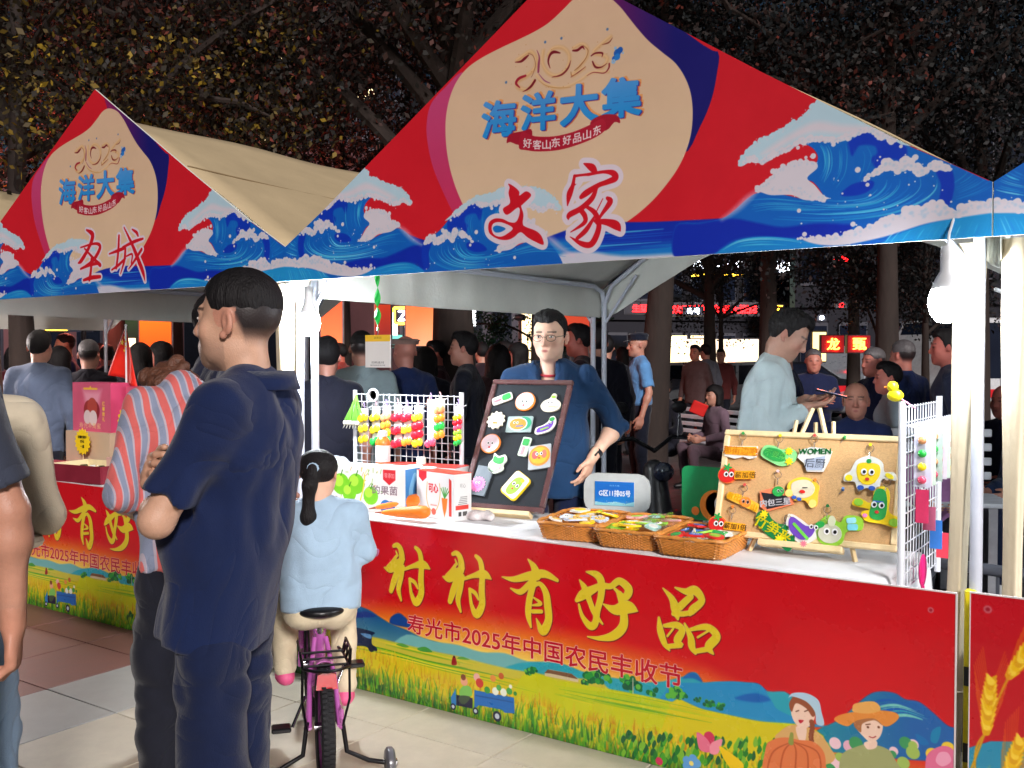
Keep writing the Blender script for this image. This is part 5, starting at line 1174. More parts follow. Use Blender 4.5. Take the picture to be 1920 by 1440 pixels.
# black framed board with rubber magnets
KB = Board((861,950),(1018,962),(925,711),.80)
framed(KB, .026, mat('walnut_frame', (92,62,62), rough=.25, var=.2, scale=9, coat=.5), mat('black_felt', (30,36,42), rough=.95, var=.15, scale=40, bump=.2, bscale=300), 'display_board', 'dark framed black felt board covered with vegetable magnets, leaning before the vendor', 'display board')
easel(KB, 'small wooden easel holding the black felt board', .5, .13)
_kb = [
 ((942,748), .42, .052, 'green and white tag magnet at the upper left of the black board', [('backing',('r',0,0,2.0,.8,.2),WHT),('face',('r',.45,.02,.85,.62,.2),GRN,.002),('stripe',('r',-.45,-.05,.8,.22,.08),(226,120,130))]),
 ((985,753), .0, .050, 'round white face magnet in a wooden ring at the top of the black board', [('backing',('e',0,0,1.02,1.0),ORA),('face',('e',-.03,.02,.92,.9),(222,204,212),.002)]+face(-.05,-.02,.42,.15)),
 ((1033,757), .0, .054, 'cream garlic shaped magnet at the upper right of the black board', [('backing',('p',[(-.9,-.3),(-.7,.2),(-.2,.5),(0,.95),(.35,.9),(.4,.5),(.9,.1),(.85,-.5),(.2,-.8),(-.5,-.75)]),CRM),('face',('p',[(-.6,-.3),(-.4,.15),(0,.4),(.5,.15),(.65,-.3),(0,-.6)]),(232,228,206),.002),('sprout',('e',.15,.62,.2,.12),LIM)]+face(-.05,.05,.34,.10,False)+[('stripe',('r',.2,-.3,.7,.1,.04),(180,170,150))]),
 ((930,788), .0, .046, 'pale daisy shaped magnet with an orange bill on the left of the black board', [('backing',('s',0,0,11,.86,1.05),CRM),('face',('s',0,0,9,.62,.78),(226,222,206),.002)]+face(-.1,.0,.34,.10,False)+[('bill',('r',.05,-.35,.55,.2,.08),ORA)]),
 ((974,796), .0, .056, 'orange pumpkin magnet in a clear bag at the centre of the black board', [('backing',('r',.0,0,2.3,1.5,.1,.05),(150,170,170)),('leaf',('e',.35,.1,.75,.62),(40,150,110)),('rim',('e',-.1,0,.86,.62),WHT),('face',('e',-.1,0,.76,.52),ORA,.002)]+face(-.3,.1,.30,.10,False)+[('stripe',('r',.1,-.2,.7,.16,.06,.1),(90,120,150))]),
 ((1023,800), .35, .052, 'purple eggplant magnet at the right edge of the black board', [('backing',('p',[(-1,-.5),(-.9,.1),(-.2,.2),(.3,.4),(.6,.8),(1,.7),(1,.1),(.6,-.4),(0,-.6)]),WHT),('face',('p',[(-.85,-.38),(-.7,.02),(0,.08),(.5,.3),(.8,.3),(.6,-.2),(0,-.45)]),PUR,.002),('leaf',('e',.72,.5,.25,.2),GRN),('stripe',('r',-.1,-.22,.8,.12,.05,.05),LIM)]+face(.45,.18,.26,.10,False)),
 ((920,832), .0, .050, 'second round white face magnet, lower left on the black board', [('backing',('e',0,0,1.02,1.0),ORA),('face',('e',-.03,.02,.92,.9),(222,204,212),.002)]+face(-.0,.02,.42,.15)),
 ((984,838), -.1, .046, 'upright green topped tag magnet below the pumpkin magnet', [('backing',('r',0,0,.95,2.1,.15),(206,226,206)),('face',('r',0,.5,.7,.75,.15),GRN,.002),('stripe',('r',-.05,-.45,.3,.9,.08),(230,150,160))]),
 ((1012,855), .2, .052, 'round orange peach magnet in a clear bag on the lower right of the black board', [('backing',('r',0,-.1,2.1,2.3,.1),(170,176,180)),('rim',('e',0,0,1.0,.98),ORA),('face',('e',0,0,.84,.8),(240,170,40),.002),('cheek',('e',-.4,.1,.3,.4),(220,90,90)),('cheek',('e',.45,.1,.25,.4),(230,110,90))]+face(0,.15,.4,.14)),
 ((932,868), -.2, .048, 'green cabbage magnet beside the second white face magnet', [('backing',('p',[(-.7,.9),(-.1,.7),(.5,1.0),(.9,.5),(.75,0),(.95,-.5),(.3,-1.1),(-.5,-1.0),(-.8,-.3),(-.6,.3)]),(216,226,210)),('face',('p',[(-.5,.6),(0,.5),(.5,.75),(.6,.1),(.1,-.1),(-.45,.05)]),GRN,.002),('lower_leaf',('e',0,-.6,.42,.36),(170,214,170)),('edge',('e',.55,-.3,.1,.3),(220,160,170))]),
 ((900,905), .0, .050, 'pink onion magnet in a clear bag at the bottom left of the black board', [('backing',('r',.1,.2,1.7,2.9,.08,-.1),(96,108,118)),('face',('s',-.15,-.2,16,.66,.80),PNK,.002),('inner',('e',-.15,-.15,.46,.42),(200,110,190))]+face(-.15,-.05,.3,.09)),
 ((967,911), -.55, .062, 'rounded square magnet with a green cucumber face at the bottom of the black board', [('backing',('r',0,0,1.6,2.05,.3),YEL),('rim',('r',-.03,.03,1.45,1.9,.26),WHT,.003),('face',('p',[(-.35,-.7),(-.45,0),(-.3,.55),(.15,.75),(.4,.3),(.4,-.4),(.1,-.8)]),LIM,.002)]+face(0,.05,.36,.13)+[('cheek',('e',.25,.6,.14,.14),YEL)]),
]
for (p, rot, sz, lab, lay) in _kb: flat_thing('magnet', lab, 'magnet', KB.M(*p, lift=-.005, rot=rot), lay, sz, 'rubber vegetable magnets on the black board')
# cork board with key rings
CB = Board((1335,1001),(1681,1035),(1360,805),.82)
framed(CB, .022, PINE, mat('cork', (206,164,112), rough=.9, var=.12, scale=120, bump=.25, bscale=320), 'cork_board', 'pine framed cork board hung with vegetable key rings on the right of the table', 'cork board')
easel(CB, 'wooden easel holding the cork board, its two top prongs sticking up', CB.h+.105, .19)
def tomato(cx): return [('backing',('e',cx,0,.62,.56),(236,120,60)),('body',('e',cx,-.02,.55,.48),RED,.003),('leaf',('s',cx,.46,5,.10,.30),GRN,.004)]+face(cx+.12,.02,.34,.15,False)
cz = lambda x,y: (1320+x/4.234, 740+y/4.234)
_cb = [
 (cz(295,455), -.03, .062, 'orange lettered key ring at the top left of the cork board', [('backing',('l',[(-1.0,-.35),(-1.0,.28),(1.02,.42),(1.02,-.3),(.6,-.42),(.2,-.32),(-.3,-.48)]),WHT),('plate',('l',[(-.95,-.25),(-.95,.24),(.97,.36),(.97,-.22)]),(250,176,40),.003),('lettering',('t','那街边吧',0,.04,.5),(236,130,20))], (.0,.95,GRN)),
 (cz(588,480), -.12, .062, 'green leafy lettered key ring in the top row of the cork board', [('backing',('p',[(-1.0,-.2),(-.9,.4),(-.3,.5),(.2,.35),(.6,.55),(1.1,.3),(1.05,-.3),(.4,-.65),(-.3,-.5)]),(140,220,140)),('leaf',('p',[(-.85,-.1),(-.7,.3),(-.2,.35),(.3,.2),(.5,-.3),(-.2,-.4)]),GRN,.003),('lettering',('t','不要菜',-.1,.0,.42,-.1),(120,230,110)),('flower',('s',.65,.32,9,.14,.26),YEL),('flower',('s',.8,-.3,7,.14,.26),YEL)], (-.1,.98,YEL)),
 (cz(880,510), .04, .062, 'silver and green lettered key ring in the middle of the top row', [('backing',('l',[(-1.0,.05),(-.85,.5),(-.2,.7),(.6,.62),(1.0,.45),(.85,-.15),(.55,-.8),(-.4,-.8),(-.6,-.3)]),WHT),('plate',('l',[(-.55,-.1),(.65,.15),(.5,-.7),(-.4,-.72)]),(176,186,206),.003),('lettering',('t','后厨',.05,-.3,.55,-.05),(70,74,90)),('lettering',('t','WOMEN',.0,.42,.34,.02),DGR)], (-.05,1.2,(226,90,80))),
 (cz(190,640), .02, .060, 'upper tomato key ring with an orange name plate on the left of the cork board', tomato(0)+[('name_plate',('r',1.15,.02,1.3,.52,.04,.06),(250,170,30),.003),('lettering',('t','薪加倍',1.2,.02,.42,.06),BLK)], None),
 (cz(300,850), -.1, .064, 'orange lettered key ring with a small orange face, lower left of the cork board', [('backing',('l',[(-.95,.3),(-.9,.02),(1.05,-.5),(1.1,.02),(.4,.25),(-.3,.42)]),(250,190,60)),('lettering',('t','看比',-.5,.2,.42,-.12),(250,190,20)),('body',('e',.28,.0,.33,.30),ORA,.004),('lettering',('t','山',.86,-.22,.4,-.12),(250,190,20))]+face(.28,.02,.26,.11,False), (.0,.80,(226,90,80))),
 (cz(110,1030), .0, .058, 'lower tomato key ring overlapping the frame of the cork board', tomato(0)+[('name_plate',('r',1.2,-.08,1.4,.5,.04,-.03),(250,170,30),.003),('lettering',('t','薪加1倍',1.25,-.08,.4,-.03),BLK)], (.9,1.0,ORA)),
 (cz(580,820), .05, .064, 'black and orange plate key ring with a green broad bean face', [('backing',('l',[(-1.0,.35),(-.1,.6),(.75,.3),(1.0,-.35),(-.55,-.85),(-.85,-.6)]),(240,130,90)),('plate',('l',[(-.9,.28),(.6,.1),(.85,-.35),(-.5,-.7)]),BLK,.002),('lettering',('t','内包三星',-.05,-.28,.42,.12),(214,210,214)),('body',('e',.1,.35,.34,.30),GRN,.004)]+face(.2,.38,.2,.08,False), (0,1.35,(240,200,200))),
 (cz(790,770), -.1, .064, 'pale garlic character key ring with outstretched arms', [('backing',('p',[(-.9,.35),(-.4,.75),(.2,.8),(.8,.5),(.85,0),(.9,-.7),(.5,-.75),(.2,-.5),(-.4,-.6),(-.85,-.1)]),(250,200,60)),('body',('p',[(-.7,.3),(-.3,.6),(.2,.65),(.6,.35),(.55,-.1),(.1,-.4),(-.5,-.3)]),(216,208,180),.003),('hand',('e',-.75,-.25,.22,.22),(250,214,120)),('hand',('e',.68,-.62,.22,.24),(250,214,120)),('shoe',('e',-.1,-.5,.14,.1),(50,90,180)),('shoe',('e',-.4,-.45,.14,.1),(50,90,180)),('mouth',('e',0,-.05,.16,.10),RED),('brow',('r',.1,.2,.3,.04,.02,.2),BLK)], (.55,.55,ORA)),
 (cz(1305,640), 0, .072, 'yellow pepper key ring with round hands on the right of the cork board', [('backing',('p',[(-1.1,-.05),(-.85,.15),(-.6,.7),(0,.95),(.6,.7),(.75,.2),(1.2,.2),(1.3,-.2),(.7,-.15),(.5,-.8),(0,-.65),(-.4,-.85),(-.6,-.4),(-1.1,-.4)],5),WHT),('body',('p',[(-.5,.5),(0,.6),(.5,.5),(.55,0),(.25,-.45),(-.25,-.45),(-.52,0)]),YEL,.003),('stalk',('e',0,.68,.12,.12),GRN),('hand',('e',-.88,-.22,.18,.16),(240,220,30)),('hand',('e',1.02,-.02,.22,.12,-.5),(240,220,30)),('shoe',('e',-.28,-.68,.16,.12),(50,90,180)),('shoe',('e',.25,-.68,.16,.12),(50,90,180))]+face(0,.12,.36,.14), (0,1.35,YEL)),
 (cz(1385,890), -.05, .070, 'green cucumber key ring hanging below the yellow pepper', [('backing',('p',[(-1.2,.2),(-.9,.3),(-.35,.15),(-.25,.9),(.3,1.0),(.5,.5),(.55,-.2),(1.1,-.5),(1.0,-.95),(.3,-.85),(-.5,-.8),(-.75,-.4),(-.4,-.2),(-1.2,-.1)],5),YEL),('body',('p',[(-.2,.8),(.2,.85),(.4,.3),(.4,-.5),(0,-.7),(-.35,-.5),(-.3,.2)]),GRN,.003),('hand',('e',-.95,.08,.22,.18),LIM),('hand',('e',.85,-.72,.24,.2),LIM),('cheek',('e',-.55,-.55,.12,.1),PNK),('brow',('r',0,.22,.5,.07,.03),(60,110,200))]+face(0,.05,.36,.14), (.25,1.25,(230,210,190))),
 (cz(560,1080), -.45, .066, 'yellow and green lettered blossom key ring at the bottom of the cork board', [('backing',('p',[(-1.3,.35),(-1.0,.75),(-.5,.5),(0,.45),(.4,.6),(1.0,.45),(1.3,0),(1.25,-.6),(.4,-.45),(-.3,-.4),(-1.1,-.1)]),DGR),('lettering',('t','竹笋来',-.1,.05,.72,.0),(240,226,20)),('flower',('s',.85,.45,9,.12,.25),(240,240,230)),('flower',('s',-.95,.5,7,.12,.24),YEL),('flower',('s',.5,-.25,8,.12,.26),YEL)], (.3,.95,(230,220,200))),
 (cz(805,1080), -.1, .066, 'purple eggplant key ring overlapping the lower rail of the cork board', [('backing',('p',[(-1.1,.4),(-.9,.75),(-.3,.55),(.3,.3),(.8,.75),(1.15,.6),(.9,0),(.4,-.6),(-.1,-.75),(-.9,-.3)]),WHT),('body',('p',[(-.95,.35),(-.75,.6),(0,.25),(.5,.3),(.4,-.25),(-.1,-.55),(-.75,-.2)]),PUR,.003),('stripe',('r',-.2,-.1,1.2,.16,.06,-.65),(110,210,70),.003),('leaf',('e',.75,.45,.25,.18,.4),GRN),('spike',('s',.1,-.75,9,.1,.2),(230,120,140))]+face(.45,.25,.26,.11,False), None),
 (cz(1060,1075), 0, .066, 'grey green snow pea face key ring with a blue bow at the bottom', [('backing',('p',[(-1.1,-.2),(-1.0,.3),(-.5,.75),(.1,.4),(.4,.8),(1.2,.75),(1.25,.1),(.5,-.05),(.3,-.7),(-.3,-.95),(-.9,-.7)]),LIM),('body',('e',-.35,-.25,.62,.52),(206,206,184),.003),('bow',('r',.7,.55,.5,.3,.1,.2),(150,216,226)),('bow',('r',.8,.2,.55,.35,.12,.1),(120,206,220)),('sprout',('e',-.3,.42,.2,.3),(220,224,190))]+face(-.3,-.15,.42,.16,False), (-.6,1.05,DGR)),
]
for (p, rot, sz, lab, lay, ring) in _cb: flat_thing('key_ring_charm', lab, 'key ring', CB.M(*p, lift=.001, rot=rot), lay, sz, 'rubber key rings on the cork board', th=.006, ring=ring)
for p, c, lab in ((cz(1115,350),GRN,'green push pin stuck in the top of the cork board'),(cz(1102,758),(70,110,170),'blue push pin stuck in the middle of the cork board')):
    t = thing('push_pin', lab, 'push pin', group='empty push pins'); place(t, CB.M(*p)); b = MB(); b.cyl((0,0,.001),(-.012,-.016,.002),.0012,n=6); b.build('needle', STEEL, t); b = MB(); b.cyl((0,0,.002),(.004,.005,.014),.006,.005,10); b.build('head', rub(c), t, True)

# green hanging sign with a mango face behind the cork board
GB = Matrix(((RT[0],0,-RT[1]*-1,0),(RT[1],0,-RT[0],0),(0,1,0,0),(0,0,0,1)))
def upright(px, py, w_, yaw=0.):
    p = at_w(px,py,w_); x = np.array([math.cos(yaw),math.sin(yaw),0]); n = np.array([math.sin(yaw),-math.cos(yaw),0]); return Matrix([[x[0],0,n[0],p[0]],[x[1],0,n[1],p[1]],[0,1,0,p[2]],[0,0,0,1]])
pg = on_y(1322,925,.55)
t = flat_thing('hanging_card', 'green card with an orange mango face standing behind the left edge of the cork board', 'card', Matrix.Translation(pg) @ upright(960,720,1).to_3x3().to_4x4(), [('backing',('r',0,0,1.9,2.1,.25),(20,150,90)),('body',('e',.45,-.45,.62,.62),ORA,.004),('inner',('e',.55,-.4,.48,.5),(246,200,60)),('eye',('e',.6,-.35,.16,.24),WHT),('pupil',('e',.62,-.38,.10,.15),BLK),('hand',('e',-.35,-.7,.16,.17),(240,130,50))], .105)
m = MB(); m.cyl((0,-.10,-.01),(0,-.155,-.02),.012,.02,8); m.build('stand', BASEM, t, True)

# ------------------------------------------------------------------ wicker baskets
WICK = mat('wicker', (206,134,58), rough=.45, var=.22, scale=30, bump=.3, bscale=120, coat=.25)
def basket(cx, cy, rz, label, L=.30, W_=.34, H_=.066):
    t = thing('wicker_basket', label, 'basket', (cx,cy,.768), rz, 'wicker baskets of small pieces')
    def ringp(z, n=84, ph=0., amp=.0):
        k = z/H_; hl, hw = L/2*(.88+.12*k), W_/2*(.88+.12*k); o = []
        for i in range(n):
            a = 2*PI*i/n; ca, sa = math.cos(a), math.sin(a); p = 9.; r = (abs(ca)**p+abs(sa)**p)**(-1/p); ww = 1+amp*math.cos(PI*i+ph)
            o.append((hl*r*ca*ww, hw*r*sa*ww, z))
        return o
    b = MB()
    for k in range(11): b.tube(ringp(.006+k*(H_-.014)/10.5, ph=PI*(k%2), amp=.014), .0040, 5, closed=True)
    o = b.build('woven_side', WICK, t, True); o['kind'] = 'stuff'
    b = MB()
    for i in range(42):
        p0 = ringp(.0,42)[i]; p1 = ringp(H_,42)[i]; b.cyl(p0,p1,.0032,n=5)
    o = b.build('stakes', WICK, t, True); o['kind'] = 'stuff'
    for q in (-1,1):
        b = MB(); R_ = ringp(H_+.002); b.tube([(x*(1+.012*q),y*(1+.012*q),z+.002*math.sin(i*.9+q)) for i,(x,y,z) in enumerate(R_)], .0060, 6, closed=True); b.build('rim', WICK, t, True)
    b = MB(); P = ringp(.006,28); b.add([(0,0,.006)]+P, [(0,i+1,(i+1)%28+1) for i in range(28)]); P2 = [(x,y,.001) for x,y,z in P]; b.add([(0,0,.001)]+P2, [(0,(i+1)%28+1,i+1) for i in range(28)]); b.build('bottom', WICK, t)
    return t
basket(1.475,.235, .17, 'left wicker basket holding a yellow corn piece and cards', L=.28, W_=.38)
basket(1.745,.235, .10, 'middle wicker basket filled with small pieces in clear bags', L=.27, W_=.42)
basket(2.010,.185, .06, 'right wicker basket with green magnets, nearest the cork board', L=.27, W_=.34)
CLEAR = mat('clear_bag', (236,240,244), rough=.08, trans=.92, var=.0, alpha=.42, spec=.8)
def loose(x, y, z, rot, tilt, sz, label, lay, grp, th=.007):
    M4 = Matrix.Translation((x,y,z)) @ Matrix.Rotation(rot,4,'Z') @ Matrix.Rotation(tilt,4,'X'); return flat_thing('magnet', label, 'magnet', M4, lay, sz, grp, th=th)
G1 = 'loose rubber pieces in the baskets'
loose(1.47,.33,.825,.2,.35,.085,'yellow corn shaped piece lying across the left basket',[('backing',('p',[(-1.1,-.2),(-.8,.25),(0,.35),(.9,.2),(1.2,-.1),(.8,-.35),(-.6,-.4)]),YEL),('body',('p',[(-.9,-.15),(-.6,.15),(.1,.2),(.8,.08),(.9,-.1),(.3,-.25),(-.5,-.28)]),(250,190,20),.003),('leaf',('e',.1,.36,.14,.12),LIM)]+face(0,.0,.2,.08,False),G1)
loose(1.44,.17,.800,-.3,.15,.07,'white card piece in the left basket',[('backing',('e',0,0,1,.45,.1),(216,220,232)),('edge',('e',.5,-.1,.3,.2),(220,200,160))],G1,.003)
loose(1.52,.18,.805,.7,.25,.05,'navy piece beside the card in the left basket',[('backing',('r',0,0,1.7,.7,.2),(40,60,120)),('face',('r',0,0,1.3,.3,.1),(150,170,200),.002)],G1)
loose(1.68,.20,.812,.5,.5,.05,'yellow flower shaped piece in the middle basket',[('backing',('s',0,0,6,.6,1.0),YEL),('face',('e',0,0,.4,.4),(250,180,30),.003)]+face(0,.05,.24,.1,False),G1)
loose(1.68,.12,.800,-.4,.2,.045,'small green frog piece in the middle basket',[('backing',('e',0,0,1,.7),LIM),('face',('e',0,0,.7,.45),GRN,.002)]+face(0,.1,.4,.14,False),G1)
loose(1.74,.14,.798,.4,.15,.05,'pale aqua piece in the middle basket',[('backing',('s',0,0,8,.75,1.0),(150,216,200)),('face',('e',0,0,.5,.5),(226,236,226),.002)],G1)
for i,(x,y,z,r_) in enumerate(((1.78,.26,.822,.4),(1.83,.20,.815,1.2),(1.75,.32,.825,2.2))):
    g = MB(); rng = np.random.default_rng(i+50); n = 9; P = [[(.085*(u/(n-1)-.5)*2, .06*(v/(n-1)-.5)*2, .014*rng.random()+.022*math.exp(-((u-4)**2+(v-4)**2)/8)) for u in range(n)] for v in range(n)]
    for v in range(n-1):
        for u in range(n-1): g.quad(P[v][u],P[v][u+1],P[v+1][u+1],P[v+1][u])
    o = g.build('clear_bag', CLEAR, None, True); o.location = (x,y,z+.004); o.rotation_euler = (.25-.2*i,.2*i,r_); tag(o, ['crumpled clear bag standing up in the middle basket','clear bag folded to the right of the middle basket','flat clear bag at the back of the middle basket'][i], 'plastic bag', 'clear bags in the baskets')
loose(1.93,.12,.810,.2,.25,.045,'black and white lettered piece in the right basket',[('backing',('r',0,0,1.5,1.3,.1),BLK),('lettering',('t','加倍',0,0,.8),(220,220,216))],G1)
loose(2.00,.24,.822,.1,.2,.07,'long blue strip piece at the back of the right basket',[('backing',('r',0,0,1.9,.45,.2),(30,90,170)),('stripe',('r',0,0,1.4,.12,.05),(90,160,220),.002)],G1)
loose(2.05,.16,.825,-.2,.45,.06,'green leaf shaped piece with a white face in the right basket',[('backing',('p',[(-.9,0),(-.3,.6),(.6,.5),(1,-.1),(.3,-.4),(-.3,-.3)]),GRN),('face',('e',-.3,-.35,.42,.26),WHT,.003),('mouth',('e',-.3,-.42,.09,.06),RED)],G1)
loose(2.00,.09,.808,.9,.1,.045,'lime green piece lying at the front of the right basket',[('backing',('e',0,0,1,.6),LIM),('face',('e',0,0,.6,.35),WHT,.002)],G1)
for i in range(2): b = MB(); b.cyl((0,0,0),(.02-.04*i,.01,.035),.003,n=6); o = b.build('stick', PINE if i else SHOE_W, None, True); o.location = (1.965+.035*i,.155,.815); tag(o, ['white stick poking up in the right basket','wooden stick poking up in the right basket'][i], 'stick')

hg = np.random.default_rng(77); used_ = set()
CN = {WHT:'white',YEL:'yellow',(200,210,226):'pale blue',(236,190,90):'amber',LIM:'lime',(176,222,214):'aqua',(236,170,170):'pink',GRN:'green',(60,110,190):'blue',BLK:'black',RED:'red'}
for bx, by, bl, cols_ in ((1.475,.235,'left',[WHT,YEL,(200,210,226),(236,190,90)]),(1.745,.225,'middle',[LIM,WHT,(176,222,214),YEL,(236,170,170)]),(2.010,.185,'right',[GRN,WHT,LIM,(60,110,190),BLK,RED])):
    i = 0
    while i < 9:
        cc = cols_[int(hg.integers(len(cols_)))]; c2 = cols_[int(hg.integers(len(cols_)))]; sh = int(hg.integers(3)); fc = i%2; key = (bl,cc,c2,sh)
        if key in used_ or cc == c2: continue
        used_.add(key); x = bx+(-.07+.07*(i%3))+(hg.random()-.5)*.03; y = by+(-.10+.10*(i//3))+(hg.random()-.5)*.03
        loose(x, y, .826+.016*hg.random(), hg.random()*6, (hg.random()-.5)*.7, .040+.012*hg.random(), '%s %s rubber piece with a %s centre in the %s basket' % (CN[cc], ['oval','oblong','scalloped'][sh], CN[c2], bl), [('backing',[('e',0,0,1,.7),('r',0,0,1.8,1.1,.3),('s',0,0,6,.7,1.0)][sh],cc),('face',('e',0,0,.55,.4),c2,.002)]+(face(0,.05,.3,.11,False) if fc else []), 'small rubber pieces heaped in the baskets'); i += 1
# ------------------------------------------------------------------ printed boxes on the left part of the table
def pcanvas(w_, h_, ppm=900, col=(232,232,230)): return Canvas(0,w_,0,h_,ppm,col)
def box_thing(name, label, cat, c, dim, rz, faces, side=(226,226,226), top=None, group=None, topname='lid'):
    """faces: dict front/right -> Canvas; c is the base centre"""
    t = thing(name, label, cat, c, rz, group); w_,d_,h_ = dim; V = [(-w_/2,-d_/2,0),(w_/2,-d_/2,0),(w_/2,d_/2,0),(-w_/2,d_/2,0)]; V += [(x,y,h_) for x,y,z in V]
    Fc = [(0,1,5,4),(1,2,6,5),(2,3,7,6),(3,0,4,7),(0,3,2,1),(4,5,6,7)]; sm = mat('carton_%d_%d_%d' % tuple(side), side, rough=.4, var=.05, scale=8)
    ms = [faces.get('front',sm), faces.get('right',sm), sm, faces.get('left',sm), sm, sm]
    uv = []
    for f in Fc: uv += [(0,0),(1,0),(1,1),(0,1)]
    me = bpy.data.meshes.new('carton'); me.from_pydata(V,[],Fc)
    for m in ms: me.materials.append(m)
    me.polygons.foreach_set('material_index', list(range(6))); u = me.uv_layers.new(name='UVMap'); u.data.foreach_set('uv', np.array(uv,np.float32).ravel()); me.update()
    link(bpy.data.objects.new('carton', me), t)
    b = MB(); b.box((0,0,h_+.0015),(w_*1.0,d_*1.0,.003)); b.build(topname, mat('lid_%d_%d_%d' % tuple(top or side), top or side, rough=.4), t)
    return t
c = pcanvas(.43,.205); I = c; I.tf = lambda p: p; g_ = np.random.default_rng(2)
for i in range(60): c.stroke([(x:=g_.random()*.3,y:=.02+g_.random()*.17),(x+.02*g_.random(),y+.03*g_.random())], 1.6, [(150,190,60),(236,214,90),(90,150,50),(240,160,70)][int(g_.integers(4))], alpha=.7, smooth=0)
for (x,y,r) in ((.06,.12,.05),(.15,.125,.048),(.235,.075,.042),(.11,.08,.04)): c.dot((x,y), r*900, (120,200,40)); c.dot((x-.012,y+.014), r*500, (176,226,70), alpha=.6); c.stroke([(x,y+r*.8),(x+.01,y+r*1.3)],2.5,(60,130,30),smooth=0)
c.stroke([(.05,.02),(.09,.008),(.16,.03),(.19,.1),(.20,.17)], 3, (236,214,60)); c.fill([(.305,.2),(.375,.2),(.375,.155),(.34,.13),(.305,.155)], (206,40,50), smooth=0)
c.text('零添加', [(.312,.185),(.368,.185),(.368,.162),(.312,.162)], (240,200,200)); c.text('的果菌', [(.245,.125),(.385,.125),(.385,.085),(.245,.085)], (130,110,120), bold=.02); c.text('吸', [(.012,.06),(.045,.06),(.045,.03),(.012,.03)], (130,110,120)); c.dot((.32,.03),28,(40,110,190)); c.dot((.35,.035),20,(40,110,190))
fr = printm('fruit_print', c.image('fruit_print'))
c = pcanvas(.12,.205,900,(60,130,196)); fr2 = printm('fruit_side', (c.stroke([(.06,.03),(.04,.1),(.07,.17)],14,(130,186,226),alpha=.7), c.image('fruit_side'))[1])
box_thing('gift_box', 'wide white gift box printed with green pears at the left end of the table', 'gift box', (.335,.235,.768), (.43,.13,.205), .10, {'front':fr,'right':fr2}, group='printed gift boxes on the keychain stall')
def carrot_print(w_, h_, cc):
    c = cc; c.tf = lambda p: p
    c.fill([(.015,h_),(.07,h_),(.07,h_-.03),(.042,h_-.05),(.015,h_-.03)], (206,40,50), smooth=0); 
    c.stroke([(.075,h_-.05),(.07,h_-.12),(.085,.05),(.12,.028),(.15,.06),(.165,.12),(.16,h_-.05)], 1.8, (200,160,60)); c.text('可心', [(.085,h_-.055),(.15,h_-.055),(.15,h_-.095),(.085,h_-.095)], (206,40,50), bold=.04)
    c.fill([(.175,.10),(.215,.10),(.208,.05),(.195,.01),(.182,.05)], (240,120,40)); 
    for a in (-.5,-.2,.1,.4,.7): c.stroke([(.195,.10),(.195+.05*math.sin(a),.10+.05*math.cos(a))],2.5,(60,150,60),smooth=0)
    c.fill([(w_-.035,.02),(w_-.018,.02),(w_-.018,h_-.03),(w_-.035,h_-.02)], (206,50,40), smooth=0); c.dot((.12,.03),14,(226,90,70)); c.stroke([(.10,.06),(.14,.06)],3,(226,150,140)); return c
cp = printm('carrot_print', carrot_print(.26,.215,pcanvas(.26,.215,900,(222,222,222))).image('carrot_print'))
c = pcanvas(.12,.215,900,(214,214,214)); c.tf = lambda p: p
for i in range(7): c.stroke([(.02+.004*i,.06+.008*i),(.09,.06+.008*i)],1.5,(120,120,120),smooth=0)
c.fill([(.01,.05),(.10,.05),(.10,.07),(.01,.07)],(206,60,50),smooth=0); c.fill([(.03,.02),(.05,.02),(.05,.04),(.03,.04)],(60,60,60),smooth=0); c.fill([(.06,.02),(.09,.02),(.09,.04),(.06,.04)],(70,70,70),smooth=0); c.text('可心',[(.04,.17),(.08,.17),(.08,.15),(.04,.15)],(120,120,120))
cs = printm('carrot_side', c.image('carrot_side'))
box_thing('gift_box', 'white gift box with a carrot print and red top edge before the tubs', 'gift box', (.735,.245,.768), (.26,.10,.205), -.20, {'front':cp,'right':cs}, top=(206,70,50), group='printed gift boxes on the keychain stall')
box_thing('gift_box', 'red topped gift box behind the pear box, under the orange bottle', 'gift box', (.50,.40,.768), (.40,.14,.205), .16, {'front':cp,'right':cs}, side=(226,190,170), top=(206,60,50), group='printed gift boxes on the keychain stall')
def carrot(p, q, label):
    t = thing('carrot', label, 'carrot', p, group='carrots lying by the fruit box'); d = Vector(q)-Vector(p); b = MB(); R_ = d.to_track_quat('Z','Y').to_matrix()
    b.lathe([(0,0),(.008,.005),(.013,.03),(.021,.09),(.027,.16),(.030,.205),(.028,.235),(.017,.25),(0,.253)], n=16, R=R_); b.build('root', mat('carrot_skin', (240,128,36), rough=.45, var=.12, scale=30, bump=.2, bscale=80, stretch=(1,1,3)), t, True)
    b = MB(); b.cyl((0,0,0), tuple(R_@Vector((0,0,-.035))), .006, .002, 6); b.build('tip', mat('carrot_tip', (150,70,40), rough=.6), t, True)
pa = on_z(722,952,.79); pb = on_z(740,960,.79)
carrot((pa[0]-.04,pa[1]-.02,.790), (pa[0]+.12,pa[1]+.03,.825), 'upper carrot with its tip to the left, resting on the other')
carrot((pb[0]-.03,pb[1]-.055,.792), (pb[0]+.14,pb[1]-.035,.806), 'lower carrot at the front edge of the white cloth')
carrot((pa[0]-.10,pa[1]+.03,.787), (pa[0]+.0,pa[1]+.06,.80), 'darker carrot tip peeking out behind the two carrots')
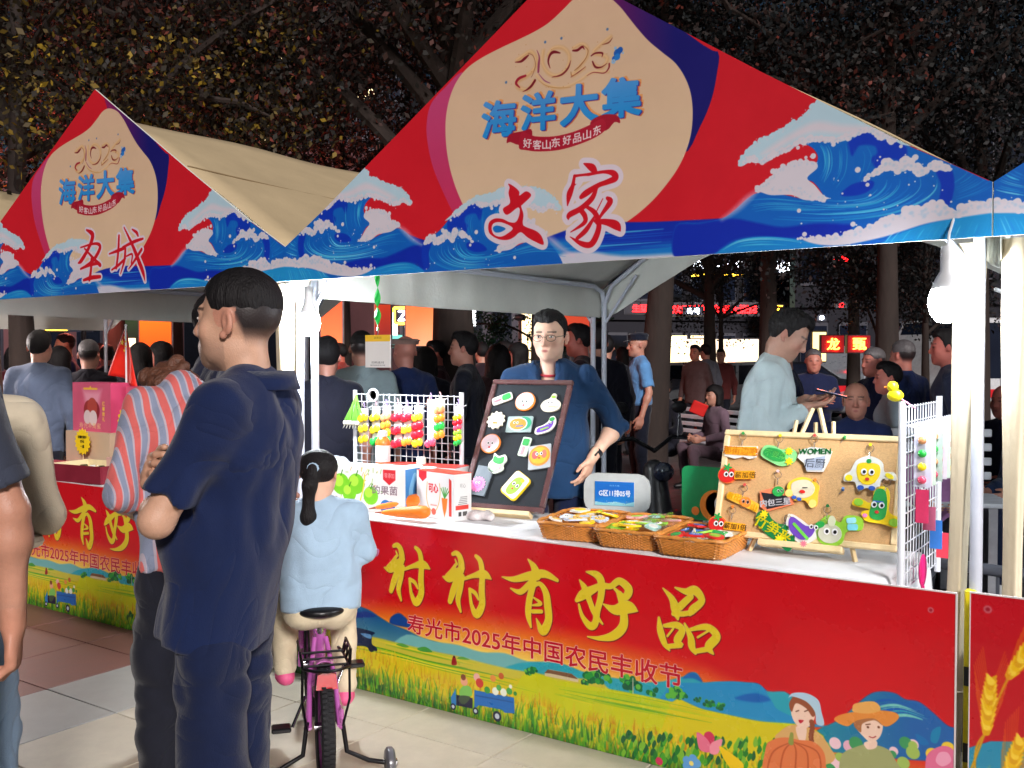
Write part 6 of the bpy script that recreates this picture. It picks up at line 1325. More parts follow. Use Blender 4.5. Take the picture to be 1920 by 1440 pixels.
def jar(p, h, r, label, lid, body, band, tall=True):
    t = thing('bottle' if tall else 'tub', label, 'bottle' if tall else 'tub', p, group='jars and tubs by the wire rack'); b = MB()
    if tall: b.lathe([(r*.9,0),(r,.006),(r,h*.66),(r*.92,h*.74),(r*.6,h*.84),(r*.5,h*.86)], n=22)
    else: b.lathe([(r*.82,0),(r*.86,.004),(r,h*.9)], n=22)
    b.build('body', body, t, True)
    b = MB(); b.lathe([(r*(1.01 if tall else .93),h*.12),(r*(1.012 if tall else .97),h*.6)], n=22); b.build('label', band, t, True)
    b = MB(); rr = r*.62 if tall else r*1.06; b.lathe([(rr,h*.86 if tall else h*.9),(rr,h*1.0),(rr*.9,h*1.02),(0,h*1.02)], n=20); b.build('lid', lid, t, True)
CL = mat('clear_plastic', (240,236,226), rough=.15, trans=.5, var=.03); LBL = mat('paper_label', (226,222,226), rough=.5, var=.2, scale=40)
jb = on_y(718,872,.36)
jar((jb[0],.36,jb[2]-.002), .165, .036, 'tall bottle with orange juice and a white label standing on the red box', mat('lid_white',(230,214,214)), mat('juice_orange',(236,110,40),rough=.2,coat=.5), LBL)
j2 = on_y(790,868,.42); jar((j2[0],.42,.768), .235, .036, 'tall clear bottle behind the two tubs', mat('lid_clear',(226,226,214)), CL, LBL)
j3 = on_y(778,885,.33); jar((j3[0],.33,.768+.135), .075, .036, 'left clear tub of sweets stacked above the carrot box', mat('lid_frost',(226,232,236),rough=.3), mat('sweets_red',(214,150,110),rough=.3,var=.4,scale=90), LBL, False)
j4 = on_y(803,890,.30); jar((j4[0],.30,.768+.135), .075, .037, 'right clear tub with yellow sweets', mat('lid_frost',(226,232,236)), mat('sweets_yellow',(222,210,110),rough=.3,var=.4,scale=90), LBL, False)
box_thing('carton', 'plain low carton hidden behind the carrot gift box, under the two tubs', 'carton', ((j3[0]+j4[0])/2,.345,.768), (.18,.10,.130), -.1, {}, side=(214,206,196))
# bag of pale sachets and small clear box beside the black board
def bag(p, r, col, label, seed, m=None):
    f = F(); f.ell((0,0,r[2]*.8), r, None); V, Fc = f.mesh(.006, lambda P: .012*(vnoise(P,26,seed)-.5)*2+.006*(vnoise(P,70,seed+1)-.5)); V[:,2] = np.maximum(V[:,2],0); o = mesh_np('plastic_bag', V, Fc, m or mat('bag_%d' % seed, col, rough=.25, var=.25, scale=30, bump=.4, bscale=90), smooth=True); o.location = p; tag(o, label, 'plastic bag', 'filled plastic bags on the tables')
pb = on_y(852,905,.50); bag((pb[0],.50,.768), (.12,.07,.065), (206,214,196), 'bag of pale green sachets between the carrot box and the black board', 3)
pb = on_y(905,965,.33); bag((pb[0],.28,.768), (.10,.05,.022), (214,206,206), 'small clear box bag lying under the easel of the black board', 5)
pb = on_y(625,860,.45); bag((pb[0],.45,.768), (.12,.10,.12), (200,208,218), 'crumpled grey plastic bag beside the ponytail of the girl', 7)
# ------------------------------------------------------------------ wire racks with sticker cards
WIRE = mat('wire_white', (226,230,238), rough=.35, var=.03, coat=.3)
def rack(p0, p1, z0, z1, label, nv, nh, foot=True):
    p0 = np.array(p0,float); p1 = np.array(p1,float); L = np.linalg.norm(p1-p0); t = thing('wire_rack', label, 'wire rack', (p0[0],p0[1],z0), math.atan2(p1[1]-p0[1],p1[0]-p0[0]), 'white wire grid racks'); H_ = z1-z0
    for i in range(nv+1): b = MB(); x = L*i/nv; b.cyl((x,0,.03),(x,0,H_-.01),.0022,n=5); b.build('upright_wire', WIRE, t, True)
    for j in range(nh+1): b = MB(); z = .035+(H_-.05)*j/nh; b.cyl((0,-.003,z),(L,-.003,z),.0022,n=5); b.build('cross_wire', WIRE, t, True)
    for x in (-.008,L+.008): b = MB(); b.cyl((x,0,0),(x,0,H_+.005),.011,n=10); b.build('side_tube', WIRE, t, True)
    return t, L
ra = on_y(668,733,.52); rb = on_y(863,725,.52)
RK, RL = rack((ra[0],.52), (rb[0],.52), .768, ra[2], 'white wire grid rack hung with cards of plastic fruit clips behind the gift boxes', 18, 13)
def hook(parent, x, z, l=.07): b = MB(); b.tube([(x,-.003,z),(x,-.03,z-.006),(x,-l,z+.004),(x,-l-.006,z+.016)], .0026, 6); b.build('hook', WIRE, parent, True)
pal = {'y':(250,220,40),'r':(226,30,50),'g':(40,180,70),'o':(246,150,50),'p':(226,80,110),'l':(150,210,60),'t':(216,150,100)}
cards = [(216,430,'yyy','pale card of three yellow clips, leftmost on the wire rack',.9),(325,430,'yyg','lilac card of yellow and green clips, second from the left on the rack',1),(425,425,'toyg','pale card with an orange topped row of clips, third on the rack',1),(530,430,'rrr','pink card of big red clips in the middle of the rack',1.1),(620,430,'ryo','grey card of red and yellow clips right of the middle',1),(720,430,'yrry','rose card of red clips hanging low over the clear bottle',1.05),(840,400,'wwp','long white card with small dark marks on the rack',1.2),(925,360,'togo','card with orange and green bead clips, right on the rack',1),(1095,430,'yrplyg','narrow card of six bright beads at the right tube of the rack',1)]
for i,(zx,zy,cs_,lab,sc) in enumerate(cards):
    px, py = 640+zx/4.966, 700+zy/4.966; q = on_y(px, py, .46); x = q[0]; z = q[2]; hook(RK, x-ra[0], z+.05-.768+.015)
    t = thing('clip_card', lab, 'card', (x,.46,z), group='cards of plastic clips on the wire rack'); hh = .17*sc; colr = [(214,206,222),(216,214,206),(220,196,206),(214,210,206)][i%4]
    b = MB(); b.box((0,0,-.02),(.052,.002,hh)); b.build('card', rub(colr), t); b = MB(); b.tube([(0,-.0,hh/2-.02),(.004,-.004,hh/2),(0,-.008,hh/2+.012)],.003,6); b.build('loop', rub([(190,170,226),(240,190,200)][i%2]), t, True)
    n = len(cs_)
    for k,ch in enumerate(cs_):
        if ch == 'w': continue
        zc = hh*.12-.02-(hh*.7)*k/max(1,n-1)+ .01; r = .020 if n < 5 else .014
        for s_ in (-1,1): b = MB(); b.sph((s_*r*.75,-.012,zc+s_*.004),(r*(1.35 if ch == 'r' else 1),.010,r),10); b.build('clip', rub(pal[ch],.25), t, True)
# roll of tape hanging on the rack, spring onions
q = on_y(696,741,.49); b = MB(); b.lathe([(.026,-.006),(.034,-.006),(.034,.006),(.026,.006),(.026,-.006)], n=24, R=Matrix.Rotation(PI/2,3,'X')); o = b.build('tape_roll', mat('tape_white',(230,232,236),rough=.3), None, True); o.location = (q[0],.505,q[2]); tag(o, 'white roll hanging at the top left of the wire rack', 'tape roll')
q = on_y(668,740,.47); t = thing('spring_onion', 'bunch of spring onions with white bulbs hanging at the left tube of the rack', 'spring onions', (q[0],.47,q[2]))
for k in range(9):
    a = (k-4)*.012; b = MB(); b.tube([(0,0,0),(a*.6,-.006*(k%3),-.06),(a*1.5,-.004,-.13)], [.004,.006,.007], 6); b.build('stalk', mat('onion_green',(120,190,70),rough=.5,var=.2,scale=20), t, True)
    b = MB(); b.sph((a*1.6,-.004,-.145),(.011,.011,.014),8); b.cyl((a*1.6,-.004,-.155),(a*1.9,-.004,-.175),.004,.001,5); b.build('bulb', mat('onion_white',(226,222,206),rough=.5), t, True)
# rack at the right end of the table, seen from its side
RR, L2 = rack((2.735,.075), (2.735,.62), .70, 1.338, 'white wire grid rack standing at the right end of the table by the curtain', 13, 12)
gg = np.random.default_rng(9)
for i in range(13):
    y = .10+.038*i; x = 2.765+.03*gg.random(); lab = ['first','second','third','fourth','fifth','sixth','seventh','eighth','ninth','tenth','eleventh','twelfth','last'][i]+' card from the front hanging inside the right wire rack'
    t = thing('clip_card', lab, 'card', (x,y,1.28), group='cards hanging on the right wire rack'); b = MB(); b.box((0,0,-.11),(.05,.002,.20)); b.build('card', rub([(206,206,226),(222,214,226),(200,222,206)][i%3]), t); hook(RR, y-.075, .565, .05)
    for k in range(4):
        cc = list(pal.values())[int(gg.integers(7))]; b = MB(); b.sph((-.0,-.010,-.06-.042*k),(.014,.008,.013),8); b.build('clip', rub(cc,.25), t, True)
for i,(zz,cc,ln) in enumerate(((1.05,(226,60,110),.11),(.98,(240,120,160),.08),(.92,(60,130,220),.10),(.86,(240,70,90),.09))):
    y = .20+.11*i; t = thing('clip_card', ['pink tag low in the right rack','rose tag low in the right rack','blue tag low in the right rack','red tag at the back of the right rack'][i], 'card', (2.77,y,zz), group='cards hanging on the right wire rack'); b = MB(); b.box((0,0,-ln/2),(.04,.003,ln)); b.build('card', rub(cc), t); b = MB(); b.tube([(0,0,0),(-.01,0,.012),(-.03,0,.01)],.003,6); b.build('loop', WIRE, t, True)
t = thing('toy_fan', 'round pink plastic fan in the bottom of the right wire rack', 'fan', (2.77,.22,.78)); b = MB(); b.sph((0,0,0),(.008,.05,.055),18); b.build('disc', rub((226,40,120),.3), t, True); b = MB(); b.cyl((0,0,-.05),(0,0,-.075),.006,n=8); b.build('handle', rub((226,40,120)), t, True)
t = thing('toy_duck', 'small yellow rubber duck on a pink rod above the right wire rack', 'rubber duck', (2.715,.06,1.362)); b = MB(); b.sph((0,0,0),(.026,.020,.020),14); b.build('body', rub((250,240,30),.3), t, True); b = MB(); b.sph((-.008,0,.028),(.018,.018,.018),12); b.build('head', rub((250,240,30),.3), t, True); b = MB(); b.cyl((.02,0,-.012),(.06,.01,-.04),.003,n=6); b.build('rod', rub((236,150,190)), t)
b = MB(); b.sph((-.026,0,.026),(.010,.008,.004),8); b.build('bill', rub((244,130,30)), t, True)

# ------------------------------------------------------------------ hanging badge, chair with its sign
q0 = on_y(708,528,.02); q1 = on_y(708,628,.02); qa = on_y(686,633,.02); qb = on_y(733,694,.02)
t = thing('hanging_badge', 'white badge with a yellow header hanging from the banner on a twisted green ribbon', 'badge', (q1[0],.02,q1[2]))
hz = q0[2]-q1[2]; V = []; n = 30
for i in range(n):
    k = i/(n-1); z = hz*1.04*(1-k)+.02; a = k*9; w_ = .013+.008*math.exp(-((k-.6)/.2)**2)
    for s_ in (-1,1): V.append((s_*w_*math.cos(a), s_*w_*math.sin(a)*.6, z))
Fc = [(2*i,2*i+1,2*i+3,2*i+2) for i in range(n-1)]; o = mesh_np('ribbon', np.array(V), np.array(Fc), mat('ribbon_green',(20,180,70),rough=.35,var=.1), parent=t); sm = o.modifiers.new('s','SOLIDIFY'); sm.thickness = .0012
bw = qb[0]-qa[0]; bh = qa[2]-qb[2]
c = Canvas(0,bw,0,bh,2200,(226,226,224)); c.tf = lambda p: p; c.fill([(0,bh),(bw,bh),(bw,bh*.80),(0,bh*.80)],(240,196,60),smooth=0); c.text('收款码',[(bw*.35,bh*.95),(bw*.65,bh*.95),(bw*.65,bh*.87),(bw*.35,bh*.87)],(150,120,40)); c.text('扫码支付',[(bw*.25,bh*.19),(bw*.75,bh*.19),(bw*.75,bh*.12),(bw*.25,bh*.12)],(60,60,70)); c.text('推荐使用手机付款',[(bw*.2,bh*.09),(bw*.8,bh*.09),(bw*.8,bh*.05),(bw*.2,bh*.05)],(90,90,100))
sheet([(-bw/2,-bh),(bw/2,-bh),(bw/2,0),(-bw/2,0)], 'card', printm('badge_print', c.image('badge_print')), t, .004, lambda x,z: ((x+bw/2)/bw,(z+bh)/bh), BASEM, 0)
b = MB(); b.tube([(0,0,.03),(.004,-.002,.012),(0,0,.0)], .0022, 6); b.build('clasp', STEEL, t, True)
chp = at_w(1157,925,4.72); yaw = .30
t = thing('folding_chair', 'white plastic chair back with a blue stall number sign, behind the baskets', 'chair', (chp[0],chp[1],0), yaw)
b = MB(); b.prism(shp(('r',0,0,.32,.19,.06)), .022, 0, Matrix.Translation((0,.011,chp[2])) @ Matrix.Rotation(PI/2,4,'X')); b.build('backrest', mat('chair_plastic',(200,206,206),rough=.45), t)
b = MB(); b.prism(shp(('r',0,0,.36,.36,.06)), .025, 0, Matrix.Translation((0,.20,.44))); b.build('seat', mat('chair_plastic',(200,206,206)), t)
for sx in (-1,1):
    b = MB(); b.tube([(sx*.13,.012,chp[2]-.06),(sx*.15,.02,.46),(sx*.17,-.06,0)], .011, 8); b.build('leg', STEEL, t, True); b = MB(); b.tube([(sx*.15,.03,.44),(sx*.17,.38,0)], .011, 8); b.build('leg', STEEL, t, True)
t2 = thing('stall_sign', 'blue sign reading G区11排05号 stuck on the back of the white chair', 'sign', (chp[0],chp[1],chp[2]), yaw)
c = Canvas(0,.19,0,.115,2200,(30,130,214)); c.tf = lambda p: p; c.fill([(0,.115),(.19,.115),(.19,.06),(0,.04)],(20,110,206),feather=30,smooth=0); c.fill([(0,0),(0,.018),(.05,.012),(.1,.02),(.15,.012),(.19,.022),(.19,0)],(150,214,226),feather=2)
for i in range(30): c.dot((g_.random()*.19,.008+.014*g_.random()),3,[(240,240,250),(90,200,190),(20,80,170)][i%3])
c.text('G区11排05号',[(.02,.075),(.172,.075),(.172,.045),(.02,.045)],(236,240,250),bold=.03); c.text('海洋大集',[(.07,.10),(.12,.10),(.12,.092),(.07,.092)],(150,200,240))
sheet([(-.105,-.058),(.085,-.058),(.085,.057),(-.105,.057)], 'panel', printm('stall_sign_print', c.image('stall_sign_print')), t2, .003, lambda x,z: ((x+.105)/.19,(z+.058)/.115), BASEM, -.015)

# ------------------------------------------------------------------ goods of the left stall
c = pcanvas(.46,.30,500,(206,90,120)); c.tf = lambda p: p; n_ = noise2(c.H,c.W,40,3)[...,None]; c.A *= 1+.10*(n_-.5)
c.fill([(.12,.26),(.36,.26),(.32,.16),(.16,.16)],(226,150,170),feather=8,alpha=.7,smooth=0); c.stroke([(.14,.265),(.30,.265)],3,(236,190,60),smooth=0); c.dot((.22,.272),5,(236,190,60))
for (x,y,r,cl) in ((.20,.13,32,(150,50,50)),(.27,.13,30,(140,40,50)),(.24,.15,30,(176,70,60)),(.18,.09,22,(220,200,200)),(.25,.085,24,(226,206,206))): c.dot((x,y),r,cl,alpha=.85)
c.text('寿光羊角蜜',[(.08,.055),(.34,.055),(.34,.02),(.08,.02)],(236,196,140)); 
for k,ch in enumerate('红薯脆礼'): c.text(ch,[(.36,.19-.032*k),(.39,.19-.032*k),(.39,.164-.032*k),(.36,.164-.032*k)],(240,200,80),bold=.03)
pk = printm('pink_print', c.image('pink_print'))
pp = on_y(172,806,.30)
box_thing('gift_box', 'tall pink gift box with gold characters on the left stall', 'gift box', (-2.09,.40,.768+.26), (.40,.16,.30), .0, {'front':pk}, side=(200,70,110), group='pink boxes of the left stall')
box_thing('carton', 'kraft carton under the tall pink gift box', 'carton', (-2.09,.40,.768), (.46,.22,.258), 0, {}, side=(200,176,150), group='pink boxes of the left stall')
box_thing('gift_box', 'second pink gift box half hidden behind the kraft bag', 'gift box', (-1.66,.47,.768+.22), (.36,.14,.32), .05, {'front':pk}, side=(200,60,100), group='pink boxes of the left stall')
box_thing('carton', 'white carton under the second pink box', 'carton', (-1.66,.47,.768), (.42,.20,.218), 0, {}, side=(216,206,196), group='pink boxes of the left stall')
box_thing('gift_box', 'flat red gift box lying at the left edge of the white cloth', 'gift box', (-2.28,.17,.768), (.34,.22,.07), .1, {}, side=(190,20,40), group='pink boxes of the left stall')
t = thing('open_gift_box', 'open cream gift box with small dark wrapped sweets in front of the striped shirt woman', 'gift box', (-1.80,.15,.768), .12); OW, OD, OH = .44,.27,.10; CR = mat('cream_card',(222,206,164),rough=.5); RDB = mat('maroon_card',(120,30,46),rough=.4)
for nm, cc, dd, mm in (('front_wall',(0,-OD/2,OH/2),(OW,.008,OH),RDB),('rear_wall',(0,OD/2,OH/2),(OW,.008,OH),CR),('side_wall',(-OW/2,0,OH/2),(.008,OD-.008,OH),CR),('side_wall',(OW/2,0,OH/2),(.008,OD-.008,OH),RDB),('tray',(0,0,OH*.55),(OW-.01,OD-.01,.006),CR)): b = MB(); b.box(cc,dd); b.build(nm,mm,t)
for i in range(5):
    for j in range(2): b = MB(); b.box((-.15+.075*i,-.06+.11*j,OH*.55+.014),(.036,.036,.02), bev=.004, R=Matrix.Rotation(.5+.3*i,3,'Z')); b.build('wrapped_sweet', mat('dark_wrap',(50,54,40),rough=.25,var=.2) if (i+j)%2 else mat('white_wrap',(216,216,206),rough=.3), t)
for (px,py,lab,r) in ((155,828,'yellow starburst price tag with handwriting, in front of the tall pink box',.078),(238,790,'second yellow starburst price tag beside the rolled sleeve',.085)):
    q = on_y(px,py,.24); t = flat_thing('price_tag', lab, 'price tag', Matrix(((1,0,0,q[0]),(0,0,-1,.24),(0,1,0,q[2]),(0,0,0,1))), [('backing',('s',0,0,16,.86,1.05),YEL),('lettering',('t','无糖红薯干',0,.36,.22),(30,30,30)),('lettering',('t','15元',0,.02,.24),(30,30,30)),('lettering',('t','一盒',0,-.36,.24),(30,30,30))], r, 'starburst price tags', th=.002)
    b = MB(); b.cyl((0,-r*.9,-.002),(0,-(q[2]-.768),-.002),.002,n=5); b.build('stick', PINE, t)
f = F(); f.cap((0,0,.06),(0,0,.30),.10,.085,flat=((0,1,0),.5)); V, Fc = f.mesh(.010, lambda P: .01*(vnoise(P,14,4)-.5)); V[:,2] = np.maximum(V[:,2],0); o = mesh_np('kraft_bag', V, Fc, mat('kraft',(176,130,80),rough=.7,var=.15,scale=8,bump=.3,bscale=40)); o.location = (-1.62,.30,.768+.13); tag(o,'brown kraft paper bag with a rope handle next to the pink boxes','paper bag')
box_thing('carton', 'red and white carton under the kraft bag', 'carton', (-1.62,.28,.768), (.24,.18,.130), .0, {}, side=(214,170,160), group='pink boxes of the left stall')
qf = on_y(237,725,.45); t = thing('national_flag', 'small red national flag with yellow stars on a white stick behind the pink boxes', 'flag', (qf[0],.45,.768+.2))
top_z = on_y(237,610,.45)[2]-(.768+.2); b = MB(); b.cyl((0,0,0),(0,0,top_z),.006,n=8); b.sph((0,0,top_z),.009,8); b.build('stick', BASEM, t, True)
# cloth sagging from the stick: both corners hang down
C0 = [(0,0,top_z-.01),(.05,-.03,top_z*.72),(.135,-.05,top_z-.30),(.10,-.03,top_z-.40),(0,0,top_z-.33),(-.16,.02,top_z-.27),(-.06,.01,top_z-.10)]
nu, nv = 18, 14; V = []; UV = []
for v in range(nv):
    for u in range(nu):
        a, b_ = u/(nu-1), v/(nv-1); zt_ = (top_z-.01)-.30*b_ ; left = -.165*b_**.9; right = .135*b_**.9
        x = left+(right-left)*a; z = zt_-(.0+.09*b_*a)+.06*b_*(1-a)*.0+ (.02*b_*math.sin(a*PI)) ; y = -.02*math.sin(a*7+b_*2)*b_
        V.append((x,y,z))
Fq = np.array([(v*nu+u,v*nu+u+1,(v+1)*nu+u+1,(v+1)*nu+u) for v in range(nv-1) for u in range(nu-1)])
o = mesh_np('cloth', np.array(V), Fq, mat('flag_red',(226,40,24),rough=.6,var=.08,scale=6), parent=t); sm = o.modifiers.new('s','SOLIDIFY'); sm.thickness = .0012
for (x,z,r) in ((-.002,-.105,.019),(.022,-.075,.009),(.034,-.10,.009),(.034,-.13,.009),(.018,-.155,.009)):
    b = MB(); b.prism([(x+r*(1 if i%2 == 0 else .4)*math.sin(i*PI/5+.2), r*(1 if i%2 == 0 else .4)*math.cos(i*PI/5+.2)) for i in range(10)], .002, 0, Matrix.Translation((0,-.024,top_z+z)) @ Matrix.Rotation(PI/2,4,'X')); b.build('star', rub((250,214,40)), t)
# ------------------------------------------------------------------ people at the stalls
NAVY = cloth('polo_navy', (13,30,70)); TROU = cloth('trousers_navy', (12,25,58)); BLACKC = cloth('cloth_black', (20,22,34)); JACK = cloth('jacket_teal_navy', (24,58,96)); GREYT = cloth('tee_dark_grey', (58,64,80))
LBLUE = cloth('sweat_light_blue', (160,186,208)); CREAM = cloth('cream_cloth', (214,200,170)); BEIGE = cloth('beige_coat', (206,194,170)); JEANS = cloth('pale_jeans', (118,140,162)); SHIRTG = cloth('shirt_pale_grey', (200,218,222))
PEN = mat('button_white', (230,226,220), rough=.3)
def striped(name, c1, c2, c3, sc):
    m = cloth(name, c1); n = m.node_tree.nodes; l = m.node_tree.links; mx = [x for x in n if x.type == 'MIX'][0]; tc = [x for x in n if x.type == 'TEX_COORD'][0]
    sx = n.new('ShaderNodeSeparateXYZ'); l.new(tc.outputs['Object'], sx.inputs[0]); ma = n.new('ShaderNodeMath'); ma.operation = 'MULTIPLY_ADD'; ma.inputs[1].default_value = .35; l.new(sx.outputs[1], ma.inputs[0]); l.new(sx.outputs[0], ma.inputs[2])
    nz = n.new('ShaderNodeTexNoise'); nz.inputs['Scale'].default_value = 2; l.new(tc.outputs['Object'], nz.inputs['Vector']); ad = n.new('ShaderNodeMath'); ad.operation = 'MULTIPLY_ADD'; ad.inputs[1].default_value = sc; l.new(ma.outputs[0], ad.inputs[0]); l.new(nz.outputs[0], ad.inputs[2])
    fr = n.new('ShaderNodeMath'); fr.operation = 'FRACT'; l.new(ad.outputs[0], fr.inputs[0]); cr = n.new('ShaderNodeValToRGB'); cr.color_ramp.interpolation = 'CONSTANT'; e = cr.color_ramp.elements
    e[0].position = 0; e[0].color = S(*c1); e[1].position = .42; e[1].color = S(*c2)
    q = e.new(.54); q.color = S(*c3); q = e.new(.90); q.color = S(*c2)
    l.new(fr.outputs[0], cr.inputs[0]); l.new(cr.outputs[0], mx.inputs[6]); return m
STR = striped('shirt_striped', (200,96,92), (172,160,172), (128,136,158), 21)
# the big man in the navy polo, arms crossed, looking left
E_, k = person('big man in a navy polo shirt and navy trousers, arms crossed, looking to the left', stand(473,2.37), facing(98), 1.705, topm=NAVY, botm=TROU, near=True, vox=.009, hvox=.0030, fat=1.07, bulk=1.02, hem=.80, hair='crew', skin=(202,158,132), shave=.28, headfat=1.06,
    head={'yaw':-.04,'pitch':-.06,'off':(0,-.040,.137)}, chest=(0,-.022,1.26), pel=(0,-.075,.94), fold=.010, mod={'leg':1.2},
    arms={1:{'el':(.232,-.125,1.12),'wr':(-.01,-.225,1.15),'hd':(-.95,.1,.15),'hn':(.1,.9,-.1),'ht':(0,.1,1),'curl':.4}, -1:{'el':(-.225,-.12,1.12),'wr':(.10,-.205,1.20),'hd':(.8,.35,.25),'hn':(-.3,.8,-.2),'ht':(0,0,1),'curl':.4}},
    legs={1:{'kn':(.11,-.05,.49),'an':(.12,.02,.09)}, -1:{'kn':(-.10,-.09,.50),'an':(-.12,-.12,.09)}})
hb = k['A']
def collar(root, k, m, h=.04, r=.068, open_=.5, lean=.012):
    V = []; n = 28; hs = 5; nk = k['nk']-k['up']*.028; s = k['s']
    for j in range(hs):
        for i in range(n):
            a = PI*1.5+open_/2+(2*PI-open_)*i/(n-1); rr = (r+lean*j/(hs-1))*s; V.append(nk+np.array([math.cos(a)*rr*1.08, math.sin(a)*rr*1.12+.01*s, (.008+h*j/(hs-1)*(1-.35*(i in (0,n-1))))*s]))
    fold_ = [V[(hs-1)*n+i]+np.array([math.cos(PI*1.5+open_/2+(2*PI-open_)*i/(n-1))*.012, math.sin(PI*1.5+open_/2+(2*PI-open_)*i/(n-1))*.012, -.042])*s for i in range(n)]; V += fold_
    Fc = np.array([(j*n+i,j*n+i+1,(j+1)*n+i+1,(j+1)*n+i) for j in range(hs) for i in range(n-1)]); o = mesh_np('collar', np.array(V), Fc, m, parent=root); sm = o.modifiers.new('s','SOLIDIFY'); sm.thickness = .003; return o
collar(E_, k, NAVY, .040, .068, .7)
def on_body(root, k, x, z, nm='button', r=.006):
    # find the front surface of the garment at x,z
    top = [c for c in root.children if c.name.startswith('top')][0]; V = np.array([v.co[:] for v in top.data.vertices]); m = (np.abs(V[:,0]-x) < .02)&(np.abs(V[:,2]-z) < .02); y = V[m][:,1].min() if m.any() else -.12
    b = MB(); b.cyl((x,y+.001,z),(x,y-.0035,z),r,n=12); b.build(nm, PEN, root, True)
for z in (1.375,1.31): on_body(E_, k, .0, z)
# woman in the striped shirt, head bowed
C_, k = person('woman in a pink and grey striped shirt with rolled sleeves and wide black trousers', stand(352,3.3), facing(150), 1.64, topm=STR, botm=BLACKC, near=False, vox=.012, hvox=.008, female=True, bulk=1.04, hem=.80, sleeve='rolled', hair='curly', hairm=HAIR_CURL, skin=(206,166,142),
    head={'pitch':1.0,'off':(0,-.20,-.05)}, chest=(0,-.05,1.27), fold=.010, mod={'leg':1.5},
    arms={1:{'el':(.235,.05,1.08),'wr':(.12,-.20,.96),'ht':(0,0,1)}, -1:{'el':(-.23,-.02,1.07),'wr':(-.10,-.25,1.0),'ht':(0,0,1)}})
# man behind in the dark jacket
D_, k = person('man in a dark navy jacket standing behind the striped shirt woman', stand(404,3.85), facing(-118), 1.735, topm=cloth('jacket_dark', (24,28,52)), botm=BLACKC, vox=.014, hvox=.007, near=True, eyes=False, sleeve='long', hem=.86, skin=(190,140,122), fold=.008, hair='short',
    arms={1:{'el':(.22,.10,1.10),'wr':(.12,.17,1.0),'nohand':1}, -1:{'el':(-.24,-.0,1.12),'wr':(-.2,-.16,.98)}})
# seated girl on the pink bicycle, from behind
gx = stand(597,3.60); bike_dir = facing(165); rzb = math.atan2(bike_dir[0], -bike_dir[1])
G_, k = person('small girl with a black ponytail and pale blue top sitting on the pink bicycle', gx, bike_dir, 1.18, topm=LBLUE, botm=CREAM, vox=.009, hvox=.006, female=True, bulk=1.24, sleeve='long', hair='pony', skin=(222,176,150), fold=.004, seated=True,
    pel=(0,.04,.895), chest=(0,.0,1.20), head={'off':(0,-.02,.155),'yaw':-.40,'pitch':.05}, headfat=1.22,
    arms={1:{'el':(.24,-.02,1.10),'wr':(.21,-.23,1.04),'curl':.9}, -1:{'el':(-.24,-.02,1.10),'wr':(-.21,-.23,1.04),'curl':.9}},
    legs={1:{'kn':(.17,-.36,.80),'an':(.17,-.26,.42)}, -1:{'kn':(-.15,-.34,.72),'an':(-.15,-.20,.30)}}, shoes=mat('pink_shoe',(226,90,140),rough=.5))
b = MB(); hc = k['hc']; R_ = Matrix(k['hR'].tolist()); q = hc+k['hR']@np.array([-.01,.112,.035])*k['s']; b.tube([tuple(q+k['hR']@np.array([math.cos(a)*.018,0.004,math.sin(a)*.018])) for a in np.linspace(0,2*PI,13)[:-1]], .006, 6, closed=True); b.build('hair_band', LBLUE, G_, True)
# near figures cut by the left edge
B_, k = person('woman in a belted beige jacket and pale jeans at the left edge', stand(-98,2.60), facing(160), 1.63, topm=BEIGE, botm=JEANS, vox=.011, hvox=.008, female=True, bulk=1.12, hem=.86, sleeve='long', hair='long', hairm=HAIR_BROWN, skin=(210,170,146), fold=.009,
    head={'yaw':.2,'off':(-.015,-.03,.14)}, arms={1:{'el':(.25,-.02,1.12),'wr':(.12,-.20,1.12),'nohand':1}, -1:{'el':(-.24,.0,1.10),'wr':(-.16,-.2,1.05)}})
b = MB(); z = .985; b.tube([(math.cos(a)*.208, math.sin(a)*.150, z+.004*math.sin(3*a)) for a in np.linspace(0,2*PI,41)[:-1]], .018, 8, closed=True); b.build('belt', BEIGE, B_, True)
for a in (1.0,): 
    b = MB(); c_, s_ = math.cos(a), math.sin(a); P = [(c_*.228+t_*-s_*1.0, s_*.168+t_*c_*1.0, z+u) for t_,u in ((-.022,-.026),(.022,-.026),(.022,.026),(-.022,.026))]; b.tube(P, .004, 6, closed=True); b.tube([P[0],P[3]], .003, 6); b.build('buckle', mat('brass',(150,120,80),rough=.3,metal=.8), B_, True)
b = MB(); a = 1.25; b.sph((math.cos(a)*.225, math.sin(a)*.163, .885),(.010,.010,.010),10); b.build('button', mat('brass',(150,120,80)), B_, True)
A_, k = person('person in a dark grey tee with a bare hanging arm, mostly outside the left edge', stand(-243,2.12), facing(165), 1.74, topm=GREYT, botm=TROU, vox=.010, hvox=.008, bulk=1.06, sleeve='short', skin=(196,142,118), near=True, eyes=False, fold=.007,
    arms={-1:{'el':(-.265,.01,1.115),'wr':(-.262,-.02,.86),'hd':(.02,-.12,-1),'hn':(1,0,0),'ht':(0,-1,0),'curl':.85}, 1:{'el':(.26,.01,1.11),'wr':(.25,-.05,.86),'curl':.8}})
